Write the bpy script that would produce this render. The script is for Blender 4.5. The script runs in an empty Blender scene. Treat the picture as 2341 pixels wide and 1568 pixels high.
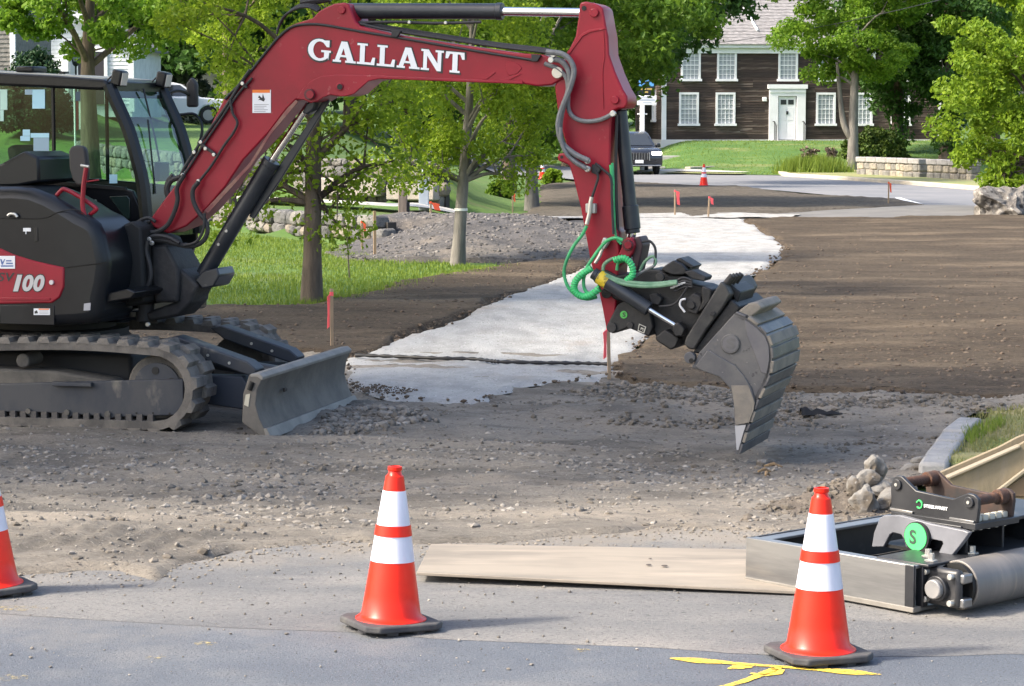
import bpy, bmesh, math, random
import numpy as np
from mathutils import Vector, Matrix, noise as mnoise
R = math.radians
random.seed(7); rng = np.random.default_rng(11)
scene = bpy.context.scene
col = scene.collection

# ------------------------------------------------------------------ camera, sky, sun, exposure
FPX, CX, CY, CAMH, HORIZ = 5660.0, 1170.5, 784.0, 2.2, 275.0     # focal length etc. in units of a 2341 px wide picture
PITCH = math.atan((CY - HORIZ) / FPX)
cam = bpy.data.cameras.new('camera'); cam_o = bpy.data.objects.new('camera', cam); col.objects.link(cam_o)
cam.sensor_width = 36; cam.lens = FPX / 2341 * 36; cam.clip_end = 3000; cam.clip_start = 0.1
cam_o.location = (0, 0, CAMH); cam_o.rotation_euler = (math.pi/2 - PITCH, 0, 0)
scene.camera = cam_o
SUN_EL, SUN_AZ = R(42), R(-106)       # azimuth measured from +Y towards +X: the sun stands left, a little towards the camera
w = bpy.data.worlds.new('World'); scene.world = w; w.use_nodes = True
nt = w.node_tree; bg = nt.nodes['Background']; sk = nt.nodes.new('ShaderNodeTexSky')
sk.sky_type = 'NISHITA'; sk.sun_disc = False; sk.sun_elevation = SUN_EL; sk.sun_rotation = SUN_AZ
sk.air_density = 1.0; sk.dust_density = 4.0; sk.ozone_density = 1.0
nt.links.new(sk.outputs[0], bg.inputs[0]); bg.inputs[1].default_value = 0.12
sl = bpy.data.lights.new('sun', 'SUN'); sl.energy = 2.3; sl.angle = R(6); sl.color = (1, .90, .76)
so = bpy.data.objects.new('sun', sl); col.objects.link(so)
sd = Vector((math.sin(SUN_AZ)*math.cos(SUN_EL), math.cos(SUN_AZ)*math.cos(SUN_EL), math.sin(SUN_EL)))
so.rotation_euler = sd.to_track_quat('Z', 'Y').to_euler(); so.location = sd*60
scene.view_settings.view_transform = 'Standard'; scene.view_settings.look = 'None'
scene.view_settings.exposure = 1.76; scene.view_settings.gamma = 1

# ------------------------------------------------------------------ pixel -> place helpers (picture 2341 x 1568)
SP, CP = math.sin(PITCH), math.cos(PITCH)
def ray(u, v):
    x = (u-CX)/FPX; y = -(v-CY)/FPX
    return (x, CP+y*SP, -SP+y*CP)
def G(u, v, z=0.0):
    d = ray(u, v); t = (z-CAMH)/d[2]; return (d[0]*t, d[1]*t)
def AT(u, v, Y):
    d = ray(u, v); t = Y/d[1]; return Vector((d[0]*t, Y, CAMH+d[2]*t))
def sm(a, b, x):
    t = np.clip((np.asarray(x, float)-a)/(b-a), 0, 1); return t*t*(3-2*t)
def seg_side(X, Y, pts):      # signed distance (+ = beyond) from a polyline given as Y over X, left to right
    xs = [p[0] for p in pts]; ys = [p[1] for p in pts]
    return Y - np.interp(X, xs, ys)
WALL1 = [(-16, 62), (-9, 56), (-6.17, 52.1), (-3.9, 47.9), (-2.25, 46.0)]
WALL2 = [(-26, 96), (-13.5, 78), (-4.6, 58.6), (-1.5, 57.2)]
def hz(X, Y):                 # terrain height
    X = np.asarray(X, float); Y = np.asarray(Y, float)
    z = -.18*sm(12.8, 16, Y)*(1-sm(24, 29.5, Y))
    z = z - .11*np.exp(-((X-1.9)/1.7)**2-((Y-18.3)/2.3)**2)
    z = z + 1.22*sm(101.5, 116, Y)*sm(4.5, 8.5, X)
    z = z + .33*sm(0, .5, seg_side(X, Y, WALL1))*(1-sm(-2.4, -.6, X))
    z = z + .85*sm(.1, .6, seg_side(X, Y, WALL2))*(1-sm(-1.7, -.6, X))*(1-sm(62, 92, Y)*sm(-9, -3, X))
    z = z + .9*sm(62, 105, Y)*(1-sm(-9, -3, X))
    z = z + .10*np.exp(-((Y-77)/5.0)**2)*sm(0, 3, X)*(1-sm(9, 14, X))
    z = z + .85*sm(66, 84, Y)*(1-sm(-17.2, -14.2, X))
    z = z + 2.5*sm(150, 230, Y)
    return z
def GT(u, v):
    z = 0.0
    for _ in range(12):
        x, y = G(u, v, z); z = .5*z+.5*float(hz(x, y))
    return (x, y)
# lattice noise for numpy
_P = rng.permutation(512); _P = np.concatenate([_P, _P]); _GV = rng.random(512)*2-1
def vnoise(x, y):
    xi = np.floor(x).astype(int); yi = np.floor(y).astype(int); fx = x-xi; fy = y-yi
    fx = fx*fx*(3-2*fx); fy = fy*fy*(3-2*fy)
    def g(a, b): return _GV[_P[(_P[a & 511]+b) & 511]]
    return (g(xi, yi)*(1-fx)+g(xi+1, yi)*fx)*(1-fy)+(g(xi, yi+1)*(1-fx)+g(xi+1, yi+1)*fx)*fy
def fbm(x, y, o=4):
    s = 0; a = 1.0
    for k in range(o):
        s = s+a*vnoise(x*2**k+17.3*k, y*2**k+5.1*k); a *= .5
    return s

# ------------------------------------------------------------------ materials
def new_mat(name):
    m = bpy.data.materials.new(name); m.use_nodes = True
    return m, m.node_tree, m.node_tree.nodes['Principled BSDF']
def node(nt, t, **kw):
    n = nt.nodes.new(t)
    for k, v in kw.items():
        if k in n.inputs: n.inputs[k].default_value = v
        else: setattr(n, k, v)
    return n
MATS = {}
def M(name, c1, c2=None, scale=4., rough=.6, metal=0., bump=0., bscale=40., lo=.4, hi=.62, detail=6., coat=0., c3=None, s3=30., lo3=.55, hi3=.7, stretch=None, spec=.5, rough2=None, sp=()):
    if name in MATS: return MATS[name]
    m, nt, b = new_mat(name); L = nt.links.new
    b.inputs['Base Color'].default_value = (*c1, 1); b.inputs['Roughness'].default_value = rough
    b.inputs['Metallic'].default_value = metal; b.inputs['Coat Weight'].default_value = coat
    b.inputs['Specular IOR Level'].default_value = spec
    tc = node(nt, 'ShaderNodeTexCoord'); src = tc.outputs['Object']
    if stretch:
        mp = node(nt, 'ShaderNodeMapping'); mp.inputs['Scale'].default_value = stretch; L(src, mp.inputs[0]); src = mp.outputs[0]
    def layer(prev, c, sc, a, bb, dd):
        n = node(nt, 'ShaderNodeTexNoise', Scale=sc, Detail=dd, Roughness=.62); L(src, n.inputs['Vector'])
        mr = node(nt, 'ShaderNodeMapRange'); mr.inputs[1].default_value = a; mr.inputs[2].default_value = bb; L(n.outputs[0], mr.inputs[0])
        mx = node(nt, 'ShaderNodeMix', data_type='RGBA')
        L(mr.outputs[0], mx.inputs[0])
        if isinstance(prev, tuple): mx.inputs[6].default_value = (*prev, 1)
        else: L(prev, mx.inputs[6])
        mx.inputs[7].default_value = (*c, 1)
        return mx.outputs[2], mr.outputs[0]
    out = c1
    if c2 is not None:
        out, fac = layer(out, c2, scale, lo, hi, detail)
        if rough2 is not None:
            mr = node(nt, 'ShaderNodeMapRange'); mr.inputs[3].default_value = rough; mr.inputs[4].default_value = rough2
            L(fac, mr.inputs[0]); L(mr.outputs[0], b.inputs['Roughness'])
    if c3 is not None: out, _ = layer(out, c3, s3, lo3, hi3, 4.)
    for (cc, sc, a_, b_) in sp: out, _ = layer(out, cc, sc, a_, b_, 3.)
    if not isinstance(out, tuple): L(out, b.inputs['Base Color'])
    if bump:
        n = node(nt, 'ShaderNodeTexNoise', Scale=bscale, Detail=6., Roughness=.65); L(src, n.inputs['Vector'])
        bp = node(nt, 'ShaderNodeBump', Strength=bump, Distance=.02); L(n.outputs[0], bp.inputs['Height']); L(bp.outputs[0], b.inputs['Normal'])
    MATS[name] = m; return m
def leaf_mat(name, c1, c2, trans=.5, rough=.55):
    if name in MATS: return MATS[name]
    m, nt, b = new_mat(name); L = nt.links.new
    g = node(nt, 'ShaderNodeNewGeometry'); mx = node(nt, 'ShaderNodeMix', data_type='RGBA')
    tc = node(nt, 'ShaderNodeTexCoord'); n = node(nt, 'ShaderNodeTexNoise', Scale=.9, Detail=2.); L(tc.outputs['Object'], n.inputs['Vector'])
    ad = node(nt, 'ShaderNodeMath', operation='MULTIPLY_ADD'); ad.inputs[1].default_value = .55; L(g.outputs['Random Per Island'], ad.inputs[0])
    ml = node(nt, 'ShaderNodeMath', operation='MULTIPLY'); ml.inputs[1].default_value = .45; L(n.outputs[0], ml.inputs[0]); L(ml.outputs[0], ad.inputs[2])
    mx.inputs[6].default_value = (*c1, 1); mx.inputs[7].default_value = (*c2, 1); L(ad.outputs[0], mx.inputs[0])
    b.inputs['Roughness'].default_value = rough; b.inputs['Specular IOR Level'].default_value = .3; L(mx.outputs[2], b.inputs['Base Color'])
    tr = node(nt, 'ShaderNodeBsdfTranslucent'); L(mx.outputs[2], tr.inputs[0])
    ms = node(nt, 'ShaderNodeMixShader'); ms.inputs[0].default_value = trans
    L(b.outputs[0], ms.inputs[1]); L(tr.outputs[0], ms.inputs[2]); L(ms.outputs[0], nt.nodes['Material Output'].inputs[0])
    MATS[name] = m; return m
def glass_mat(name, tint, refl=1.0):
    if name in MATS: return MATS[name]
    m, nt, b = new_mat(name); L = nt.links.new; nt.nodes.remove(b)
    t = node(nt, 'ShaderNodeBsdfTransparent'); t.inputs[0].default_value = (*tint, 1)
    g = node(nt, 'ShaderNodeBsdfGlossy'); g.inputs['Roughness'].default_value = .03; g.inputs[0].default_value = (refl, refl, refl, 1)
    lw = node(nt, 'ShaderNodeLayerWeight'); pw = node(nt, 'ShaderNodeMath', operation='POWER'); L(lw.outputs['Facing'], pw.inputs[0]); pw.inputs[1].default_value = 4.5
    mr = node(nt, 'ShaderNodeMapRange'); mr.inputs[3].default_value = .04; mr.inputs[4].default_value = .8; L(pw.outputs[0], mr.inputs[0])
    ms = node(nt, 'ShaderNodeMixShader'); L(mr.outputs[0], ms.inputs[0]); L(t.outputs[0], ms.inputs[1]); L(g.outputs[0], ms.inputs[2])
    L(ms.outputs[0], nt.nodes['Material Output'].inputs[0]); MATS[name] = m; return m

# ------------------------------------------------------------------ mesh helpers
def link(o, parent=None):
    col.objects.link(o)
    if parent is not None: o.parent = parent
    return o
def tag(o, label, cat, group=None):
    o['label'] = label; o['category'] = cat
    if group: o['group'] = group
    return o
def struct(o): o['kind'] = 'structure'; return o
def empty(name, loc=(0, 0, 0), rz=0., label=None, cat=None, group=None):
    o = bpy.data.objects.new(name, None); col.objects.link(o); o.location = loc; o.rotation_euler = (0, 0, rz); o.empty_display_size = .2
    if label: tag(o, label, cat, group)
    return o
def np_mesh(name, V, F, mat, parent=None, smooth=False):
    V = np.asarray(V, np.float32).reshape(-1, 3); F = np.asarray(F, np.int32); k = F.shape[1]
    me = bpy.data.meshes.new(name); me.vertices.add(len(V)); me.vertices.foreach_set('co', V.ravel())
    me.loops.add(F.size); me.loops.foreach_set('vertex_index', F.ravel())
    me.polygons.add(len(F)); me.polygons.foreach_set('loop_start', np.arange(0, F.size, k, dtype=np.int32))
    me.polygons.foreach_set('use_smooth', np.full(len(F), smooth))
    me.update(calc_edges=True); me.materials.append(mat)
    return link(bpy.data.objects.new(name, me), parent)
class MB:
    def __init__(s): s.v = []; s.f = []
    def add(s, v, f):
        n = len(s.v); s.v += [tuple(p) for p in v]; s.f += [tuple(i+n for i in q) for q in f]; return s
    def box(s, c, d, rot=None):
        x, y, z = (a/2 for a in d); v = [Vector((i*x, j*y, k*z)) for k in (-1, 1) for j in (-1, 1) for i in (-1, 1)]
        if rot is not None: v = [rot @ p for p in v]
        v = [p+Vector(c) for p in v]
        return s.add(v, [(0, 2, 3, 1), (4, 5, 7, 6), (0, 1, 5, 4), (2, 6, 7, 3), (0, 4, 6, 2), (1, 3, 7, 5)])
    def span(s, a, b): return s.box([(p+q)/2 for p, q in zip(a, b)], [abs(q-p) for p, q in zip(a, b)])
    def prism(s, pts, y0, y1):      # polygon in x,z extruded along y
        n = len(pts); a = sum(pts[i][0]*pts[(i+1) % n][1]-pts[(i+1) % n][0]*pts[i][1] for i in range(n))
        if a < 0: pts = pts[::-1]
        v = [(x, y0, z) for x, z in pts]+[(x, y1, z) for x, z in pts]
        f = [tuple(range(n)), tuple(range(2*n-1, n-1, -1))]+[(i, i+n, (i+1) % n+n, (i+1) % n) for i in range(n)]
        return s.add(v, f)
    def tube(s, path, r, n=8, cap=True):
        path = [Vector(p) for p in path]; k = len(path)
        rr = [r]*k if not isinstance(r, (list, tuple)) else r
        up = None; v = []; f = []
        for i, p in enumerate(path):
            t = (path[min(i+1, k-1)]-path[max(i-1, 0)]).normalized()
            if up is None:
                up = Vector((0, 0, 1)) if abs(t.z) < .9 else Vector((1, 0, 0))
            up = (up-t*up.dot(t)).normalized(); q = t.cross(up)
            for j in range(n):
                a = 2*math.pi*j/n; v.append(p+(up*math.cos(a)+q*math.sin(a))*rr[i])
        for i in range(k-1):
            for j in range(n):
                f.append((i*n+j, (i)*n+(j+1) % n, (i+1)*n+(j+1) % n, (i+1)*n+j))
        if cap: f.append(tuple(range(n-1, -1, -1))); f.append(tuple((k-1)*n+j for j in range(n)))
        return s.add(v, f)
    def cyl(s, a, b, r, n=20): return s.tube([a, b], r, n)
    def lathe(s, prof, n=24, c=(0, 0, 0), cap=True):
        v = []; f = []; k = len(prof)
        for (r, z) in prof:
            for j in range(n):
                a = 2*math.pi*j/n; v.append((c[0]+r*math.cos(a), c[1]+r*math.sin(a), c[2]+z))
        for i in range(k-1):
            for j in range(n): f.append((i*n+j, i*n+(j+1) % n, (i+1)*n+(j+1) % n, (i+1)*n+j))
        if cap: f.append(tuple(range(n-1, -1, -1))); f.append(tuple((k-1)*n+j for j in range(n)))
        return s.add(v, f)
    def mesh(s, name, mat, smooth=True, ang=38):
        me = bpy.data.meshes.new(name); me.from_pydata([tuple(p) for p in s.v], [], s.f); me.update()
        if smooth:
            me.polygons.foreach_set('use_smooth', [True]*len(me.polygons)); me.set_sharp_from_angle(angle=R(ang))
        me.materials.append(mat); return me
    def build(s, name, mat, parent=None, bevel=0., smooth=True, label=None, seg=2, rz=None):
        o = link(bpy.data.objects.new(name, s.mesh(name, mat, smooth)), parent)
        if bevel:
            m = o.modifiers.new('bevel', 'BEVEL'); m.width = bevel; m.segments = seg; m.limit_method = 'ANGLE'; m.angle_limit = R(30)
        if label: o['label'] = label
        if rz is not None: o.rotation_euler[2] = rz
        return o
def catmull(pts, n=6):
    P = [Vector(p) for p in pts]; P = [P[0]*2-P[1]]+P+[P[-1]*2-P[-2]]; out = []
    for i in range(1, len(P)-2):
        a, b, c, d = P[i-1:i+3]
        for k in range(n):
            t = k/n; out.append(.5*((2*b)+(c-a)*t+(2*a-5*b+4*c-d)*t*t+(3*b-a-3*c+d)*t**3))
    out.append(P[-2]); return out
def copy_tree(o, parent=None):
    c = o.copy(); col.objects.link(c); c.parent = parent
    for ch in list(o.children): copy_tree(ch, c)
    return c
def inside(px, py, poly):
    n = len(poly); r = np.zeros(px.shape, bool); j = n-1
    for i in range(n):
        xi, yi = poly[i]; xj, yj = poly[j]
        if yi != yj: r ^= ((yi > py) != (yj > py)) & (px < (xj-xi)*(py-yi)/(yj-yi)+xi)
        j = i
    return r
def ragged(poly, step, amp, freq):
    out = []; n = len(poly)
    for i in range(n):
        a = np.array(poly[i]); b = np.array(poly[(i+1) % n]); L = np.hypot(*(b-a)); k = max(1, int(L/step))
        for q in range(k):
            p = a+(b-a)*q/k
            nx = float(fbm(np.array([p[0]*freq]), np.array([p[1]*freq]), 4)[0]); ny = float(fbm(np.array([p[0]*freq+50]), np.array([p[1]*freq+9]), 4)[0])
            out.append((p[0]+amp*nx, p[1]+amp*ny))
    return out
def sheet(name, poly, mat, dz, rx, ry, zf=None, rag=(0, 1), kind='structure', edge=None, step=None):
    """ a sheet that follows the terrain inside a ground polygon; zf(X,Y) adds relief """
    if rag[0]: poly = ragged(poly, step or max(rx, .04), rag[0], rag[1])
    xs = [p[0] for p in poly]; ys = [p[1] for p in poly]
    gx = np.arange(min(xs)-rx, max(xs)+2*rx, rx); gy = np.arange(min(ys)-ry, max(ys)+2*ry, ry)
    nx, ny = len(gx), len(gy); X, Y = np.meshgrid(gx, gy)
    cxm = (X[:-1, :-1]+X[1:, 1:])/2; cym = (Y[:-1, :-1]+Y[1:, 1:])/2
    keep = inside(cxm, cym, poly)
    idx = np.arange(nx*ny).reshape(ny, nx)
    q = np.stack([idx[:-1, :-1], idx[:-1, 1:], idx[1:, 1:], idx[1:, :-1]], -1)[keep]
    used = np.unique(q); X = X.ravel().copy(); Y = Y.ravel().copy()
    cnt = np.bincount(q.ravel(), minlength=nx*ny)
    bd = used[cnt[used] < 4]                      # rim vertices go onto the outline
    A = np.array(poly); B = np.roll(A, -1, 0); E = B-A; EE = np.maximum((E**2).sum(1), 1e-12)
    for i0 in range(0, len(bd), 400):
        ids = bd[i0:i0+400]; P = np.stack([X[ids], Y[ids]], 1)
        t = np.clip(((P[:, None]-A[None])*E[None]).sum(2)/EE, 0, 1); C = A[None]+t[..., None]*E[None]
        d = ((C-P[:, None])**2).sum(2); k = d.argmin(1); m = d[np.arange(len(ids)), k] < (1.5*max(rx, ry))**2
        X[ids[m]] = C[np.arange(len(ids)), k, 0][m]; Y[ids[m]] = C[np.arange(len(ids)), k, 1][m]
    Z = hz(X, Y)+dz
    if zf is not None: Z = Z+zf(X, Y)
    if edge is not None:                          # rim drops so the sheet has a real lip
        Z[bd] -= edge
    rm = -np.ones(nx*ny, int); rm[used] = np.arange(len(used))
    o = np_mesh(name, np.stack([X, Y, Z], 1)[used], rm[q], mat, smooth=True)
    if kind: o['kind'] = kind
    return o
def PX(pts): return [GT(u, v) for u, v in pts]
# rock: a dented convex lump
def rock_vf(seed, sub=2, jag=.25):
    bm = bmesh.new(); bmesh.ops.create_icosphere(bm, subdivisions=sub, radius=1)
    off = Vector((seed*7.13, seed*3.7, seed*1.9))
    rr = random.Random(seed); planes = []
    for _ in range(7):
        d = Vector((rr.gauss(0, 1), rr.gauss(0, 1), rr.gauss(0, 1))).normalized(); planes.append((d, rr.uniform(.62, .9)))
    for v in bm.verts:
        p = v.co.copy(); n = p.normalized()
        for d, h in planes:
            e = n.dot(d)*p.length
            if e > h: p -= d*(e-h)*.85
        v.co = p*(1+jag*mnoise.noise(n*1.6+off)+jag*.35*mnoise.noise(n*4+off))
    v = np.array([x.co[:] for x in bm.verts]); f = np.array([[q.index for q in x.verts] for x in bm.faces]); bm.free()
    return v, f
def rock_obj(name, loc, size, mat, seed, parent=None, rot=None, sub=2, jag=.25):
    v, f = rock_vf(seed, sub, jag); o = np_mesh(name, v*np.array(size), f, mat, parent, smooth=False)
    o.location = loc; o.rotation_euler = rot or (0, 0, random.uniform(0, 6)); return o
# ------------------------------------------------------------------ ground, roads, soil, fabric
def island_mat(name, cols, rough=.9, bump=0.):
    if name in MATS: return MATS[name]
    m, nt, b = new_mat(name); L = nt.links.new
    g = node(nt, 'ShaderNodeNewGeometry'); cr = node(nt, 'ShaderNodeValToRGB'); L(g.outputs['Random Per Island'], cr.inputs[0])
    el = cr.color_ramp.elements
    while len(el) < len(cols): el.new(.5)
    for i, c in enumerate(cols): el[i].position = i/(len(cols)-1); el[i].color = (*c, 1)
    tc = node(nt, 'ShaderNodeTexCoord'); n = node(nt, 'ShaderNodeTexNoise', Scale=25., Detail=5.); L(tc.outputs['Object'], n.inputs['Vector'])
    mr = node(nt, 'ShaderNodeMapRange'); mr.inputs[3].default_value = .6; mr.inputs[4].default_value = 1.35; L(n.outputs[0], mr.inputs[0])
    mx = node(nt, 'ShaderNodeMix', data_type='RGBA', blend_type='MULTIPLY'); mx.inputs[0].default_value = 1; L(cr.outputs[0], mx.inputs[6]); L(mr.outputs[0], mx.inputs[7])
    L(mx.outputs[2], b.inputs['Base Color']); b.inputs['Roughness'].default_value = rough
    MATS[name] = m; return m
m_grass = M('grass_ground', (.055, .12, .017), (.085, .15, .024), scale=.8, rough=.9, bump=.6, bscale=30, c3=(.12, .13, .045), s3=.35, lo3=.56, hi3=.72, sp=[((.03, .07, .012), 5., .55, .68)])
m_asphalt = M('asphalt', (.088, .102, .124), (.122, .135, .153), scale=1.3, rough=.85, bump=.5, bscale=120, lo=.45, hi=.7, c3=(.21, .205, .195), s3=.5, lo3=.53, hi3=.75, sp=[((.05, .053, .06), 75., .54, .66), ((.26, .26, .26), 95., .63, .72)])
m_apron = M('dusty_asphalt', (.135, .137, .14), (.19, .186, .178), scale=1.1, rough=.9, bump=.6, bscale=110, c3=(.28, .262, .235), s3=.7, lo3=.5, hi3=.72, stretch=(.6, 1.5, 1), sp=[((.07, .07, .072), 70., .56, .66), ((.33, .325, .31), 85., .62, .72)])
def dusty_near_dirt(m, y0=11.2, y1=14.0, c=(.225, .195, .155)):                       # tracked-out sand lies on the apron towards the dirt
    nt = m.node_tree; L = nt.links.new; b = nt.nodes['Principled BSDF']; src = b.inputs['Base Color'].links[0].from_socket
    tc = node(nt, 'ShaderNodeTexCoord'); sx = node(nt, 'ShaderNodeSeparateXYZ'); L(tc.outputs['Object'], sx.inputs[0])
    n = node(nt, 'ShaderNodeTexNoise', Scale=1.6, Detail=10., Roughness=.7); L(tc.outputs['Object'], n.inputs['Vector'])
    mr = node(nt, 'ShaderNodeMapRange'); mr.inputs[1].default_value = y0; mr.inputs[2].default_value = y1; mr.inputs[3].default_value = -.45; mr.inputs[4].default_value = .25; L(sx.outputs['Y'], mr.inputs[0])
    ad = node(nt, 'ShaderNodeMath', operation='ADD'); L(n.outputs[0], ad.inputs[0]); L(mr.outputs[0], ad.inputs[1])
    m2 = node(nt, 'ShaderNodeMapRange'); m2.inputs[1].default_value = .30; m2.inputs[2].default_value = .62; m2.inputs[4].default_value = .85; L(ad.outputs[0], m2.inputs[0])
    mx = node(nt, 'ShaderNodeMix', data_type='RGBA'); L(m2.outputs[0], mx.inputs[0]); L(src, mx.inputs[6]); mx.inputs[7].default_value = (*c, 1); L(mx.outputs[2], b.inputs['Base Color'])
dusty_near_dirt(m_apron); dusty_near_dirt(m_asphalt, 9.5, 11.6, (.175, .172, .166))
m_dirt = M('gravelly_dirt', (.205, .183, .152), (.112, .10, .084), scale=1.4, rough=.95, bump=1., bscale=55, lo=.44, hi=.6, c3=(.265, .23, .185), s3=.45, lo3=.52, hi3=.64, detail=10, stretch=(.55, 1.5, 1), sp=[((.075, .064, .052), 32., .57, .68), ((.36, .33, .285), 45., .62, .72)])
m_loam = M('loam', (.054, .041, .029), (.082, .064, .045), scale=1.3, rough=1, bump=1., bscale=45, c3=(.105, .082, .057), s3=20, lo3=.54, hi3=.7, detail=10, spec=.2, stretch=(.5, 1.3, 1), sp=[((.14, .108, .074), .55, .50, .66), ((.02, .015, .011), 28., .55, .66), ((.19, .16, .12), 42., .64, .72)])  # the broad lighter layer paints sunlit patches into the loam
m_fab = M('geotextile', (.335, .335, .325), (.26, .26, .252), scale=3.5, rough=.95, bump=.6, bscale=45, lo=.42, hi=.62, c3=(.27, .25, .225), s3=2.2, lo3=.56, hi3=.74, stretch=(1, .5, 1), detail=10, spec=.2, sp=[((.17, .168, .16), 38., .60, .68), ((.46, .46, .45), 30., .62, .72)])
m_road = M('far_asphalt', (.16, .165, .175), (.20, .20, .205), scale=.5, rough=.85)
m_gravel = M('gravel_pile', (.088, .081, .077), (.055, .051, .049), scale=2.4, rough=.95, bump=1., bscale=25, c3=(.15, .13, .108), s3=.8, lo3=.54, hi3=.68, sp=[((.03, .028, .027), 16., .55, .66), ((.27, .25, .225), 20., .62, .72)])
m_conc = M('concrete', (.52, .50, .46), (.42, .40, .36), scale=2., rough=.9, bump=.2)
m_kerb = M('granite_kerb', (.50, .44, .33), (.38, .35, .29), scale=3., rough=.9, bump=.3)
m_stone_bits = island_mat('gravel_stones', [(.09, .082, .072), (.17, .155, .135), (.22, .202, .178), (.11, .10, .086), (.31, .29, .26)])
m_clod = island_mat('soil_clods', [(.06, .043, .030), (.10, .073, .05), (.08, .058, .042), (.13, .10, .072)])

# the base sheet reaches the horizon
xs = np.concatenate([np.linspace(-600, -40, 15), np.arange(-38, 40, 1.0), np.linspace(42, 600, 15)])
ys = np.concatenate([np.linspace(-120, -6, 8), np.arange(-4, 130, 1.0), np.linspace(132, 1500, 24)])
X, Y = np.meshgrid(xs, ys); nxx = len(xs); idx = np.arange(X.size).reshape(X.shape)
q = np.stack([idx[:-1, :-1], idx[:-1, 1:], idx[1:, 1:], idx[1:, :-1]], -1).reshape(-1, 4)
struct(np_mesh('ground', np.stack([X.ravel(), Y.ravel(), (hz(X, Y)-.09).ravel()], 1), q, m_grass, smooth=True))

# near road and the dusty driveway apron
struct(sheet('road', [(-60, -8), (60, -8), (60, 10.4), (12, 10.3), (4, 10.4), (1.27, 10.7), (-.5, 11.1), (-2.3, 11.5), (-6, 12.1), (-60, 14.5)], m_asphalt, -.012, .5, .25))
struct(sheet('driveway_apron', [(60, 9.9), (12, 9.75), (4, 9.85), (1.27, 10.15), (-.5, 10.55), (-2.3, 11.0), (-6, 11.6), (-30, 13), (-30, 16), (30, 16), (60, 12)], m_apron, -.0105, .3, .15, rag=(.10, .9), step=.12))

RUT_A = GT(330, 1215); RUT_B = GT(150, 1300)
def dirt_relief(X, Y):
    z = .022*fbm(X*.9, Y*.9, 3)+.012*fbm(X*4+3, Y*4, 3)+.006*fbm(X*14, Y*14, 2)
    # long scrape ridges left by the blade and tracks
    z = z+.014*np.sin((Y+.18*X)*9+2.5*fbm(X*.4, Y*.5, 2))*sm(13.6, 15.5, Y)
    # berm ridges right of the fabric
    z = z+.07*np.exp(-((Y-20.1-.10*(X-1))/.5)**2)*sm(-.4, .8, X)*(1-sm(5, 7, X))*(1+.6*fbm(X*2, Y*3, 3))
    # tyre ruts in the sand at the left
    d = np.array(RUT_B)-np.array(RUT_A); L = np.hypot(*d); d = d/L
    s = (X-RUT_A[0])*d[0]+(Y-RUT_A[1])*d[1]; n = -(X-RUT_A[0])*d[1]+(Y-RUT_A[1])*d[0]
    w = sm(-.25, .1, s)*(1-sm(L-.1, L+.15, s))*(1-sm(.40, .55, np.abs(n)))
    z = z+w*(.013*np.sin(n*38+.8*fbm(X*3, Y*3, 2))+.005*np.sin(s*60)*np.cos(n*19))*sm(12.3, 12.7, Y)
    return z+.012
DIRT = PX([(-900, 1330), (-300, 1325), (0, 1312), (130, 1306), (250, 1303), (330, 1318), (420, 1288), (520, 1262), (620, 1242), (760, 1230), (900, 1236), (1000, 1240), (1250, 1228), (1420, 1207), (1560, 1197), (1700, 1202), (1860, 1215), (2000, 1228), (2060, 1215), (2110, 1100), (2150, 1024), (2195, 975), (2230, 948), (2341, 938), (2900, 930), (2900, 890), (1450, 800)])+[(2, 24.5), (-3, 25.5), (-14, 27), (-16, 14)]
struct(sheet('dirt_lot', DIRT, m_dirt, .012, .05, .05, dirt_relief, rag=(.10, 1.7), edge=.035))

def loam_relief(X, Y):
    return .018*fbm(X*.8, Y*.9, 3)+.007*np.abs(fbm(X*6, Y*8, 3))+.007*np.sin(Y*9+.8*X+3*fbm(X*.4, Y*.4, 2))*(.5+.5*fbm(X*.3, Y*.3, 2))+.012
LOAM_R = PX([(1393, 868), (1425, 828), (1460, 795), (1510, 757), (1600, 705), (1700, 650), (1765, 608), (1800, 578), (1785, 565), (1745, 533), (1700, 508), (1800, 501), (2000, 503), (2230, 496), (2341, 492), (2900, 490), (2900, 925), (2341, 922), (2100, 912), (1900, 903), (1700, 892), (1500, 884)])
struct(sheet('soil_bed_right', LOAM_R, m_loam, .05, .07, .1, loam_relief, rag=(.13, 1.6), edge=.09))
LOAM_L = PX([(-500, 735), (380, 712), (690, 706), (790, 688), (950, 646), (1150, 612), (1300, 598), (1345, 594), (1345, 612), (1290, 641), (1240, 660), (1150, 690), (1080, 722), (1000, 757), (900, 790), (800, 827), (640, 812), (-500, 830)])
struct(sheet('soil_bed_left', LOAM_L, m_loam, .05, .07, .1, loam_relief, rag=(.12, 1.5), edge=.09))
m_farbed = M('far_bed_soil', (.082, .072, .058), (.108, .094, .076), scale=1.1, rough=1, bump=1., bscale=12, c3=(.06, .05, .04), s3=5, lo3=.5, hi3=.66, spec=.2, sp=[((.03, .026, .022), 9., .56, .66), ((.16, .145, .12), 12., .6, .7)])
FAR_BED = PX([(1180, 500), (1225, 470), (1242, 425), (1330, 413), (1440, 416), (1600, 424), (1750, 434), (1900, 447), (2060, 457), (2118, 470), (2000, 476), (1800, 488), (1640, 500), (1460, 503)])
struct(sheet('soil_bed_far', FAR_BED, m_farbed, .03, .25, .5, lambda X, Y: .03*fbm(X*.7, Y*.4, 3)+.02, rag=(.15, .7), step=.3, edge=.06))
m_strip = M('new_path_base', (.12, .118, .115), (.16, .155, .148), scale=1., rough=.95, bump=.5, bscale=25)
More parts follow.
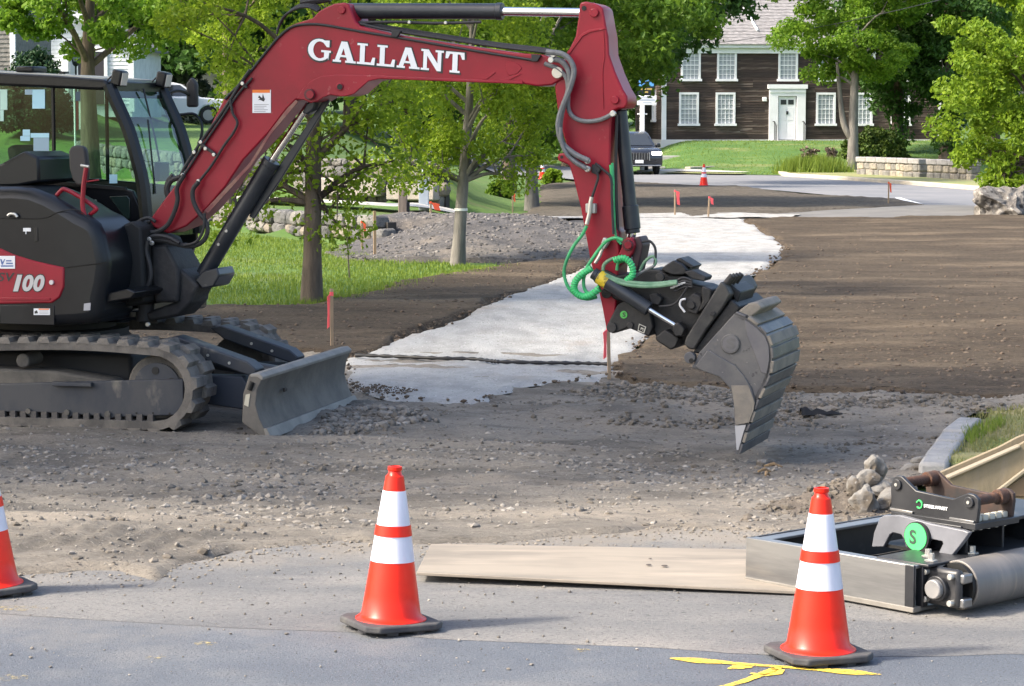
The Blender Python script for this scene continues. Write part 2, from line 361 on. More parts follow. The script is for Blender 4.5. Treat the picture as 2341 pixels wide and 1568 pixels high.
struct(sheet('path_base', PX([(1560, 507), (1640, 500), (1800, 488), (2000, 476), (2118, 469), (2250, 472), (2600, 478), (2600, 492), (2230, 495), (2000, 502), (1800, 501), (1690, 508)]), m_strip, .02, .25, .4, rag=(.08, 1), step=.3))

def fab_relief(X, Y):
    return .016*fbm(X*1.3, Y*.7, 3)+.007*np.abs(fbm(X*1.1+.3*Y, Y*4.5, 3))+.006*np.abs(fbm(X*5-.5*Y, Y*1.6, 2))+.002
FAB = PX([(799, 826), (900, 788), (1000, 754), (1080, 720), (1150, 688), (1240, 658), (1290, 638), (1345, 600), (1335, 500), (1460, 501), (1700, 504), (1745, 533), (1802, 573), (1797, 583), (1700, 652), (1600, 707), (1510, 760), (1460, 798), (1430, 832), (1400, 866), (1300, 882), (1200, 893), (1150, 906), (1120, 928), (1095, 936), (1000, 930), (940, 925), (870, 914), (812, 905), (786, 868)])
fo = sheet('landscape_fabric', FAB, m_fab, .045, .06, .12, fab_relief, rag=(.06, 2.2), kind=None, edge=.04)
tag(fo, 'long white geotextile sheet laid out as a path between the soil beds', 'fabric')
cross = sheet('landscape_fabric', [(-.9, 54.9), (1.55, 54.8), (1.9, 55.4), (3.4, 54.9), (6.2, 55.2), (6.6, 57.2), (3.5, 57.6), (1.8, 57.0), (-.9, 56.4)], m_fab, .052, .1, .2, fab_relief, rag=(.08, 1), kind=None)
tag(cross, 'narrow white fabric strip crossing the far end of the white path', 'fabric')

lawn_poly = PX([(-500, 735), (380, 718), (690, 708), (785, 692), (935, 657), (1150, 614), (1140, 602), (1000, 592), (860, 588), (815, 566), (760, 552), (480, 522), (200, 515)])+[(-17, 60), (-17, 30)]
struct(sheet('lawn', lawn_poly, m_grass, -.01, .25, .4, lambda X, Y: .02*fbm(X*.5, Y*.5, 3), rag=(.12, 1.3), step=.15))

# heap of crushed gravel between the two young trees
def heap(X, Y):
    a = np.exp(-(np.abs((X+.25)/1.55)**3.0)-(np.abs((Y-45)/5.0)**3.0))
    b = np.exp(-((X-1.4)/1.6)**2-((Y-44)/5)**2)
    return np.maximum(.42*a*(1+.22*fbm(X*1.1, Y*.6, 3)), .22*b)+.03*fbm(X*2, Y*1.3, 3)
hp = sheet('gravel_heap', [(-3.1, 40.5), (-2.6, 39.3), (-1.4, 38.6), (0, 38.4), (1.4, 37.6), (1.95, 38.5), (1.7, 54), (-1.6, 53.5), (-2.6, 48)], m_gravel, .03, .07, .12, heap, rag=(.2, .9), edge=.1, kind=None)
hp['kind'] = 'stuff'; hp['label'] = 'low grey heap of crushed gravel behind the young tree'

# far road, kerbs, pavement
struct(sheet('far_road', [(-6,128),(-1.5,112)]+PX([(1170, 400), (1240, 402), (1330, 412), (1440, 415), (1600, 423), (1750, 433), (1900, 446), (2050, 456), (2115, 469), (2240, 478), (2900, 520), (2900, 490), (2600, 464), (2220, 434), (2000, 415), (1780, 400), (1720, 391), (1640, 385), (1500, 374)])+[(3.6,112),(1,128),(-1,150),(-9,150)], m_road, .0, .5, 1.0))
struct(sheet('far_driveway', PX([(1640, 385), (1720, 391), (1785, 401), (1850, 396), (1830, 388), (1745, 381), (1680, 379)]), M('dark_driveway', (.07, .07, .075), (.1, .1, .1), scale=1, rough=.9), .012, .4, .4))
m_lawn2 = M('house_lawn', (.055, .13, .02), (.09, .165, .03), scale=.5, rough=.95, bump=.5, bscale=12, c3=(.19, .20, .075), s3=.25, lo3=.54, hi3=.7, stretch=(1, 1.8, 1), sp=[((.04, .09, .015), 6., .55, .68)])
struct(sheet('house_lawn', [(5.4, 102.2), (9.0, 100.6), (10.2, 100.0), (11, 99.2), (16, 96), (24, 90), (40, 84), (40, 128), (3, 128), (3.5, 104)], m_lawn2, .02, .5, .5, rag=(.1, .5), step=.5))
m_verge = M('dry_verge', (.26, .24, .11), (.16, .20, .06), scale=.7, rough=.95, bump=.5, bscale=10)
struct(sheet('kerb_verge', PX([(1785, 399), (2000, 413), (2220, 432), (2600, 462), (2600, 440), (2220, 412), (2000, 396), (1860, 391), (1800, 393)]), m_verge, .10, .4, .6, rag=(.05, .5), step=.4))
struct(sheet('left_verge', [(4.5,104.5),(7.6,100.6), (9.2, 99.8), (9.6, 101.2), (5.6, 104)], m_verge, .06, .3, .3))
struct(sheet('far_pavement', [(5.6, 103.4), (9.3, 101.6), (9.8, 102.2), (6.0, 105)], m_conc, .09, .3, .3))
def kerb_run(px, h=.13, wd=.28, seg=2.2, mat=m_kerb, name='kerb'):
    k = bpy.data.objects.new(name, None); col.objects.link(k); k['kind'] = 'structure'
    pts = [Vector((*GT(u, v), 0)) for u, v in px]
    for a, b in zip(pts[:-1], pts[1:]):
        n = max(1, round((b-a).length/seg))
        for i in range(n):
            p, qq = a.lerp(b, i/n), a.lerp(b, (i+1)/n); d = (qq-p); L = d.length-.02
            mb = MB().box((0, 0, 0), (L, wd, h+.25)); o = mb.build('kerb_stone', mat, k, bevel=.03)
            c = (p+qq)/2; z = float(hz(c.x, c.y)); o.location = (c.x, c.y, z+h-(h+.25)/2); o.rotation_euler[2] = math.atan2(d.y, d.x)
    return k
kerb_run([(1783, 397), (1800, 403), (1900, 409), (2000, 416), (2110, 424), (2220, 433), (2420, 450), (2600, 464)])
kerb_run([(1440, 368), (1500, 373), (1640, 384)], h=.1)
# white stop line on the far road
struct(sheet('stop_line', PX([(2045, 452), (2056, 451), (2112, 467), (2098, 468)]), M('road_paint', (.75, .76, .78), rough=.8), .006, .1, .3))
# old kerb stones and a strip of rough grass by the attachments
gk = kerb_run([(2218, 976), (2182, 1012), (2152, 1055), (2132, 1085)], h=.09, wd=.2, seg=.6, mat=M('pale_kerb', (.25, .25, .248), (.33, .325, .315), scale=4, rough=.9, bump=.5), name='old_kerb')
m_rough = M('rough_grass', (.16, .17, .06), (.23, .20, .10), scale=2.5, rough=.95, bump=.9, bscale=30, c3=(.10, .16, .03), s3=1.3, lo3=.5, hi3=.65)
struct(sheet('grass_patch', PX([(2226, 976), (2192, 1012), (2164, 1055), (2145, 1090), (2160, 1170)])+[(2.6, 13.2), (14, 13.0), (22, 14), (22, 21), (5.0, 21)]+PX([(2250, 955)]), m_rough, .06, .08, .1, lambda X, Y: .03*fbm(X*1.5, Y*1.5, 3), rag=(.06, 2), edge=.10))
# path behind the stone wall
struct(sheet('stone_path', [(-9, 60.5), (-5.2, 56.8), (-2.5, 52.6), (-1.2, 55.2), (-1.2, 57.2), (-2.6, 54.6), (-5.2, 58.6), (-9, 62.5)], m_conc, .05, .2, .3))

# yellow survey paint on the near road
def worn_paint(name, c, lo, hi):
    m, nt, b = new_mat(name); L = nt.links.new; b.inputs['Base Color'].default_value = (*c, 1); b.inputs['Roughness'].default_value = .85
    tc = node(nt, 'ShaderNodeTexCoord'); n = node(nt, 'ShaderNodeTexNoise', Scale=38., Detail=8., Roughness=.7); L(tc.outputs['Object'], n.inputs['Vector'])
    mr = node(nt, 'ShaderNodeMapRange'); mr.inputs[1].default_value = lo; mr.inputs[2].default_value = hi; L(n.outputs[0], mr.inputs[0]); L(mr.outputs[0], b.inputs['Alpha']); return m
m_yel = worn_paint('yellow_paint', (.72, .50, .06), .36, .5)
m_yel2 = worn_paint('worn_yellow_paint', (.42, .34, .14), .50, .72)
def paint(px, name='painted_mark', wid=9, m=None):
    P = [G(u, v, 0) for u, v in px]; vv = []; ff = []; n = len(P); W = wid if isinstance(wid, (list, tuple)) else [wid*(.35 if i in (0, n-1) else 1) for i in range(n)]
    for i, p in enumerate(P):
        a = Vector(P[max(i-1, 0)]); b = Vector(P[min(i+1, n-1)]); t = (b-a).normalized(); nn = Vector((-t.y, t.x)); ww = W[i]/520*.5*random.uniform(.85, 1.15); z = float(hz(*p))-.008
        vv += [(p[0]+nn.x*ww, p[1]+nn.y*ww, z), (p[0]-nn.x*ww, p[1]-nn.y*ww, z)]
    for i in range(n-1): ff.append((2*i, 2*i+1, 2*i+3, 2*i+2))
    return struct(np_mesh(name, vv, ff, m or m_yel))
def dense(a, b, n, j=0): return [(a[0]+(b[0]-a[0])*i/n+random.uniform(-j, j), a[1]+(b[1]-a[1])*i/n+random.uniform(-j, j)*.4) for i in range(n+1)]
paint(dense((1532, 1500), (2015, 1537), 20, 1), wid=[6, 26, 44, 48, 40, 26, 22, 20, 20, 20, 20, 20, 20, 20, 22, 30, 40, 44, 36, 18, 4])
paint(dense((1790, 1518), (1700, 1552), 6)+[(1672, 1560), (1630, 1569)], wid=[10, 20, 26, 28, 26, 22, 20, 20, 16])
paint([(1665, 1524), (1690, 1519), (1720, 1520)], wid=[8, 40, 10])
paint([(1715, 1534), (1750, 1538), (1778, 1534), (1783, 1527), (1760, 1523)], wid=[10, 22, 20, 20, 14])
for a, b, ww in [((-10, 1384), (120, 1388), 60), ((-10, 1545), (72, 1543), 60), ((1306, 1480), (1350, 1482), 34), ((440, 1464), (500, 1467), 40), ((330, 1500), (380, 1497), 36)]: paint(dense(a, b, 8, 1.5), wid=[4, .6*ww, ww, ww, .8*ww, ww, .7*ww, .5*ww, 4], m=m_yel2)

# ---- loose stones and clods (uncountable)
def scatter(name, pts, smin, smax, mat, flat=.65, zf=None, dz=0., power=2.5, label=None, nb=6):
    n = len(pts); bases = [rock_vf(100+i, 1, .3) for i in range(nb)]; Vs = []; Fs = []; o = 0
    s = smin+(smax-smin)*rng.random(n)**power; a = rng.random(n)*6.283; kind = rng.integers(0, nb, n)
    z = hz(pts[:, 0], pts[:, 1])+dz
    if zf is not None: z = z+zf(pts[:, 0], pts[:, 1])
    for k in range(nb):
        m = kind == k; v, f = bases[k]; c, sn = np.cos(a[m])[:, None], np.sin(a[m])[:, None]
        sx = (s[m]*(.8+.5*rng.random(m.sum())))[:, None]; sy = s[m][:, None]; sz = (s[m]*flat*(.7+.6*rng.random(m.sum())))[:, None]
        x = v[None, :, 0]*sx; y = v[None, :, 1]*sy
        W = np.stack([x*c-y*sn+pts[m, 0][:, None], x*sn+y*c+pts[m, 1][:, None], v[None, :, 2]*sz+z[m][:, None]+.25*sz], -1)
        Vs.append(W.reshape(-1, 3)); Fs.append((f[None]+(np.arange(m.sum())*len(v))[:, None, None]).reshape(-1, 3)+o); o += m.sum()*len(v)
    ob = np_mesh(name, np.concatenate(Vs), np.concatenate(Fs), mat); ob['kind'] = 'stuff'
    if label: ob['label'] = label
    return ob
def sample(poly, n, dens=None):
    A = np.array(poly); out = []; tot = 0
    while tot < n:
        P = A.min(0)+(A.max(0)-A.min(0))*rng.random((n*3, 2)); m = inside(P[:, 0], P[:, 1], poly)
        if dens is not None: m &= rng.random(len(P)) < dens(P[:, 0], P[:, 1])
        P = P[m]; out.append(P); tot += len(P)
        if len(P) == 0: break
    return np.concatenate(out)[:n]
GR = PX([(-60, 985), (500, 1000), (640, 1010), (720, 960), (800, 925), (1000, 945), (1200, 950), (1500, 985), (1650, 1060), (1800, 1040), (2000, 1000), (2120, 1000), (2060, 1120), (1900, 1190), (1700, 1195), (1420, 1200), (1250, 1215), (900, 1225), (700, 1215), (400, 1180), (200, 1120), (-60, 1140)])
def gd(X, Y): return np.clip(.22+1.0*fbm(X*.55+4, Y*.8, 3), .06, 1)
scatter('gravel', sample(GR, 15000, gd), .005, .034, m_stone_bits, zf=dirt_relief, dz=.006, power=6, flat=.45)
TOE = PX([(700, 990), (780, 935), (900, 938), (1010, 965), (860, 985)])
scatter('gravel', sample(TOE, 900), .008, .05, m_stone_bits, zf=dirt_relief, dz=.015, power=3.5)
MID = PX([(250, 1150), (420, 1110), (640, 1085), (760, 1120), (700, 1165), (480, 1170)])
scatter('gravel', sample(MID, 420), .008, .042, m_stone_bits, zf=dirt_relief, dz=.006, power=4)
ALLD = PX([(-60, 1300), (300, 1300), (700, 1230), (1400, 1200), (2000, 1220), (2130, 1050), (2341, 940), (2341, 915), (1500, 885), (1100, 935), (820, 920), (500, 990), (-60, 970)])
scatter('gravel', sample(ALLD, 5000), .006, .02, m_stone_bits, zf=dirt_relief, dz=.012, power=3)
APR = [(-2.6, 9.3), (3, 9.2), (3, 13.2), (-2.6, 13.4)]
scatter('grit', sample(APR, 1500, lambda X, Y: .1+.9*sm(9, 13.5, Y)), .003, .011, m_stone_bits, dz=-.008, power=4)
rm_ = []
for p in ragged(DIRT, .02, .10, 1.7):
    if p[1] < 14.6 and -3.5 < p[0] < 2.6:
        for _ in range(5): rm_.append((p[0]+random.gauss(0, .10), p[1]-abs(random.gauss(0, .22))+.06))
scatter('grit', np.array(rm_), .002, .014, island_mat('sandy_grit', [(.22, .19, .15), (.16, .14, .11), (.28, .245, .195)]), dz=-.008, power=4, flat=.5)
scatter('soil_crumbs', sample(LOAM_R, 8000, lambda X, Y: np.clip((X < 7)*np.exp(-(Y-21)/7), 0, 1)), .005, .032, m_clod, zf=loam_relief, dz=.045, power=5)
scatter('soil_crumbs', sample(LOAM_L, 3500), .006, .030, m_clod, zf=loam_relief, dz=.045, power=5)
BERM = PX([(1100, 942), (1390, 876), (1900, 906), (2341, 926), (2250, 955), (1900, 985), (1600, 1000), (1350, 975), (1180, 965)])
scatter('soil_crumbs', sample(BERM, 5200, lambda X, Y: np.clip(.15+1.2*fbm(X*.9, Y*2.2, 3), .03, 1)), .006, .038, island_mat('grey_clods', [(.085, .073, .058), (.13, .113, .092), (.10, .087, .07), (.19, .17, .145)]), zf=dirt_relief, dz=.01, power=4)
scatter('soil_crumbs', sample(ALLD, 2600, lambda X, Y: np.clip(.1+1.3*fbm(X*.7+9, Y*1.8, 3), .01, 1)), .006, .034, island_mat('grey_clods', []), zf=dirt_relief, dz=.008, power=4)
# dark crumbs along the rim of the fabric
rim = []
FR = ragged(FAB, .03, .07, 2.2)
for p in FR:
    if p[1] < 45:
        if random.random() < .55+.5*float(vnoise(np.array([p[0]*2.3]), np.array([p[1]*2.3]))[0]): rim.append((p[0]+random.gauss(0, .05), p[1]+random.gauss(0, .09)))
scatter('soil_crumbs', np.array(rim), .008, .032, m_clod, dz=.05, power=3)
SPILL = PX([(800, 900), (830, 890), (900, 897), (960, 905), (930, 915), (830, 912)])
scatter('soil_crumbs', sample(SPILL, 260), .006, .016, m_clod, dz=.055, power=3)
scatter('gravel', sample([(-2.6, 39), (1.8, 38), (1.7, 50), (-2, 50)], 4500), .010, .05, island_mat('heap_stones', [(.05, .047, .046), (.10, .094, .09), (.15, .14, .13), (.07, .066, .064), (.22, .205, .19)]), zf=heap, dz=.025, power=4)
# grass blades
def blades(name, pts, hmin, hmax, mat, wd=.006, dz=-.01, lean=.5, zf=None):
    n = len(pts); h = hmin+(hmax-hmin)*rng.random(n); a = rng.random(n)*6.283; t = lean*h*rng.random(n); b = rng.random(n)*6.283
    z = hz(pts[:, 0], pts[:, 1])+dz
    if zf is not None: z = z+zf(pts[:, 0], pts[:, 1])
    dx, dy = np.cos(a)*wd, np.sin(a)*wd
    V = np.stack([np.stack([pts[:, 0]-dx, pts[:, 1]-dy, z], 1), np.stack([pts[:, 0]+dx, pts[:, 1]+dy, z], 1), np.stack([pts[:, 0]+np.cos(b)*t, pts[:, 1]+np.sin(b)*t, z+h], 1)], 1)
    o = np_mesh(name, V.reshape(-1, 3), np.arange(3*n).reshape(-1, 3), mat); o['kind'] = 'stuff'; return o
m_blade = leaf_mat('grass_blades', (.07, .145, .016), (.25, .31, .045), .35)
m_blade2 = leaf_mat('dry_grass_blades', (.13, .17, .04), (.30, .26, .12), .3)
lp = [p for p in lawn_poly if p[0] > -8.5]+[(-8.5, 33)]
LV = PX([(360, 716), (690, 706), (785, 690), (935, 655), (1148, 614), (1000, 596), (860, 590), (800, 562), (480, 526), (360, 520), (-150, 540), (-150, 730)])
blades('grass', sample(LV, 62000), .03, .07, m_blade, wd=.008)
edge = []
for i in range(2600):
    k = random.random(); a = LV[1+int(k*3)]; b = LV[2+int(k*3)]; t = random.random(); edge.append((a[0]+(b[0]-a[0])*t+random.gauss(0, .12), a[1]+(b[1]-a[1])*t+random.gauss(.1, .2)))
blades('grass', np.array(edge), .05, .14, m_blade, wd=.007)
RG = PX([(2215, 974), (2170, 1015), (2140, 1080), (2341, 1080), (2420, 1000), (2341, 945), (2260, 955)])
blades('grass', sample([(3.0, 13.8), (9, 13.6), (9, 20), (4.6, 20)], 6000), .015, .045, m_blade2, wd=.005, dz=.06)
blades('grass', sample(RG, 3000), .015, .045, m_blade2, wd=.004, dz=.06)
blades('grass', sample(PX([(2190, 1010), (2290, 975), (2300, 990), (2220, 1035)]), 500), .03, .08, m_blade, wd=.004, dz=.06)
HL = [(5.4, 102.5), (9.0, 101), (16, 97), (26, 95), (26, 117), (6, 117)]
blades('grass', sample(HL, 16000), .03, .07, m_blade, wd=.016, dz=.02)
# ------------------------------------------------------------------ trees
m_bark = M('bark', (.15, .115, .085), (.085, .066, .05), scale=9, rough=.95, bump=1., bscale=30, stretch=(1, 1, .18))
m_bark_g = M('grey_bark', (.20, .185, .165), (.12, .11, .10), scale=8, rough=.95, bump=.8, bscale=26, stretch=(1, 1, .2))
m_leaf_y = leaf_mat('leaf_young', (.095, .19, .015), (.36, .46, .035), .58)
m_leaf_m = leaf_mat('leaf_mid', (.045, .12, .014), (.20, .32, .03), .5)
m_leaf_d = leaf_mat('leaf_dark', (.03, .085, .015), (.075, .155, .025), .35)
m_leaf_x = leaf_mat('leaf_evergreen', (.010, .034, .012), (.03, .075, .022), .15)
m_leaf_y2 = leaf_mat('leaf_maple', (.06, .16, .015), (.24, .37, .03), .5)
m_leaf_b = leaf_mat('leaf_bright', (.08, .18, .012), (.30, .41, .03), .5)
def leaves(centers, rad, n, size, mat, name, parent, flat=.7, up=.4, squash=1., shape=1.6):
    """ leaf-sized pointed faces spread round the clump centres """
    C = np.array(centers); k = rng.integers(0, len(C), n); r = np.array(rad)[k] if np.ndim(rad) else np.full(n, rad)
    d = rng.normal(size=(n, 3)); d /= np.linalg.norm(d, axis=1)[:, None]
    P = C[k]+d*(r*rng.random(n)**.45)[:, None]*np.array([1, 1, flat])
    nrm = rng.normal(size=(n, 3))+d*.5+np.array([0, 0, up]); nrm /= np.linalg.norm(nrm, axis=1)[:, None]
    t = np.cross(nrm, rng.normal(size=(n, 3))); t /= np.linalg.norm(t, axis=1)[:, None]; b = np.cross(nrm, t)
    s = (size*(.6+.8*rng.random(n)))[:, None]
    droop = nrm*s*.18
    V = np.stack([P-t*s*shape*.5, P+b*s*.5-t*s*.1+droop, P+t*s*shape*.5-droop, P-b*s*.5-t*s*.1+droop], 1)
    return np_mesh(name, V.reshape(-1, 3), np.arange(4*n).reshape(-1, 4), mat, parent)
def tree(name, x, y, label, trunk_r, trunk_h, crown, nclump, clump_r, nleaf, size, lm, bark, lean=(0, 0), limbs=7, group=None, z=None, flat=.7, seed=1, extra=None, shell=.35, fork=None, cut=None):
    """ crown = (dx, dy, zc, rx, ry, rz): an ellipsoid that holds the leaf clumps """
    rr = random.Random(seed); z = float(hz(x, y))-.08 if z is None else z
    t = empty(name, (x, y, z), 0, label, 'tree', group)
    cx, cy, cz, rx, ry, rz = crown; top = cz+rz*.35
    pts = []; N = 9
    for i in range(N):
        f = i/(N-1); h = f*top
        pts.append((lean[0]*f+.05*trunk_r*8*math.sin(f*5+seed)*f, lean[1]*f, h))
    rad = [trunk_r*(1.25 if i == 0 else 1)*(1-.72*(i/(N-1))**1.15) for i in range(N)]
    tb = MB().tube(pts, rad, 12)
    if fork:
        for pth, r0, r1 in fork: tb.tube(catmull(pth, 4), [r0+(r1-r0)*i/(4*(len(pth)-1)) for i in range(4*(len(pth)-1)+1)], 10)
    tk = tb.build('trunk', bark, t)
    cl = []
    for i in range(nclump):
        for _ in range(30):
            d = Vector((rr.gauss(0, 1), rr.gauss(0, 1), rr.gauss(0, 1))).normalized(); q = shell+(1-shell)*rr.random()**.6
            p = Vector((cx+d.x*rx*q, cy+d.y*ry*q, cz+d.z*rz*q))
            if cut is None or cut(p): break
        cl.append(p)
    if extra: cl += [Vector(e) for e in extra]
    def on_trunk(h):
        f = max(0, min(1, h/top)); i = min(N-2, int(f*(N-1))); g = f*(N-1)-i
        return Vector(pts[i]).lerp(Vector(pts[i+1]), g), rad[i]+(rad[i+1]-rad[i])*g
    targets = sorted(cl, key=lambda p: p.z)
    sel = [targets[int(i*len(targets)/limbs)] for i in range(limbs)]+([Vector(e) for e in extra] if extra else [])
    for p in sel:
        h0 = max(trunk_h, min(top*.9, p.z-.45*math.hypot(p.x, p.y)-.2)); a, r0 = on_trunk(h0); r0 = min(r0*.55, .28*trunk_r+.012)
        midp = a.lerp(p, .5)+Vector((0, 0, .12*(p-a).length)); pth = catmull([a, midp, p], 4)
        lb = MB().tube(pth, [r0*(1-.8*i/(len(pth)-1)) for i in range(len(pth))], 6)
        for q in sorted(cl, key=lambda c: (c-p).length)[1:4]:
            b0 = pth[5]; lb.tube([b0, b0.lerp(q, .5)+Vector((0, 0, .05)), q], [r0*.4, r0*.25, r0*.1], 5)
        lb.build('limb', bark, t)
    rads = [clump_r*rr.uniform(.65, 1.3) for _ in cl]
    leaves(cl, rads, nleaf, size, lm, 'crown', t, flat=flat)
    return t
# unseen trees added out of frame at the left to shade the work area
for i, (x, y, r, zc, rzz) in enumerate([(-10.5, 16.5, 4.6, 9.6, 4.0), (-16.5, 25.5, 5.0, 10.5, 4.4)]):
    tree('shade_maple', x, y, ['tall maple nearest the road, left of the excavator', 'broad maple behind the excavator on the left lawn'][i],
         .26, 3.6, (0, 0, zc, r, r, rzz), 80, 1.1, 7000, .26, m_leaf_m, m_bark, seed=20+i, group='maples shading the work area')
# young trees in the lawn
x, y = GT(712, 696)
tree('linden_tree', x, y, 'slim brown trunked street tree nearest the excavator, low leafy branches', .118, 1.3, (0, .2, 4.4, 2.0, 2.0, 2.6), 80, .45, 25000, .048, m_leaf_y, m_bark, lean=(.15, .0), seed=3, limbs=14, cut=lambda p: p.z > 2.25,
     extra=[(-.55, .1, 1.5), (-1.0, 0, 1.1), (.5, .1, 1.5), (1.0, 0, 1.8), (-1.2, 0, 1.65), (-.1, -.15, 1.75), (.15, 0, 2.1), (-.5, 0, 2.1), (.7, 0, 2.3), (.32, -.1, 1.05)])
x, y = GT(1046, 604)
tree('young_maple', x, y, 'young pale trunked tree with white tree tie behind the excavator boom', .105, 1.35, (.05, 0, 3.3, 1.5, 1.5, 2.1), 85, .36, 28000, .046, m_leaf_y, m_bark_g, lean=(.25, 0), seed=5, limbs=14, cut=lambda p: p.z > 1.5+.25*abs(p.x),
     extra=[(.9, 0, 1.4), (-.8, .1, 1.35), (-1.2, 0, 1.6), (1.2, 0, 1.75), (-.4, -.2, 1.5)])
tie = MB(); 
yt = bpy.data.objects['young_maple']; tie.lathe([(.098, .90), (.101, .90), (.101, .94), (.098, .94)], 16, cap=False).build('tree_tie', M('white_tie', (.75, .75, .72)), yt).location = (.055, 0, 0)
x, y = GT(517, 470)
tree('street_tree', -6.0, 52.6, 'leafy street tree behind the excavator boom, thin dark trunk', .14, 1.9, (.7, 0, 4.6, 1.8, 1.8, 2.2), 42, .38, 10000, .068, m_leaf_y, m_bark, seed=8, limbs=9, cut=lambda p: p.z > 2.5)
# the big darker trees by the far bed
x, y = GT(1216, 474)
tree('shade_tree', x, y, 'grey straight trunk of large green tree standing between arm and soil bed', .165, 1.9, (.6, 1.5, 5.0, 4.4, 4.2, 3.0), 150, .8, 32000, .11, m_leaf_m, m_bark_g, seed=11, limbs=12, cut=lambda p: p.z > 2.3-.35*min(p.x, 0)+.28*max(p.x, 0) and p.y > -2.8,
     extra=[(.2, -.4, 1.7), (-.5, -.4, 1.6), (.6, -.3, 2.0), (-1.0, -.2, 1.9), (0, -.2, 2.2)])
x, y = GT(1163, 434)
tree('shade_tree', x, y, 'dark stout trunk of tree beyond the lawn, left of the grey trunk', .22, 2.0, (-.4, 0, 5.6, 4.0, 3.6, 3.2), 110, .85, 20000, .13, m_leaf_m, m_bark, seed=12, limbs=9, cut=lambda p: p.z > 2.0)
tree('shade_tree', 3.0, 86, 'deep green tree hanging over the roof end beside the arm', .25, 3.0, (1.7, 0, 7.2, 3.3, 3.2, 3.2), 110, .85, 24000, .14, m_leaf_d, m_bark, seed=13, limbs=9, cut=lambda p: p.z > 4.5+.15*max(p.x-2, 0))
# left maple by the white house
mx, my = AT(205, 300, 62)[:2]
tree('lawn_maple', mx, my, 'maple with thick furrowed trunk in front of the white house', .27, 2.6, (.6, 0, 5.2, 3.6, 3.2, 2.2), 80, .55, 20000, .10, m_leaf_y2, m_bark, seed=15, limbs=10, cut=lambda p: p.z > 3.7, lean=(.05, 0))
# right maple with forked trunk
x, y = GT(1950, 392)
tree('forked_maple', x, y, 'maple with forked grey trunk on the kerb before the brown house', .24, 3.6, (-.3, 0, 6.6, 3.5, 3.2, 3.0), 120, .6, 32000, .105, m_leaf_y2, m_bark_g, seed=17, limbs=9, cut=lambda p: p.z > 3.6, fork=[([(.02, 0, 1.3), (-.38, 0, 1.95), (-.55, .1, 3.0), (-.7, .1, 4.6)], .17, .07)])
# bright tree above the boulder
tree('bright_tree', 12.6, 60.5, 'bright yellow green tree hanging over the boulder', .16, 1.2, (0, 0, 3.3, 2.35, 2.2, 2.9), 130, .42, 30000, .08, m_leaf_b, m_bark, seed=19, limbs=10, extra=[(-1.1, -.8, .75), (-.8, -1, .6), (-1.6, -.5, 1.3), (-.3, -1, .7)], z=0)
# trees round the brown house
for i, (u, Y, r, zc, rzz, lm, lab) in enumerate([(2052, 110, 2.7, 5.4, 3.9, m_leaf_d, 'dark tree with ivy trunk right of the forked maple'), (2165, 108, 2.6, 6.0, 4.0, m_leaf_d, 'dark tree with ivy trunk behind the bright tree'), (2270, 118, 4.0, 6.4, 4.6, m_leaf_m, 'tall green tree at the right edge behind the bright tree')]):
    p = AT(u, 300, Y); tree('ivy_tree', p.x, p.y, lab, .3, 2.2, (0, 0, zc, r, r, rzz), 90, .75, 15000, .15, lm, m_bark, seed=30+i, limbs=7, extra=[(0, -.2, .8), (.15, -.2, 1.6), (-.1, -.2, 2.2)])
# background trees left to centre
BGT = [(-80, 118, 5.5, 7, m_leaf_d), (60, 128, 6, 9, m_leaf_d), (330, 112, 4.2, 5, m_leaf_x), (420, 124, 5.5, 7.5, m_leaf_d), (560, 108, 4.2, 5.5, m_leaf_d), (660, 124, 6, 8, m_leaf_m), (800, 112, 4.6, 5.6, m_leaf_d), (930, 126, 6, 8, m_leaf_m), (1060, 116, 4.8, 6.2, m_leaf_d), (1210, 138, 5.5, 8, m_leaf_d), (1350, 140, 5.5, 8, m_leaf_m), (1300, 122, 3.2, 4.5, m_leaf_d)]
names = ['at the far left edge', 'left of the white house gable', 'right of the lantern post house', 'behind the white house', 'behind the white car', 'left of the boom lettering', 'below the boom lettering, dense', 'above the middle of the boom', 'right of the boom lettering', 'left of the arm, far behind the road', 'directly behind the arm', 'low beside the far road']
for i, (u, Y, r, zc, lm) in enumerate(BGT):
    p = AT(u, 275, Y); tree('background_tree', p.x, p.y, 'dark background tree '+names[i], .3, 2.0, (0, 0, zc, r, r*.8, zc*.8), 80, 1.1, 11000, .24, lm, m_bark, seed=50+i, limbs=6, group='trees closing the background', cut=lambda p: p.z > .8)
for i, (u, Y) in enumerate([(-150, 160), (90, 165), (330, 160), (560, 165), (800, 160), (1030, 165), (1260, 170), (1500, 165), (2050, 165), (2300, 160), (2500, 160)]):
    p = AT(u, 275, Y); tree('background_tree', p.x, p.y, 'tall distant tree in the far row, '+['outside the left edge', 'above the grey house', 'above the white gable', 'above the white car', 'above the boom bend', 'above the boom lettering', 'left of the arm top', 'right of the arm top', 'behind the ivy trees', 'behind the bright tree', 'outside the right edge'][i], .4, 3.0, (0, 0, 8.5, 7.5, 5, 8.0), 80, 1.7, 9000, .36, m_leaf_d, m_bark, seed=70+i, limbs=5, group='trees closing the background')

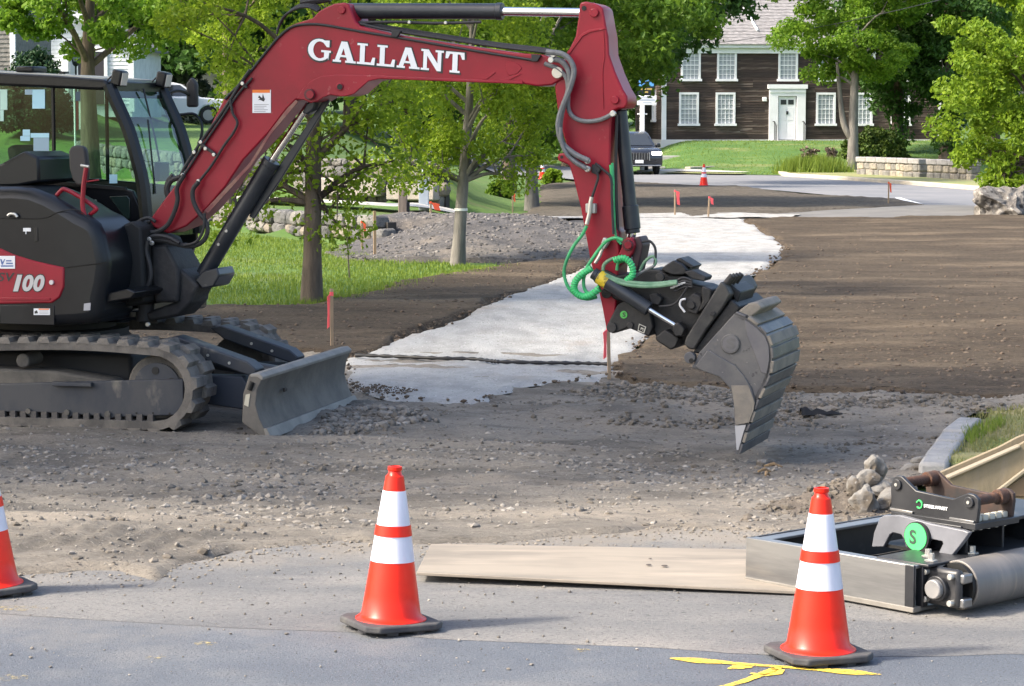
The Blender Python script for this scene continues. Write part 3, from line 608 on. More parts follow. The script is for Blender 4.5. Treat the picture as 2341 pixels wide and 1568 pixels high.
# ------------------------------------------------------------------ shrubs
def shrub(name, x, y, label, cat, dims, n, size, lm, z=None, nclump=40, clump=.35, zc=None, shell=.75, half=True):
    z = float(hz(x, y)) if z is None else z; t = empty(name, (x, y, z), 0, label, cat); rx, ry, rz = dims; cl = []
    for i in range(nclump):
        d = Vector((random.gauss(0, 1), random.gauss(0, 1), abs(random.gauss(0, 1)) if half else random.gauss(0, 1))).normalized(); q = shell+(1-shell)*random.random()
        cl.append((d.x*rx*q, d.y*ry*q, (zc or 0)+d.z*rz*q))
    st = MB()
    for c in cl[::4]: st.tube([(0, 0, 0), (c[0]*.5, c[1]*.5, max(.02, c[2]*.6)), c], [.03, .02, .008], 5)
    st.build('stem', m_bark, t); leaves(cl, clump, n, size, lm, 'foliage', t, flat=.9); return t
x, y = GT(1996, 361)
m_yew = leaf_mat('leaf_yew', (.03, .065, .012), (.11, .16, .02), .2)
shrub('yew_hedge', AT(1998, 330, 108).x, 108, 'rounded dark clipped yew hedge right of the forked maple', 'hedge', (1.4, 1.0, 1.3), 10000, .1, m_yew, nclump=140, clump=.24)
p = AT(1160, 430, 74); shrub('small_shrub', AT(1145, 430, 72).x, 72, 'small dark shrub at the foot of the stout dark trunk', 'shrub', (.35, .3, .45), 900, .09, m_leaf_m, nclump=18, clump=.16)
p = AT(1262, 395, 88); shrub('small_shrub', p.x, 88, 'small yellowish shrub beside the far cone left of the arm', 'shrub', (.3, .3, .45), 700, .1, m_leaf_b, nclump=14, clump=.16)
p = AT(78, 200, 82); shrub('evergreen_bush', p.x, 82, 'big dark evergreen bush beside the grey shingled house', 'bush', (1.1, 1.0, 2.4), 14000, .09, m_leaf_x, nclump=120, clump=.36)
p = AT(425, 170, 114); shrub('blue_shrub', p.x, 114, 'greyish blue shrub behind the white car', 'shrub', (1.1, 1.0, 3.3), 5000, .15, leaf_mat('leaf_blue', (.10, .14, .12), (.2, .24, .21), .2), nclump=70, clump=.35)
p = AT(345, 200, 116); shrub('green_shrub', p.x, 116, 'dark green shrub right of the white gabled porch', 'shrub', (1.1, 1.1, 2.9), 7000, .18, m_leaf_d, nclump=90, clump=.45)
# tall meadow plants before the house: upright blades with a few dark seed stalks
t = empty('tall_grass_bed', (*AT(1860, 380, 101.5)[:2], float(hz(AT(1860, 380, 101.5).x, 101.5))), 0, 'bed of tall bright grass and perennials left of the forked maple', 'plants')
P = np.stack([rng.normal(0, .62, 4200), rng.normal(.1, .5, 4200)], 1); P = P[np.abs(P[:, 0]) < 1.65]
n = len(P); h = (.45+.5*rng.random(n))*(1-.25*np.abs(P[:, 0]/1.6)); a = rng.random(n)*6.28; wv = .022
V = np.stack([np.stack([P[:, 0]-wv*np.cos(a), P[:, 1]-wv*np.sin(a), 0*h], 1), np.stack([P[:, 0]+wv*np.cos(a), P[:, 1]+wv*np.sin(a), 0*h], 1), np.stack([P[:, 0]+.22*rng.normal(size=n)*h, P[:, 1]+.2*rng.normal(size=n)*h, h], 1)], 1)
np_mesh('blades', V.reshape(-1, 3), np.arange(3*n).reshape(-1, 3), m_blade, t)
mb = MB()
for i in range(26):
    bx = random.choice([-.25, .75])+random.gauss(0, .18); mb.tube([(bx, 0, 0), (bx+random.gauss(0, .05), 0, random.uniform(.8, 1.15))], [.014, .008], 5)
mb.build('seed_stalks', M('dry_stalk', (.12, .085, .06)), t)
leaves([(random.choice([-.25, .75])+random.gauss(0, .16), 0, random.uniform(.75, 1.1)) for _ in range(24)], .12, 500, .08, M('dry_head', (.15, .11, .08)), 'seed_heads', t)['kind'] = 'stuff'

# ------------------------------------------------------------------ stone walls
m_wstone = [M('wall_stone_%d' % i, c, d, scale=5, rough=.9, bump=.6, bscale=14) for i, (c, d) in enumerate([((.15, .148, .142), (.085, .085, .083)), ((.20, .19, .17), (.12, .115, .105)), ((.115, .115, .113), (.065, .065, .065)), ((.21, .18, .14), (.14, .125, .105))])]
ROCKM = []
for i in range(8):
    v, f = rock_vf(300+i, 2, .16); v = np.sign(v)*np.abs(v)**.55
    for mm in m_wstone:
        o = np_mesh('stone', v, f, mm); ROCKM.append(o.data); bpy.data.objects.remove(o)
def stone_wall(name, line, h, label, size, zf=None, capstone=False):
    a0 = line[0]; t = empty(name, (a0[0], a0[1], 0), 0, label, 'wall')
    core = MB()
    for p, qv in zip(line[:-1], line[1:]):
        d = Vector((qv[0]-p[0], qv[1]-p[1], 0)); L = d.length; ang = math.atan2(d.y, d.x); rot = Matrix.Rotation(ang, 3, 'Z')
        m = Vector(((p[0]+qv[0])/2-a0[0], (p[1]+qv[1])/2-a0[1], 0)); zb = min(float(hz(*p)), float(hz(*qv)))-.1
        nrm0 = Vector((d.y, -d.x, 0)).normalized()
        core.box(m+Vector((0, 0, zb+(h+.0)*.45))-nrm0*.16, (L, .2, h*.9), rot)
        row = 0; z = 0.
        while z < h-.04:
            rh = size*random.uniform(.75, 1.15)
            if h-z-rh < size*.4: rh = h-z
            s = -random.random()*size
            while s < L:
                ww = rh*random.uniform(.95, 1.9); c = s+ww/2
                if 0 <= c <= L:
                    q = p[0]+d.x*c/L, p[1]+d.y*c/L; g = float(hz(q[0]+nrm0.x*.25, q[1]+nrm0.y*.25))
                    o = bpy.data.objects.new('stone', random.choice(ROCKM)); link(o, t)
                    o.location = (q[0]-a0[0]+random.gauss(0, .02), q[1]-a0[1]+random.gauss(0, .02), g+z+rh/2-.03)
                    o.scale = (ww*.56, .2, rh*.58); o.rotation_euler = (random.gauss(0, .05), random.gauss(0, .06), ang)
                s += ww
            z += rh
    core.build('wall_core', M('wall_gap', (.05, .045, .04), rough=1), t)
    return t
stone_wall('dry_stone_wall', [(-7.6, 53.9), (-6.1, 52.0), (-3.9, 47.8), (-2.35, 45.9)], .46, 'low dry stone wall along the lawn behind the near tree', .22)
stone_wall('rubble_wall', [(-13.6, 78.2), (-9.2, 68.6), (-4.6, 58.5)], .95, 'tall rubble retaining wall behind the excavator cab', .3)
rw = stone_wall('rubble_wall', [(-4.55, 58.4), (-1.55, 57.0)], 1.0, 'tall rubble retaining wall with granite blocks behind the wooden post', .27)
gb = MB().box((0, 0, 0), (1.55, .45, .42)).build('granite_block', M('granite', (.34, .30, .26), (.26, .24, .22), scale=3, rough=.9, bump=.4), rw, bevel=.04); gb.location = (.85, -.72, .66); gb.rotation_euler[2] = math.atan2(-1.4, 3.0)
gb2 = gb.copy(); col.objects.link(gb2); gb2.location = (2.3, -1.32, .55); gb2.scale = (.8, 1, .85)
# low wall at the right with cap stones
lw = empty('capped_wall', (*AT(1970, 400, 96)[:2], 0), 0, 'low pale stone wall with grey capstones by the far kerb', 'wall')
A = AT(1968, 400, 97.5); B = AT(2230, 410, 88)
for (pa, pb) in ((A, A.lerp(B, .58)), (A.lerp(B, .64), B)):
    d = pb-pa; L = d.length; ang = math.atan2(d.y, d.x); n = max(2, round(L/1.0))
    zb = .02
    for i in range(n):
        c = pa.lerp(pb, (i+.5)/n)
        o = MB().box((0, 0, 0), (L/n-.02, .5, .2)).build('capstone', M('cap_grey', (.30, .29, .28), (.22, .21, .2), scale=3, rough=.9, bump=.5), lw, bevel=.03)
        o.location = (c.x-lw.location.x, c.y-lw.location.y, zb+.66); o.rotation_euler[2] = ang
    for rrow in range(2):
        s = 0
        while s < L-.05:
            ww = min(L-s, random.uniform(.35, .8)); c = pa+d.normalized()*(s+ww/2)
            o = MB().box((0, 0, 0), (ww-.02, .42+random.uniform(-.03, .03), .27)).build('stone', random.choice([M('cream_stone', (.38, .33, .25), (.20, .18, .15), scale=4, rough=.9, bump=.6), M('buff_stone', (.30, .265, .21), (.17, .155, .135), scale=4, rough=.9, bump=.6), m_wstone[1]]), lw, bevel=.05)
            o.location = (c.x-lw.location.x, c.y-lw.location.y, zb+.14+rrow*.28); o.rotation_euler = (random.gauss(0, .05), random.gauss(0, .05), ang+random.gauss(0, .05)); s += ww
    c = (pa+pb)/2
    o = MB().box((0, 0, 0), (L-.06, .34, .6)).build('mortar_core', M('mortar', (.16, .14, .12), rough=1), lw); o.location = (c.x-lw.location.x, c.y-lw.location.y, zb+.3); o.rotation_euler[2] = ang
# boulder
bo = rock_obj('boulder', (AT(2300, 470, 56.5).x, 56.6, .18), (.78, .6, .56), M('boulder', (.19, .175, .155), (.085, .077, .07), scale=3.2, rough=.95, bump=1., bscale=9, c3=(.30, .28, .25), s3=6, lo3=.54, hi3=.66, sp=[((.05, .045, .04), 7., .58, .66)]), 44, sub=5, jag=.5)
tag(bo, 'large rough grey boulder under the bright tree', 'boulder')
# ------------------------------------------------------------------ buildings
m_white = M('white_paint', (.84, .85, .87), (.78, .79, .81), scale=2, rough=.6)
m_clap = [M('weathered_clapboard_%d' % i, c, d, scale=3.5, rough=.9, bump=.4, bscale=18, stretch=(.25, 1, 5), lo=.46, hi=.7) for i, (c, d) in enumerate([((.045, .031, .026), (.085, .062, .052)), ((.058, .040, .032), (.15, .115, .095)), ((.036, .026, .023), (.07, .054, .047)), ((.065, .045, .035), (.24, .20, .17))])]
m_pane = M('window_glass', (.20, .23, .26), (.42, .45, .48), scale=1.6, rough=.12, spec=.8)
m_shing = M('roof_shingle', (.26, .25, .25), (.15, .145, .145), scale=7, rough=.95, bump=.6, bscale=14, stretch=(.5, 1, 3), c3=(.36, .34, .33), s3=9, lo3=.55, hi3=.68)
m_iron = M('black_iron', (.02, .02, .022), rough=.5)
def make_window(parent, x, z, w, h, cols=4, rows=6, y=-.0):
    f = MB(); t = .1
    f.span((-w/2, -.10, 0), (-w/2+t, .02, h)).span((w/2-t, -.10, 0), (w/2, .02, h)).span((-w/2, -.104, h-t), (w/2, .018, h)).span((-w/2-.06, -.15, -.08), (w/2+.06, .016, .03))
    iw = w-2*t; ih = h-t-.03
    for i in range(1, cols): f.span((-iw/2+iw*i/cols-.011, -.066, .03), (-iw/2+iw*i/cols+.011, -.012, .03+ih))
    for j in range(1, rows): hh = .022 if j == rows//2 else .011; f.span((-iw/2, -.07 if hh > .02 else -.062, .03+ih*j/rows-hh), (iw/2, -.01, .03+ih*j/rows+hh))
    o = f.build('window', m_white, parent, smooth=False); o.location = (x, y, z)
    pm = MB().span((-iw/cols/2+.004, -.045, -ih/rows/2+.004), (iw/cols/2-.004, -.03, ih/rows/2-.004)).mesh('pane', m_pane)
    for i in range(cols):
        for j in range(rows):
            p = bpy.data.objects.new('pane', pm); link(p, o); p.location = (-iw/2+iw*(i+.5)/cols, 0, .03+ih*(j+.5)/rows)
    return o
hc = AT(1515, 322, 118); HS = 5.5
house = empty('clapboard_house', (hc.x, hc.y, 1.2), R(HS), 'dark weathered clapboard house with white trim and white doorway', 'house')
HW, HD, HH = 13.5, 9.0, 4.45
wall = MB().span((0.02, .02, -.4), (HW-.02, HD-.02, HH)).build('wall', m_clap[2], house, smooth=False)
EXPO = .118
boards = {}
def board(L, k):
    L = round(L, 1); key = (L, k)
    if key not in boards:
        mb = MB().add([(-L/2, -.03, 0), (L/2, -.03, 0), (L/2, -.002, EXPO+.012), (-L/2, -.002, EXPO+.012), (-L/2, .012, 0), (L/2, .012, 0), (L/2, .012, EXPO+.012), (-L/2, .012, EXPO+.012)], [(0, 1, 2, 3), (0, 4, 5, 1), (0, 3, 7, 4), (1, 5, 6, 2), (3, 2, 6, 7), (4, 7, 6, 5)])
        boards[key] = mb.mesh('clapboard', m_clap[k], smooth=False)
    return boards[key]
nrow = int(HH/EXPO)
for r_ in range(nrow):
    s = .12; 
    while s < HW-.15:
        L = min(HW-.12-s, random.choice([2.4, 3.6, 4.2])); L = L if HW-.12-s-L > .8 else HW-.12-s
        o = bpy.data.objects.new('clapboard', board(L, random.choice([0, 0, 1, 2, 3]))); link(o, wall); o.location = (s+L/2, 0, .1+r_*EXPO); s += L
    o = bpy.data.objects.new('clapboard', board(HD-.3, random.choice([0, 1, 1, 3]))); link(o, wall); o.rotation_euler[2] = -math.pi/2; o.location = (0, HD/2, .1+r_*EXPO)
MB().span((-.05, -.05, -.02), (.16, .14, HH)).build('corner_board', m_white, house, smooth=False)
MB().span((HW-.16, -.05, -.02), (HW+.05, .14, HH)).build('corner_board', m_white, house, smooth=False)
MB().span((-.1, -.09, -.45), (HW+.1, .1, .09)).span((-.09, .1, -.45), (.1, HD, .088)).build('foundation', M('pale_foundation', (.62, .62, .62), rough=.9), house, smooth=False)
MB().span((-.3, -.32, HH-.02), (HW+.3, .2, HH+.2)).span((-.12, -.14, HH-.28), (HW+.12, .1, HH-.03)).build('cornice', m_white, house, smooth=False)
for wx in (1.24, 3.0, 7.85, 9.65, 11.5): make_window(house, wx, .82, .94, 1.5)
for wx in (1.32, 3.05, 6.0, 7.95, 9.75, 11.6): make_window(house, wx, 2.93, .94, 1.42)
for wy in (2.4, 6.2):
    o = make_window(house, 0, 1.0, .9, 1.45); o.rotation_euler[2] = -math.pi/2; o.location = (0, wy, 1.0)
# doorway
dz = 5.1
MB().span((dz, -.16, .02), (dz+.42, .02, 2.5)).span((dz+1.33, -.16, .02), (dz+1.75, .02, 2.5)).span((dz+.42, -.162, 2.15), (dz+1.33, .02, 2.5)).span((dz-.08, -.24, 2.5), (dz+1.83, .02, 2.7)).span((dz+.0, -.2, 2.32), (dz+1.75, -.16, 2.42)).build('door_surround', m_white, house, smooth=False)
dr = MB().span((dz+.46, -.06, .1), (dz+1.29, .02, 2.13)).build('door', m_white, house, smooth=False)
for px_ in (.56, .92):
    MB().span((dz+px_, -.075, 1.75), (dz+px_+.27, -.06, 1.98)).build('door_light', M('dark_glass', (.05, .055, .06), rough=.2), dr, smooth=False)
    for pz in (.25, 1.0): MB().span((dz+px_, -.072, pz), (dz+px_+.27, -.06, pz+.62)).build('door_panel', m_white, dr, bevel=.008)
MB().span((dz+.83, -.1, 1.28), (dz+.92, -.06, 1.44)).build('knocker', m_iron, dr)
MB().span((dz+.1, -1.0, -.25), (dz+1.65, -.12, .06)).build('door_step', M('granite_step', (.38, .37, .36), rough=.9), house, bevel=.02)
for rx in (.18, 1.6):
    MB().tube([(dz+rx, -.95, .06), (dz+rx, -.95, .75), (dz+rx, -.5, .95), (dz+rx, -.17, .95)], .022, 6).tube([(dz+rx, -.5, .06), (dz+rx, -.5, .95)], .018, 6).tube([(dz+rx, -.72, .06), (dz+rx, -.72, .84)], .012, 6).build('railing', m_iron, house)
MB().span((dz-.32, -.12, 1.9), (dz-.12, 0, 2.1)).build('wall_lamp', m_white, house, bevel=.02)
# roof
RZ = 4.2
rf = MB().add([(-.35, -.4, HH+.12), (HW+.35, -.4, HH+.12), (HW+.35, HD/2, HH+RZ), (-.35, HD/2, HH+RZ), (HW+.35, HD+.4, HH+.12), (-.35, HD+.4, HH+.12)], [(0, 1, 2, 3), (3, 2, 4, 5), (0, 3, 5), (1, 4, 2), (0, 5, 4, 1)]).build('roof', m_shing, house, smooth=False)
sl_n = 26
for i in range(sl_n):         # shingle courses, each a shallow step
    a = i/sl_n; b = (i+1)/sl_n; y0, y1 = -.4+a*(HD/2+.4), -.4+b*(HD/2+.4); z0, z1 = HH+.12+a*(RZ-.12), HH+.12+b*(RZ-.12)
    mb = MB().add([(-.36, y0, z0+.035), (HW+.36, y0, z0+.035), (HW+.36, y1, z1+.012), (-.36, y1, z1+.012), (-.36, y0, z0), (HW+.36, y0, z0)], [(0, 1, 2, 3), (4, 5, 1, 0)])
    mb.build('shingle_course', m_shing, rf, smooth=False)
p0 = Vector((4.6, .35, HH+.12+(.75/4.9)*(RZ-.12)+.07)); p1 = Vector((3.75, 3.3, HH+.12+(3.7/4.9)*(RZ-.12)+.07))
MB().tube([p0, p1], .06, 6).build('roof_edge_strip', m_white, rf)
MB().span((6.2, HD/2-.5, HH+RZ-.4), (7.4, HD/2+.5, HH+RZ+1.2)).build('chimney', M('chimney_brick', (.30, .12, .08), rough=.9), rf, smooth=False)

def simple_house(name, u, v, Y, label, w, d, h, rise, wallm, roofm, rows, rz=0, gable_front=True, door=None):
    p = AT(u, v, Y); z0 = float(hz(p.x, Y))
    t = empty(name, (p.x, Y, z0), R(rz), label, 'house')
    body = MB().prism([(-w/2, -.5), (w/2, -.5), (w/2, h), (0, h+rise), (-w/2, h)], 0, d).build('wall', wallm, t, smooth=False) if gable_front else MB().span((-w/2, 0, -.5), (w/2, d, h)).build('wall', wallm, t, smooth=False)
    ex = .15; me = None
    for i in range(int((h+rise)/ex)):
        z = i*ex; hw = w/2 if z+ex < h else w/2*max(.02, 1-(z+ex-h)/rise)
        if z+ex > h and not gable_front: break
        if hw < .3: break
        o = MB().add([(-hw, -.03, z), (hw, -.03, z), (hw, -.004, z+ex), (-hw, -.004, z+ex), (-hw, 0, z), (hw, 0, z)], [(0, 1, 2, 3), (4, 5, 1, 0)]).build('siding_board', wallm, body, smooth=False)
    if gable_front:
        sl = math.hypot(w/2, rise)
        for s_ in (-1, 1):
            MB().add([(s_*(w/2+.3), -.35, h-.3*rise/(w/2)+.06), (0, -.35, h+rise+.06), (0, d+.3, h+rise+.06), (s_*(w/2+.3), d+.3, h-.3*rise/(w/2)+.06), (s_*(w/2+.3), -.35, h-.3*rise/(w/2)+.2), (0, -.35, h+rise+.2), (0, d+.3, h+rise+.2), (s_*(w/2+.3), d+.3, h-.3*rise/(w/2)+.2)], [(0, 1, 2, 3), (4, 7, 6, 5), (0, 4, 5, 1), (3, 2, 6, 7), (0, 3, 7, 4)]).build('roof', roofm, t, smooth=False)
            MB().add([(s_*(w/2+.32), -.38, h-.3*rise/(w/2)-.02), (0, -.38, h+rise-.02), (0, -.38, h+rise+.21), (s_*(w/2+.32), -.38, h-.3*rise/(w/2)+.21), (s_*(w/2+.32), -.34, h-.3*rise/(w/2)-.02), (0, -.34, h+rise-.02), (0, -.34, h+rise+.21), (s_*(w/2+.32), -.34, h-.3*rise/(w/2)+.21)], [(0, 1, 2, 3), (4, 7, 6, 5), (0, 4, 5, 1), (3, 2, 6, 7)]).build('rake_board', m_white, t, smooth=False)
    else:
        MB().add([(-w/2-.3, -.4, h), (w/2+.3, -.4, h), (w/2+.3, d/2, h+rise), (-w/2-.3, d/2, h+rise), (w/2+.3, d+.4, h), (-w/2-.3, d+.4, h)], [(0, 1, 2, 3), (3, 2, 4, 5), (0, 3, 5), (1, 4, 2), (0, 5, 4, 1)]).build('roof', roofm, t, smooth=False)
    for s_ in (-1, 1): MB().span((s_*w/2-.09, -.06, -.3), (s_*w/2+.09, .06, h)).build('corner_board', m_white, t, smooth=False)
    return t
m_wclap = M('white_clapboard', (.72, .74, .77), (.62, .64, .67), scale=3, rough=.7)
m_gshing = M('grey_wall_shingle', (.24, .225, .205), (.15, .14, .13), scale=9, rough=.95, bump=.5, bscale=20)
wh = simple_house('white_house', 135, 170, 96, 'white clapboard house with gable end, lantern in front', 5.6, 8, 2.2, 1.55, m_wclap, M('grey_roof', (.2, .2, .21), (.14, .14, .15), scale=6, rough=.9), 14)
dd = MB().span((.75, -.08, .0), (1.75, .02, 2.0)).build('door', M('dark_door', (.045, .04, .05), rough=.5), wh, smooth=False)
MB().span((.62, -.09, -.02), (.75, .03, 2.12)).span((1.75, -.09, -.02), (1.88, .03, 2.12)).span((.62, -.092, 2.0), (1.88, .032, 2.14)).build('door_frame', m_white, wh, smooth=False)
MB().span((.2, -.3, 0), (.42, -.08, 2.25)).build('porch_post', m_white, wh, bevel=.01)
make_window(wh, -1.2, .7, .9, 1.2, 2, 4)
gh = simple_house('shingle_house', -95, 170, 84, 'grey shingled house at the far left edge with white corner boards', 3.7, 7, 5.2, 1.6, m_gshing, M('grey_roof', (.2, .2, .21)), 20, gable_front=False)
bw = simple_house('white_house', 470, 150, 128, 'white clapboard house far behind the white car', 6.0, 7, 4.4, 2.0, m_wclap, M('grey_roof', (.2, .2, .21)), 20, gable_front=False)
make_window(bw, .6, 2.4, .9, 1.4, 2, 4); make_window(bw, -1.6, 2.4, .9, 1.4, 2, 4)

# lantern on its post
p = AT(173, 137, 88); zb = float(hz(p.x, 88))
lt = empty('lantern_post', (p.x, 88, zb), 0, 'black lantern on slim post before the white house', 'lamp post'); hz0 = p.z-zb
MB().tube([(0, 0, -.1), (0, 0, hz0-.2)], .035, 8).build('post', m_iron, lt)
ln = MB().lathe([(.05, hz0-.22), (.11, hz0-.16), (.17, hz0+.12), (.2, hz0+.13), (.1, hz0+.24), (.03, hz0+.27), (.02, hz0+.34)], 6).build('lantern', m_iron, lt, smooth=False)
MB().lathe([(.09, hz0-.15), (.165, hz0+.1)], 6).build('lantern_glass', M('lantern_glass', (.35, .37, .38), rough=.2), ln, smooth=False).location = (0, -.012, 0)

# hanging inn sign
sp = AT(1468, 325, 104); sgn = empty('hanging_sign', (sp.x, 104, float(hz(sp.x, 104))), R(4), 'white post with blue hanging sign and white board below', 'sign')
zz = lambda v: AT(1468, v, 104).z-float(hz(sp.x, 104)); q = 104/5660
MB().span((-.09, -.09, -.2), (.09, .09, zz(238))).span((-.2, -.07, zz(262)), (.2, .07, zz(259))).build('post', m_white, sgn, bevel=.01)
MB().tube([(0, 0, zz(238)), (0, 0, zz(174)), (.55, 0, zz(174))], .03, 6).build('iron_arm', m_iron, sgn)
bd = MB().span((-.2, -.03, zz(216)), (.52, .03, zz(179))).build('sign_board', M('sign_navy', (.015, .02, .03), rough=.4), sgn, bevel=.01)
MB().span((-.15, -.036, zz(197)), (.47, -.03, zz(182))).build('picture_panel', M('sign_blue', (.12, .38, .75), rough=.5), bd)
e = MB().add([(.0, -.04, zz(190)), (.08, -.04, zz(186)), (.15, -.04, zz(188)), (.16, -.04, zz(184)), (.19, -.04, zz(186)), (.27, -.04, zz(185)), (.33, -.04, zz(187)), (.22, -.04, zz(190)), (.2, -.04, zz(194)), (.13, -.04, zz(194)), (.11, -.04, zz(190))], [tuple(range(11))]).build('bird_emblem', m_iron, bd)
for i, (a, b, zv) in enumerate([(-.08, .0, 203), (.04, .16, 203), (.19, .40, 203), (.08, .24, 210)]): MB().span((a, -.037, zz(zv+2.2)), (b, -.03, zz(zv-1.6))).build('gilt_lettering', M('gilt', (.5, .36, .1), rough=.5), bd)
wb = MB().span((-.22, -.03, zz(240)), (.6, .03, zz(218))).build('white_board', m_white, sgn, bevel=.01)
for a, b, zv, hh in [(-.05, .44, 223, 1), (-.14, .52, 228.5, 2), (.0, .38, 234.5, 1)]: MB().span((a, -.035, zz(zv+hh)), (b, -.03, zz(zv-hh))).build('lettering_line', M('pale_letter', (.45, .50, .58)), wb)

# overhead cable fixed to the house eave
a, b = AT(1640, 98, 117.3), AT(2900, -230, 70)
wp = [a.lerp(b, i/24)-Vector((0, 0, 4*.55*(i/24)*(1-i/24))) for i in range(25)]
tag(MB().tube(wp, .014, 5).build('overhead_cable', m_iron), 'thin overhead cable crossing in front of the forked maple crown', 'cable')
# steps on the house lawn
for i, (u, v) in enumerate([(1484, 357), (1494, 346), (1531, 336)]):
    pp = AT(u, v, [103.4, 106.2, 110][i]); o = MB().span((-.5, -.2, -.2), (.5, .25, .1)).build('granite_step', M('granite_step', (.38, .37, .36)), None, bevel=.02)
    o.location = (pp.x, pp.y, float(hz(pp.x, pp.y))+.02); tag(o, ['lowest granite garden step beside the dark car', 'middle granite garden step on the house lawn', 'highest granite garden step on the house lawn'][i], 'step')
# post and utility pedestal
pp = G(921, 515, .0); po = empty('wooden_post', (AT(921, 500, 50).x, 50, float(hz(AT(921, 500, 50).x, 50))-.05), 0, 'grey weathered square wooden post at the end of the stone wall', 'post')
hpost = AT(921, 428, 50).z-po.location.z
MB().span((-.09, -.09, 0), (.09, .09, hpost)).build('timber', M('grey_timber', (.22, .18, .15), (.14, .115, .10), scale=8, rough=.95, bump=.6, bscale=20, stretch=(1, 1, .15)), po, bevel=.015)
MB().span((.09, -.05, hpost-.5), (.14, .05, hpost-.3)).build('latch_plate', m_iron, po)
ub = empty('utility_pedestal', (AT(969, 470, 55.5).x, 55.5, .33), 0, 'pale blue grey metal utility pedestal behind the wooden post', 'utility box')
zt = AT(969, 412, 55.5).z-.33
MB().span((-.11, -.11, -.2), (.11, .11, zt)).span((-.125, -.125, zt), (.125, .125, zt+.05)).build('cabinet', M('pedestal_grey', (.40, .45, .50), rough=.5, metal=.2), ub, bevel=.01)
MB().lathe([(.05, zt+.05), (.05, zt+.22), (.02, zt+.25)], 10).build('vent_cap', M('pedestal_grey', (.40, .45, .50)), ub)

# ------------------------------------------------------------------ cars
def car(name, loc, rz, label, paint, lights=False):
    t = empty(name, loc, rz, label, 'car')
    W = .97
    def arch(cx, r=.42, n=8): return [(cx-r*math.cos(math.pi*i/n), .34+r*math.sin(math.pi*i/n)) for i in range(n+1)]
    side = [(-2.42, .36)]+arch(-1.48)+arch(1.48)+[(2.38, .32), (2.46, .45), (2.47, .72), (2.40, .92), (2.25, 1.02), (1.05, 1.12), (-2.15, 1.14), (-2.40, 1.05), (-2.46, .7)]
    MB().prism(side, -W, W).build('body', paint, t, bevel=.07, seg=3)
    gx = [(-2.3, 1.1), (-1.95, 1.62), (-1.5, 1.72), (.0, 1.74), (.35, 1.66), (1.15, 1.1)]
    v = []; 
    for s_ in (-1, 1):
        for (x, z) in gx: v.append((x, s_*(W-.06-.22*(z-1.1)/.62), z))
    n = len(gx); f = [tuple(range(n)), tuple(range(2*n-1, n-1, -1))]+[(i, i+n, (i+1) % n+n, (i+1) % n) for i in range(n)]
    MB().add(v, f).build('cabin', paint, t, bevel=.04)
    gl = M('car_glass', (.03, .035, .04), rough=.08, spec=.8)
    def q(x, z, s_, e=.012): return (x, s_*(W-.06-.22*(z-1.1)/.62+e), z)
    for s_ in (-1, 1):
        MB().add([q(-2.05, 1.16, s_), q(-.75, 1.16, s_), q(-.75, 1.63, s_), q(-1.75, 1.6, s_)], [(0, 1, 2, 3)]).build('side_window', gl, t, smooth=False)
        MB().add([q(-.65, 1.16, s_), q(.95, 1.16, s_), q(.28, 1.63, s_), q(-.65, 1.64, s_)], [(0, 1, 2, 3)]).build('side_window', gl, t, smooth=False)
    def fq(x, y, z): return (x+.012, y, z+.012)
    def fl(z): return .35+(1.66-z)/(.56)*.8
    MB().add([fq(fl(1.17), -.78, 1.17), fq(fl(1.17), .78, 1.17), fq(fl(1.62), .6, 1.62), fq(fl(1.62), -.6, 1.62)], [(0, 1, 2, 3)]).build('windscreen', gl, t, smooth=False)
    trim = M('car_trim', (.02, .02, .022), rough=.5); chrome = M('chrome', (.7, .7, .72), rough=.2, metal=1.)
    MB().span((2.44, -.42, .58), (2.50, .42, .90)).build('grille', trim, t, bevel=.03)
    for y_ in (-.43, .40): MB().span((2.455, y_, .57), (2.52, y_+.03, .91)).build('grille_trim', chrome, t)
    for i in range(7): MB().span((2.49, -.36+i*.115, .6), (2.51, -.345+i*.115, .88)).build('grille_bar', chrome, t)
    MB().span((2.44, -.9, .36), (2.495, .9, .40)).build('bumper_trim', chrome, t, bevel=.01)
    MB().span((2.43, -.75, .42), (2.49, .75, .55)).build('lower_intake', trim, t, bevel=.02)
    MB().span((2.5, -.17, .47), (2.53, .17, .60)).build('number_plate', m_white, t)
    if lights:
        lm_, lnt, lb = new_mat('headlight_lit'); lb.inputs['Emission Color'].default_value = (1, .9, .75, 1); lb.inputs['Emission Strength'].default_value = 4; lb.inputs['Base Color'].default_value = (.8, .8, .8, 1)
    else: lm_ = M('headlight', (.6, .6, .62), rough=.1)
    for s_ in (-1, 1):
        MB().span((2.25, s_*.52, .80), (2.475, s_*.93, .93)).build('headlight', lm_, t, bevel=.03)
        mr = MB().span((.75, s_*.93, 1.1), (.95, s_*1.13, 1.26)).build('mirror', paint, t, bevel=.04)
        for cx in (-1.48, 1.48):
            wl = MB().cyl((cx, s_*(W-.22), .36), (cx, s_*(W-.01), .36), .36, 24).build('tyre', M('tyre', (.02, .02, .02), rough=.9), t, bevel=.03)
            MB().cyl((cx, s_*(W-.03), .36), (cx, s_*(W+.004), .36), .23, 16).build('rim', M('rim', (.35, .35, .36), rough=.35, metal=.8), wl)
    return t
cx_, cy_ = G(1440, 401, 0)
car('dark_suv', (AT(1446, 400, 101).x, 103.2, 0), R(-90+6), 'dark grey luxury SUV driving towards the camera with headlight lit', M('dark_car_paint', (.014, .016, .022), rough=.25, coat=.8), True)
p = AT(405, 290, 106)
car('white_suv', (p.x-.1, 106, float(hz(p.x, 106))-.02), R(4), 'white parked SUV behind the excavator cab', M('white_car_paint', (.75, .77, .8), rough=.3, coat=.6))
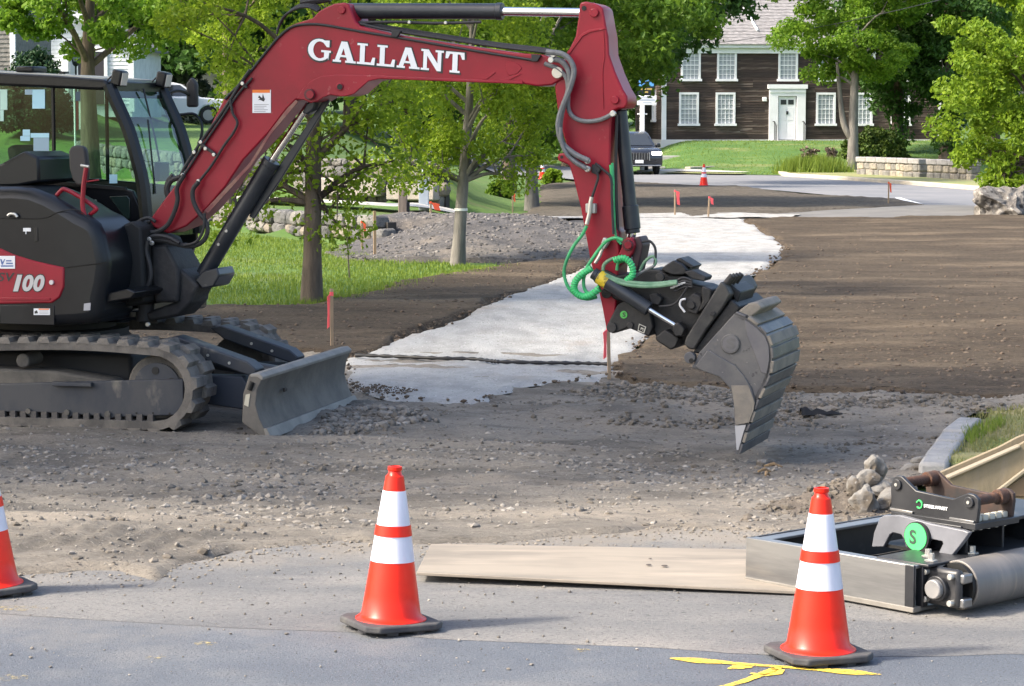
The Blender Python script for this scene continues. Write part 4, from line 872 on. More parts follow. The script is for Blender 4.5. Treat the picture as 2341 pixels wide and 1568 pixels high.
# flag hanging by the house, seen through the cab glass
p = AT(183, 210, 70); fz = float(hz(p.x, 70)); fg = empty('flag', (p.x, 70, fz), 0, 'striped flag hanging limp from a pole, seen through cab glass', 'flag')
MB().tube([(-.16, 0, -.1), (-.16, 0, p.z-fz+.3)], .025, 8).build('pole', m_white, fg)
for i in range(5):
    zt_ = p.z-fz; mb = MB(); x0 = -.12+i*.075
    mb.add([(x0, .02*(i % 2), zt_), (x0+.075, .02*((i+1) % 2), zt_), (x0+.06, .03*((i+1) % 2), zt_-1.05), (x0-.01, .03*(i % 2), zt_-1.1+.05*i)], [(0, 1, 2, 3)])
    mb.build('stripe', M('flag_red', (.35, .04, .05)) if i % 2 == 0 else M('flag_white', (.7, .7, .7)), fg)
MB().span((-.13, -.012, p.z-fz-.25), (.26, -.004, p.z-fz+.01)).build('canton', M('flag_blue', (.03, .05, .2)), fg)
# ------------------------------------------------------------------ excavator
PHU, PHT = R(18), R(13); GZ = -.18
_b = G(609, 999, GZ); EO = (_b[0]-(2.3*math.cos(PHT)-1.16*math.sin(PHT)), _b[1]-(-2.3*math.sin(PHT)-1.16*math.cos(PHT)))
def _loc(u, v, yl, ph):
    c, s = math.cos(ph), math.sin(ph); d = ray(u, v); t = (yl+EO[0]*s+EO[1]*c)/(d[0]*s+d[1]*c); p = (d[0]*t-EO[0], d[1]*t-EO[1], CAMH+d[2]*t-GZ)
    return (p[0]*c-p[1]*s, p[2])
def U(u, v, y): return _loc(u, v, y, PHU)        # upper works frame: (x forward, z up) on the plane y
def T(u, v, y): return _loc(u, v, y, PHT)        # undercarriage frame
Z1 = lambda p: (p[0]*.27333, 142.9+p[1]*.27333)
Z2 = lambda p: (400.1+p[0]*.39062, 171.5+p[1]*.39062)
Z2B = lambda p: (p[0]*.30977, 543+p[1]*.30977)
Z3 = lambda p: (514.4+p[0]*.41505, p[1]*.41505)
Z4 = lambda p: (1200.2+p[0]*.32812, 171.5+p[1]*.32812)
Z5 = lambda p: (1257.4+p[0]*.32812, 543+p[1]*.32812)
def UU(pts, y, z=None): return [U(*(z(p) if z else p), y) for p in pts]
def U3(pts, y, z=None):
    out = []
    for p in pts:
        yy = p[2] if len(p) > 2 else y; a = U(*(z(p) if z else p[:2]), yy); out.append((a[0], yy, a[1]))
    return out
ex = empty('excavator', (EO[0], EO[1], GZ), -PHT, 'red and black tracked excavator with dozer blade and tilting bucket', 'excavator')
RZU = -(PHU-PHT)
m_red = M('machine_red', (.30, .008, .024), (.23, .008, .020), scale=2.2, rough=.42, coat=.08, spec=.35, sp=[((.34, .10, .10), 11., .68, .78), ((.12, .03, .03), 24., .70, .76)], c3=(.26, .05, .045), s3=5, lo3=.66, hi3=.8)
m_blk = M('machine_black', (.005, .006, .008), (.010, .011, .013), scale=3, rough=.28, spec=.35, bump=.08, bscale=60)
m_hood = M('hood_black', (.006, .007, .010), (.011, .013, .016), scale=1.6, rough=.3, spec=.35, c3=(.035, .034, .032), s3=2.2, lo3=.62, hi3=.9)
m_cast = M('dusty_casting', (.014, .014, .016), (.04, .038, .036), scale=3, rough=.7, bump=.3, bscale=30)
m_rub = M('track_rubber', (.085, .078, .07), (.17, .152, .13), scale=3.5, rough=.9, bump=.5, bscale=30, lo=.4, hi=.6)
m_rubd = M('track_rubber_dark', (.045, .043, .042), (.09, .082, .075), scale=4, rough=.9, bump=.4, bscale=30)
m_frame = M('track_frame', (.022, .028, .04), (.05, .051, .055), scale=2.5, rough=.55, c3=(.16, .145, .12), s3=4, lo3=.58, hi3=.72, stretch=(1, 1, .6))
m_dusty = M('dusty_frame', (.13, .118, .10), (.07, .066, .06), scale=4, rough=.95, bump=.4)
m_steel = M('worn_steel', (.155, .14, .12), (.10, .093, .083), scale=3, rough=.7, metal=.0, spec=.3, bump=.15, bscale=40, c3=(.10, .095, .09), s3=9, lo3=.68, hi3=.76)
m_bkt = M('bucket_steel', (.10, .10, .108), (.15, .145, .14), scale=3, rough=.5, metal=.4, bump=.12, bscale=35, c3=(.24, .215, .18), s3=2.4, lo3=.55, hi3=.72, sp=[((.05, .05, .052), 16., .66, .74), ((.32, .30, .27), 30., .68, .74)])
m_bktd = M('bucket_dusty', (.23, .205, .17), (.16, .148, .13), scale=5, rough=.85, bump=.3)
m_chr = M('chrome_rod', (.75, .75, .76), rough=.12, metal=1.)
m_cyl = M('cylinder_black', (.016, .02, .027), (.03, .034, .04), scale=4, rough=.35, c3=(.16, .15, .14), s3=14, lo3=.7, hi3=.76)
m_hose = M('rubber_hose', (.02, .02, .022), rough=.6)
m_ghose = M('grey_hose', (.17, .175, .18), (.12, .125, .13), scale=20, rough=.55)
m_green = M('green_hose', (.05, .42, .15), (.03, .25, .10), scale=8, rough=.45)
m_green2 = M('green_hose_dusty', (.17, .30, .19), (.10, .22, .13), scale=14, rough=.6)
m_stick = M('sticker_white', (.75, .76, .78), rough=.5)
m_glass = glass_mat('cab_glass', (.54, .72, .63))
m_zinc = M('zinc', (.55, .54, .5), rough=.4, metal=.7)
def up(mb, name, mat, bevel=0., seg=2, parent=None, label=None):
    return mb.build(name, mat, parent or ex, bevel=bevel, seg=seg, label=label, rz=None if parent else RZU)
def plate(px, y, th, name, mat, z=None, bevel=0., parent=None, label=None, seg=2, away=True):
    return up(MB().prism(UU(px, y, z), y, y+th), name, mat, bevel, seg, parent, label)
def hose(px, y, r, mat, z=None, name='hose', parent=None, n=5, sides=8):
    return up(MB().tube(catmull(U3(px, y, z), n), r, sides), name, mat, parent=parent)

# --- undercarriage
def track(y0, y1, near):
    r = .285; x1, x0 = 1.40, -.95; zc = .345; loop = []
    n = 14
    for i in range(n+1): a = -math.pi/2+math.pi*i/n; loop.append((x1+r*math.cos(a), zc+r*math.sin(a), math.cos(a), math.sin(a)))
    m = 20
    for i in range(1, m): f = i/m; loop.append((x1+(x0-x1)*f, zc+r+.02*math.sin(f*math.pi*2)*(1)+.03*f, 0, 1))
    for i in range(n+1): a = math.pi/2+math.pi*i/n; loop.append((x0+r*math.cos(a), zc+.03*(1-i/n)+r*math.sin(a), math.cos(a), math.sin(a)))
    for i in range(1, m): f = i/m; loop.append((x0+(x1-x0)*f, zc-r, 0, -1))
    v = []; f = []; N = len(loop); t = .032
    for (x, z, nx, nz) in loop:
        v += [(x-nx*t, y0, z-nz*t), (x+nx*t, y0, z+nz*t), (x+nx*t, y1, z+nz*t), (x-nx*t, y1, z-nz*t)]
    for i in range(N):
        j = (i+1) % N
        for k in range(4): f.append((4*i+k, 4*i+(k+1) % 4, 4*j+(k+1) % 4, 4*j+k))
    tr = MB().add(v, f).build('track', m_rub, ex)
    # lugs at even pitch, two staggered rows
    P = np.array([(a[0], a[1]) for a in loop]+[loop[0][:2]]); seg = np.hypot(*np.diff(P, axis=0).T); cum = np.concatenate([[0], np.cumsum(seg)]); tot = cum[-1]
    K = 40; wd = (y1-y0)
    lm = MB().add([(-.055, -.12, -.01), (.055, -.12, -.01), (.055, .12, -.01), (-.055, .12, -.01), (-.036, -.105, .036), (.036, -.115, .036), (.036, .11, .036), (-.036, .11, .036)], [(0, 3, 2, 1), (4, 5, 6, 7), (0, 1, 5, 4), (2, 3, 7, 6), (0, 4, 7, 3), (1, 2, 6, 5)]).mesh('lug', m_rub, smooth=False)
    for row in (0, 1):
        for k in range(K):
            s = ((k+.5*row)/K*tot) % tot; i = min(N-1, int(np.searchsorted(cum, s, 'right')-1)); f_ = (s-cum[i])/max(seg[i], 1e-6); a, b = loop[i], loop[(i+1) % N]
            x = a[0]+(b[0]-a[0])*f_; z = a[1]+(b[1]-a[1])*f_; nx = a[2]+(b[2]-a[2])*f_; nz = a[3]+(b[3]-a[3])*f_
            o = bpy.data.objects.new('lug', lm); link(o, tr); o.location = (x+nx*t, y0+.115+row*(wd-.23), z+nz*t)
            o.rotation_euler = (0, math.atan2(nx, nz), 0); o.scale = (1, 1 if row else -1, 1) if False else (1, 1, 1)
    tm = MB().box((0, 0, 0), (.046, .12, .05)).mesh('drive_tooth', m_rubd, smooth=False)
    for k in range(27):
        o = bpy.data.objects.new('drive_tooth', tm); link(o, tr); o.location = (x0+(k+.5)*(x1-x0)/27, y0+.09, zc-r+.055)
    ym = (y0+y1)/2; s_ = -1 if near else 1; yo = y0 if near else y1
    for cx, nm in ((x1, 'idler_wheel'), (x0, 'drive_sprocket')):
        w = MB().lathe([(.05, -.13), (.235, -.13), (.25, -.11), (.25, .11), (.235, .13), (.05, .13)], 32).build(nm, m_dusty, ex); w.rotation_euler = (math.pi/2, 0, 0); w.location = (cx, ym, zc)
        d = MB().lathe([(.0, -.02), (.19, -.02), (.19, .02), (.0, .02)], 28, cap=False).build('wheel_disc', m_frame, w); d.location = (0, 0, .13 if near else -.13)
        for k in range(5):
            a = k*1.2566+.4; MB().lathe([(.0, 0), (.03, 0), (.03, .006), (0, .006)], 12, c=(.13*math.cos(a), .13*math.sin(a), .149 if near else -.153), cap=False).build('wheel_hole', M('void_black', (.004, .004, .004)), w)
    return tr
track(-1.16, -.71, True); track(.71, 1.16, False)
def tp(px, y, z=Z2B): return [T(*z(p), y) for p in px]
sidep = tp([(1352, 1042), (1355, 1225), (1290, 1312), (900, 1325), (870, 1318), (840, 1330), (790, 1345), (745, 1320), (560, 1305), (505, 1330), (455, 1300), (280, 1290), (215, 1322), (165, 1285)], -1.11)
for s_ in (-1, 1):
    y0 = -1.11 if s_ < 0 else 1.06
    pr = MB().prism(sidep+[(-.75, .085), (-.8, .30)], y0, y0+.05).build('track_frame', m_frame, ex, bevel=.008)
    MB().prism([(-.7, .27), (1.15, .27), (1.0, .39), (.55, .45), (-.5, .47)], s_*1.05 if s_ > 0 else -1.07, s_*.8).build('track_frame_top', m_dusty, ex, bevel=.02)
    if s_ < 0:
        for p in ((215, 1278), (500, 1287), (800, 1298)):
            a = T(*Z2B(p), -1.11); MB().cyl((a[0], -1.135, a[1]), (a[0], -1.10, a[1]), .022, 8).build('bolt', m_dusty, pr)
        for p in ((1008, 1295), (1130, 1295), (1252, 1298)):
            a = T(*Z2B(p), -1.11); MB().cyl((a[0], -1.114, a[1]), (a[0], -1.10, a[1]), .008, 8).build('bolt_hole', M('void_black', (.004, .004, .004)), pr)
        a, b = T(*Z2B((400, 1060)), -1.11), T(*Z2B((690, 1098)), -1.11)
        MB().span((a[0], -1.16, b[1]), (b[0], -1.11, a[1])).build('step_bar', m_frame, pr, bevel=.005)
    a = T(*Z2B((197, 902)), -1.0)
    MB().cyl((a[0], s_*1.08, a[1]), (a[0], s_*.8, a[1]), .055, 16).build('carrier_roller', m_dusty, ex, bevel=.01)
    for k in range(5): MB().cyl((-.6+k*.42, s_*1.06, .14), (-.6+k*.42, s_*.82, .14), .085, 16).build('track_roller', m_dusty, ex)
MB().span((-.9, -.72, .26), (1.05, .72, .56)).build('centre_frame', M('frame_dark', (.02, .021, .024), rough=.7), ex, bevel=.03)
MB().lathe([(.52, .52), (.52, .62), (.60, .63), (.60, .70), (.5, .71), (.5, .80)], 32, c=(.1, 0, 0)).build('slew_ring', M('frame_dark', (.02, .021, .024)), ex)
# dozer blade
def tq(px, y): return [T(u, v, y) for u, v in px]
bl_p = tq([(570, 856), (556, 900), (553, 965), (600, 1000), (612, 1001), (606, 984), (592, 955), (584, 925), (588, 890), (600, 866), (590, 859)], -1.16)
bl = MB().prism(bl_p, -1.16, 1.16).build('dozer_blade', m_steel, ex, bevel=.006)
ce = tq([(603, 980), (610, 979), (622, 1003), (610, 1006)], -1.16)
MB().prism(ce, -1.165, 1.165).build('cutting_edge', M('edge_steel', (.22, .205, .18), (.15, .14, .125), scale=4, rough=.6, metal=.1), bl, bevel=.003)
a = T(574, 882, -1.16); MB().tube([(a[0]-.012, -1.166, a[1]-.03), (a[0]+.012, -1.166, a[1]+.03)], .02, 10).build('slot', M('void_black', (.004, .004, .004)), bl)
a = tq([(562, 902), (572, 900), (568, 930), (558, 925)], -1.163); MB().prism(a, -1.166, -1.161).build('paint_mark', M('mark_cream', (.5, .46, .36)), bl)
lip = tq([(572, 855), (592, 853), (602, 862), (600, 870), (588, 862), (572, 862)], -1.16)
MB().prism(lip, -1.162, 1.162).build('blade_top_lip', M('lip_steel', (.24, .225, .2), (.18, .17, .155), scale=5, rough=.7), bl, bevel=.006)
for i, (dy, u, v) in enumerate([(-.55, 0, 0), (-.05, 0, 0), (.75, 0, 0)]):
    c0 = T(596, 868, -1.16); MB().box((c0[0]-.01-.03*(i == 1), dy, c0[1]-.14+.08*i), (.02, .06+.02*i, .03)).build('mud_spot', M('mud_dark', (.05, .042, .035), rough=1), bl, bevel=.006)
arm_p = tq([(385, 772), (412, 766), (575, 824), (596, 842), (590, 860), (560, 850), (420, 800)], -.52)
arm_l = tq([(440, 855), (560, 858), (575, 880), (570, 935), (440, 915)], -.52)
for y_ in (-.62, .42):
    a_ = MB().prism(arm_p, y_, y_+.2).build('blade_arm', m_frame, ex, bevel=.012)
    MB().prism(arm_l, y_+.03, y_+.17).build('arm_web', M('arm_blue', (.03, .037, .052), rough=.6), a_, bevel=.01)
    for k in (.45, .75): MB().cyl((arm_p[1][0]+(arm_p[2][0]-arm_p[1][0])*k, y_-.006, arm_p[1][1]+(arm_p[2][1]-arm_p[1][1])*k-.06), (arm_p[1][0]+(arm_p[2][0]-arm_p[1][0])*k, y_+.004, arm_p[1][1]+(arm_p[2][1]-arm_p[1][1])*k-.06), .012, 8).build('bolt', m_zinc, a_)
MB().cyl((1.15, -.1, .5), (2.15, -.1, .36), .06, 14).build('blade_cylinder', m_cyl, ex)
MB().cyl((1.7, -.1, .425), (2.2, -.1, .35), .035, 12).build('blade_cylinder_rod', m_chr, ex)

# --- upper body
YB = -1.06
hoodp = UU([(0, 427), (27, 426), (68, 430), (109, 446), (153, 471), (178, 487), (202, 498), (219, 512), (231, 539), (237, 571), (242, 590), (243, 608), (238, 651), (230, 682), (224, 737), (173, 744), (124, 746), (0, 741)], YB)
hl = hoodp[0]; hb = hoodp[-1]
rear = [(-1.18, hb[1]), (-1.28, 1.05), (-1.22, 1.6), (-.95, hl[1])]
hood = up(MB().prism(hoodp+rear, YB, -.42), 'engine_hood', m_hood, .09, 4)
up(MB().prism([(-1.26, .80), (-1.3, 1.3), (-1.1, 1.75), (-.5, 1.8), (-.5, .80)], .0, 1.06), 'rear_counterweight', m_hood, .08, 4)
red_px = [(-140, 545), (-60, 556), (0, 568), (31, 582), (77, 596), (120, 606), (146, 611), (146, 655), (136, 680), (118, 693), (0, 695), (-140, 694)]
rp = plate(red_px, YB-.012, .03, 'red_side_panel', m_red, bevel=.012, parent=hood)
plate([(0, 680), (114, 681), (114, 686), (0, 686)], YB-.02, .012, 'panel_rib', m_red, bevel=.003, parent=hood)
plate([(0, 698), (124, 698), (124, 743), (0, 740)], YB-.006, .02, 'skirt_panel', m_hood, bevel=.004, parent=hood)
plate([(-20, 585), (34, 585), (34, 614), (-20, 614)], YB-.017, .004, 'dealer_label', m_stick, parent=hood)
for a, b, c in ((14, 596, 12), (14, 602, 15), (2, 608, 28)): plate([(a, b-1.6), (a+c, b-1.6), (a+c, b+1.6), (a, b+1.6)], YB-.0185, .001, 'label_print', M('print_blue', (.1, .16, .35)), parent=hood)
plate([(0, 592), (3, 592), (6, 599), (10, 592), (12, 592), (7, 603), (5, 606), (3, 603)], YB-.0185, .001, 'label_print', M('print_blue', (.1, .16, .35)), parent=hood)
plate([(77, 705), (114, 705), (114, 720), (77, 720)], YB-.009, .003, 'warning_label', m_stick, parent=hood)
plate([(88, 705.5), (112, 705.5), (112, 708), (88, 708)], YB-.0105, .001, 'label_print', M('print_orange', (.8, .2, .03)), parent=hood)
for i in range(3): plate([(90, 710+i*3), (111, 710+i*3), (111, 711+i*3), (90, 711+i*3)], YB-.0105, .001, 'label_print', M('print_grey', (.35, .35, .37)), parent=hood)
plate([(79, 712), (84, 709), (87, 716), (79, 717)], YB-.0105, .001, 'label_print', M('print_black', (.03, .03, .03)), parent=hood)
plate([(192, 694), (207, 692), (206, 709), (191, 710)], YB-.004, .006, 'small_label', M('print_grey', (.35, .35, .37)), parent=hood)
plate([(53, 521), (70, 521), (70, 529), (60, 529), (60, 535), (58, 535), (58, 529), (53, 529)], YB-.006, .006, 'small_label', m_stick, parent=hood)
plate([(78, 521), (86, 521), (87, 551), (79, 553)], YB-.005, .01, 'vent_slot', M('void_black', (.004, .004, .004)), parent=hood, bevel=.003)
hd = plate(UUH := [(17, 487), (42, 487), (44, 500), (18, 497)], YB-.004, .01, 'handle_recess', M('void_black', (.004, .004, .004)), parent=hood, bevel=.003)
up(MB().tube(catmull(U3([(18, 493), (24, 489), (34, 490), (40, 496)], YB-.02), 4), .012, 8), 'latch_handle', m_zinc, parent=hood)
a = U(121, 645, YB); up(MB().cyl((a[0], YB-.03, a[1]), (a[0], YB-.005, a[1]), .018, 14), 'reflector_knob', M('knob', (.6, .55, .55)), parent=hood)
up(MB().tube([U3([(60, 521)], YB)[0], U3([(61, 521)], YB)[0]], .001, 4), 'seam', m_hood, parent=hood)
up(MB().tube(catmull(U3([(-20, 499), (60, 500), (105, 498), (130, 486), (175, 479), (205, 500)], YB-.002), 4), .004, 5), 'panel_seam', M('void_black', (.004, .004, .004)), parent=hood)
up(MB().tube(U3([(150, 612), (243, 600)], YB-.003), .004, 5), 'panel_seam', M('void_black', (.004, .004, .004)), parent=hood)
def text_mesh(body, shear=0., bold=0., space=1.):
    cu = bpy.data.curves.new('text', 'FONT'); cu.body = body; cu.shear = shear; cu.offset = bold; cu.space_character = space; cu.resolution_u = 4
    o = bpy.data.objects.new('text', cu); col.objects.link(o); bpy.context.view_layer.update()
    me = bpy.data.meshes.new_from_object(o.evaluated_get(bpy.context.evaluated_depsgraph_get())); v = np.array([p.co[:] for p in me.vertices]); f = [tuple(p.vertices) for p in me.polygons]
    bpy.data.objects.remove(o); bpy.data.curves.remove(cu); bpy.data.meshes.remove(me)
    v[:, 0] -= v[:, 0].min(); v[:, 1] -= v[:, 1].min(); v /= v[:, 1].max(); return v, f
def letters(body, px0, pxw, pxh, y, mat, name, shear=0., bold=0., slope=0., parent=None, space=1.):
    v, f = text_mesh(body, shear, bold, space); k = pxw/v[:, 0].max()
    pts = [U(px0[0]+p[0]*k, px0[1]+p[0]*k*slope-p[1]*pxh, y) for p in v]
    return up(MB().add([(a[0], y, a[1]) for a in pts], f), name, mat, parent=parent)
m_silver = M('silver_print', (.45, .45, .47), rough=.4, metal=.3)
for i, ch in enumerate('100'):
    px0 = (30+[0, 21, 46][i], 666); ww = [21, 26, 26][i]
    letters(ch, (px0[0]-1.6, px0[1]+2), ww+3.4, 42.5, YB-.0145, M('print_black', (.03, .03, .03)), 'numeral_outline', .22, .06, parent=hood)
    letters(ch, px0, ww, 38, YB-.017, m_silver, 'numeral', .22, .045, parent=hood)
letters('S', (-6, 643), 17, 20, YB-.0145, M('print_black', (.03, .03, .03)), 'letter', .2, .02, parent=hood)
letters('V', (13, 643), 21, 20, YB-.0145, M('print_black', (.03, .03, .03)), 'letter', .2, .02, parent=hood)
# black box on the hood, front housing, deck
up(MB().prism(UU([(-60, 378), (0, 375), (55, 345), (88, 359), (90, 416), (40, 425), (-60, 428)], -.75), -.75, -.15), 'air_filter_box', m_hood, .02)
plate([(8, 372), (54, 349), (58, 351), (14, 376)], -.752, .02, 'filter_lid_slot', M('void_black', (.004, .004, .004)))
up(MB().span((-1.0, -.6, .80), (1.0, 1.02, .98)), 'deck', m_blk, .03)
plate([(232, 672), (290, 660), (310, 668), (300, 682), (250, 690), (240, 700), (228, 738), (222, 738), (224, 690)], -.95, .5, 'deck_bracket', m_blk, bevel=.01)
plate([(228, 540), (300, 505), (322, 520), (330, 690), (300, 700), (232, 690)], -.62, .5, 'front_bulkhead', M('bulkhead', (.010, .011, .012), rough=.8), bevel=.02)
# red hand rails and mirror
hose([(126, 452), (137, 438), (150, 433), (189, 454), (217, 474), (219, 480), (202, 493), (196, 500)], -.93, .017, m_red, name='hand_rail')
hose([(197, 383), (193, 410), (191, 427), (189, 470), (196, 500), (207, 530), (222, 562), (229, 577), (238, 596), (236, 609), (226, 616), (206, 617)], -.98, .019, m_red, name='hand_rail')
hose([(197, 415), (226, 411)], -.98, .006, m_red, name='rail_hook'); hose([(185, 378), (203, 381)], -.99, .011, m_zinc, name='rail_pin')
mi = plate([(156, 345), (161, 335), (172, 332), (188, 334), (194, 341), (198, 372), (198, 405), (190, 424), (175, 424), (165, 410), (158, 385)], -.93, .06, 'wing_mirror', M('mirror_shell', (.025, .023, .024), rough=.6), bevel=.02, seg=3)

# --- cab
YR, YL = .10, 1.10
prof = [(-230, 158), (0, 172), (225, 189), (243, 197)]
pil = [(246, 195), (262, 233), (290, 296), (309, 362), (322, 416), (331, 501), (333, 545)]
def cabx(u, v): return U(u, v, YR)
rear_x = cabx(0, 172)[0]-.95
roof_pts = UU([(0, 166), (120, 172), (238, 181), (250, 190), (247, 203), (228, 206), (0, 196)], YR)
rb, rt = roof_pts[-1][1], roof_pts[0][1]
cab = up(MB().prism(roof_pts+[(rear_x, rb+.02), (rear_x, rt+.03)], YR-.01, YL+.01), 'cab_roof', m_blk, .03, 3)
up(MB().prism(UU([(0, 164), (120, 169.5), (232, 178), (232, 182), (0, 170)], YR)+[(rear_x+.1, rt+.02), (rear_x+.1, rt+.06)], YR+.05, YL-.05), 'roof_cap', M('cream_roof', (.45, .42, .33), rough=.7), .01, parent=cab)  # thin cream slab paints the sunlit edge of the dark roof
for y_ in (YR+.03, YL-.03):
    pts = [(a[0], y_, a[1]) for a in UU(pil, YR)]
    up(MB().tube(catmull(pts, 3), .058, 8), 'front_pillar', m_blk)
    rp_ = [(rear_x+.05, y_, rb+.05), (rear_x+.02, y_, 1.0)]; up(MB().tube(rp_, .05, 8), 'rear_pillar', m_blk)
    m0 = U(117, 205, YR)[0]; up(MB().tube([(m0, y_, rb+.05), (m0-.0, y_, 1.62)], .018, 6), 'window_divider', m_blk)
lowz = U(90, 414, YR)[1]
lowp = UU([(90, 414), (284, 431), (303, 436), (331, 501), (333, 560), (320, 600), (100, 600)], YR)
lw_ = up(MB().prism(lowp+[(rear_x, .95), (rear_x, lowz)], YR, YR+.05), 'cab_side_panel', m_blk, .01)
plate([(249, 449), (290, 447), (297, 455), (297, 500), (288, 503)], YR-.012, .014, 'lower_window', M('dark_glass_cab', (.02, .035, .03), rough=.1), bevel=.006, parent=lw_)
for p in ((219, 459), (169, 467), (252, 491)): a = U(*p, YR); up(MB().cyl((a[0], YR-.015, a[1]), (a[0], YR, a[1]), .012, 8), 'bolt', m_zinc, parent=lw_)
plate([(87, 410), (286, 428), (289, 436), (90, 420)], YR-.012, .03, 'window_seal', M('void_black', (.004, .004, .004)))
lowl = [(x, z) for x, z in lowp]+[(rear_x, .95), (rear_x, lowz)]
up(MB().prism(lowl, YL-.05, YL), 'cab_side_panel', m_blk, .01)
fx = UU(pil, YR)
gp = [fx[0]]+fx[1:5]
for nm, y_ in (('side_window', YR+.03), ('side_window', YL-.03)):
    up(MB().add([(x-.02, y_, z) for x, z in gp]+[(rear_x+.05, y_, lowz), (rear_x+.05, y_, rb+.03)], [tuple(range(len(gp)+2))]), nm, m_glass)
wv = []; 
for x, z in fx: wv += [(x+.01, YR+.05, z), (x+.01, YL-.05, z)]
up(MB().add(wv, [(2*i, 2*i+1, 2*i+3, 2*i+2) for i in range(len(fx)-1)]), 'windscreen', m_glass)
up(MB().add([(rear_x+.03, YR+.05, lowz), (rear_x+.03, YL-.05, lowz), (rear_x+.03, YL-.05, rb), (rear_x+.03, YR+.05, rb)], [(0, 1, 2, 3)]), 'rear_window', m_glass)
h0 = fx[0]; up(MB().span((h0[0]-.03, YR+.03, h0[1]-.10), (h0[0]+.03, YL-.03, h0[1]+.035)), 'windscreen_header', m_blk, .012)
# wiper
up(MB().tube([(h0[0]+.06, .62, h0[1]-.02), (h0[0]+.17, .60, h0[1]-.42), (h0[0]+.22, .58, h0[1]-.62)], .008, 5), 'wiper', m_hose)
up(MB().tube([(fx[2][0]+.03, .42, fx[2][1]+.08), (fx[3][0]+.03, .34, fx[3][1]), (fx[4][0]+.03, .3, fx[4][1]-.1)], .008, 5), 'wiper_blade', m_hose)
for y_ in (.17, .98):
    w_ = up(MB().box((h0[0]+.07, y_, h0[1]+.06), (.09, .13, .13), Matrix.Rotation(R(12), 3, 'Y')), 'work_light', m_blk, .015)
    up(MB().box((h0[0]+.117, y_, h0[1]+.05), (.008, .1, .1), Matrix.Rotation(R(12), 3, 'Y')), 'lamp_lens', M('lamp_lens', (.55, .52, .45), rough=.2), parent=w_)
    up(MB().tube(catmull([(h0[0]+.03, y_, h0[1]+.1), (h0[0]-.02, y_-.05, h0[1]+.02), (h0[0]+.04, y_-.07, h0[1]-.06)], 4), .007, 5), 'lamp_cable', m_hose, parent=w_)
up(MB().tube(catmull([(h0[0]+.02, YL, h0[1]-.06), (h0[0]+.1, YL+.12, h0[1]-.03), (h0[0]+.16, YL+.22, h0[1]-.07)], 4), .014, 6), 'mirror_arm', m_blk)
up(MB().prism([(h0[0]+.12, h0[1]-.17), (h0[0]+.22, h0[1]-.17), (h0[0]+.22, h0[1]+.03), (h0[0]+.17, h0[1]+.09), (h0[0]+.12, h0[1]+.03)], YL+.2, YL+.26), 'cab_mirror', M('mirror_shell', (.025, .023, .024)), .02)
up(MB().tube(catmull([(fx[3][0]+.02, YL+.02, fx[3][1]-.05), (fx[2][0]+.16, YL+.08, fx[2][1]-.02), (fx[2][0]+.1, YL+.08, fx[2][1]+.12), (fx[2][0]-.02, YL+.02, fx[2][1]+.12)], 4), .014, 6), 'grab_handle', m_blk)
rc = U(72, 167, .6); up(MB().box((rc[0], .6, rc[1]+.03), (.17, .25, .05)), 'roof_beacon', m_blk, .015)
rc2 = U(160, 172, .6); up(MB().box((rc2[0], .5, rc2[1]+.02), (.05, .08, .02)), 'roof_bolt', m_blk, .006)
# papers stuck on the glass
m_paper = [M('paper_blue', (.42, .68, .78), rough=.6), M('paper_mint', (.50, .72, .62), rough=.6), M('paper_slate', (.30, .42, .50), rough=.6)]
for i, (a, b, c, d, k) in enumerate([(0, 225, 60, 395, 1), (270, 225, 375, 385, 0), (0, 397, 30, 490, 1), (190, 560, 250, 613, 0), (170, 615, 250, 655, 0), (255, 590, 410, 628, 0), (280, 630, 410, 738, 2), (290, 740, 420, 833, 0), (330, 835, 425, 945, 0), (915, 935, 980, 1010, 0), (208, 225, 268, 268, 2)]):
    plate([(a, b), (c, b), (c, d), (a, d)], YR+.022, .003, 'taped_paper', m_paper[k], z=Z1)
# seat, console
sx = U(160, 360, .5)[0]
st = up(MB().box((sx-.15, .62, 1.45), (.5, .48, .14)), 'seat', M('seat_black', (.02, .02, .021), rough=.8), .04)
up(MB().box((sx-.42, .62, 1.82), (.12, .44, .72), Matrix.Rotation(R(-12), 3, 'Y')), 'seat_back', M('seat_black', (.02, .02, .021)), .04, parent=st)
up(MB().box((sx+.05, .28, 1.5), (.5, .12, .3)), 'console', m_blk, .03)
up(MB().tube([(sx+.2, .28, 1.6), (sx+.24, .28, 1.78)], .015, 8).lathe([(.02, 0), (.03, .05), (.028, .1), (.0, .12)], 10, c=(sx+.24, .28, 1.76)), 'control_lever', m_blk)
up(MB().box((sx+.62, .95, 1.95), (.05, .2, .16)), 'monitor', m_blk, .01)

# --- swing bracket at the boom foot
plate([(344, 562), (378, 560), (406, 611), (408, 640), (406, 692), (353, 692), (346, 640)], -.47, .44, 'swing_bracket', m_cast, bevel=.025, seg=3)
plate([(318, 560), (345, 535), (372, 545), (385, 580), (352, 600), (348, 690), (330, 700)], -.40, .34, 'swing_bracket_web', M('bulkhead', (.010, .011, .012)), bevel=.02)
plate([(396, 600), (440, 640), (452, 655), (440, 676), (438, 690), (408, 722), (340, 735), (330, 715), (400, 690)], -.42, .32, 'swing_bracket_nose', m_cast, bevel=.02)
a, b = U(346, 690, -.25), U(346, 732, -.25); up(MB().cyl((a[0], -.36, a[1]), (b[0], -.36, b[1]), .075, 20), 'swing_pin_housing', m_cast, .01)
a, b = U(228, 708, -.5), U(330, 706, -.4); up(MB().cyl((a[0], -.45, a[1]), (b[0], -.40, b[1]), .026, 14), 'swing_cylinder_rod', m_chr)
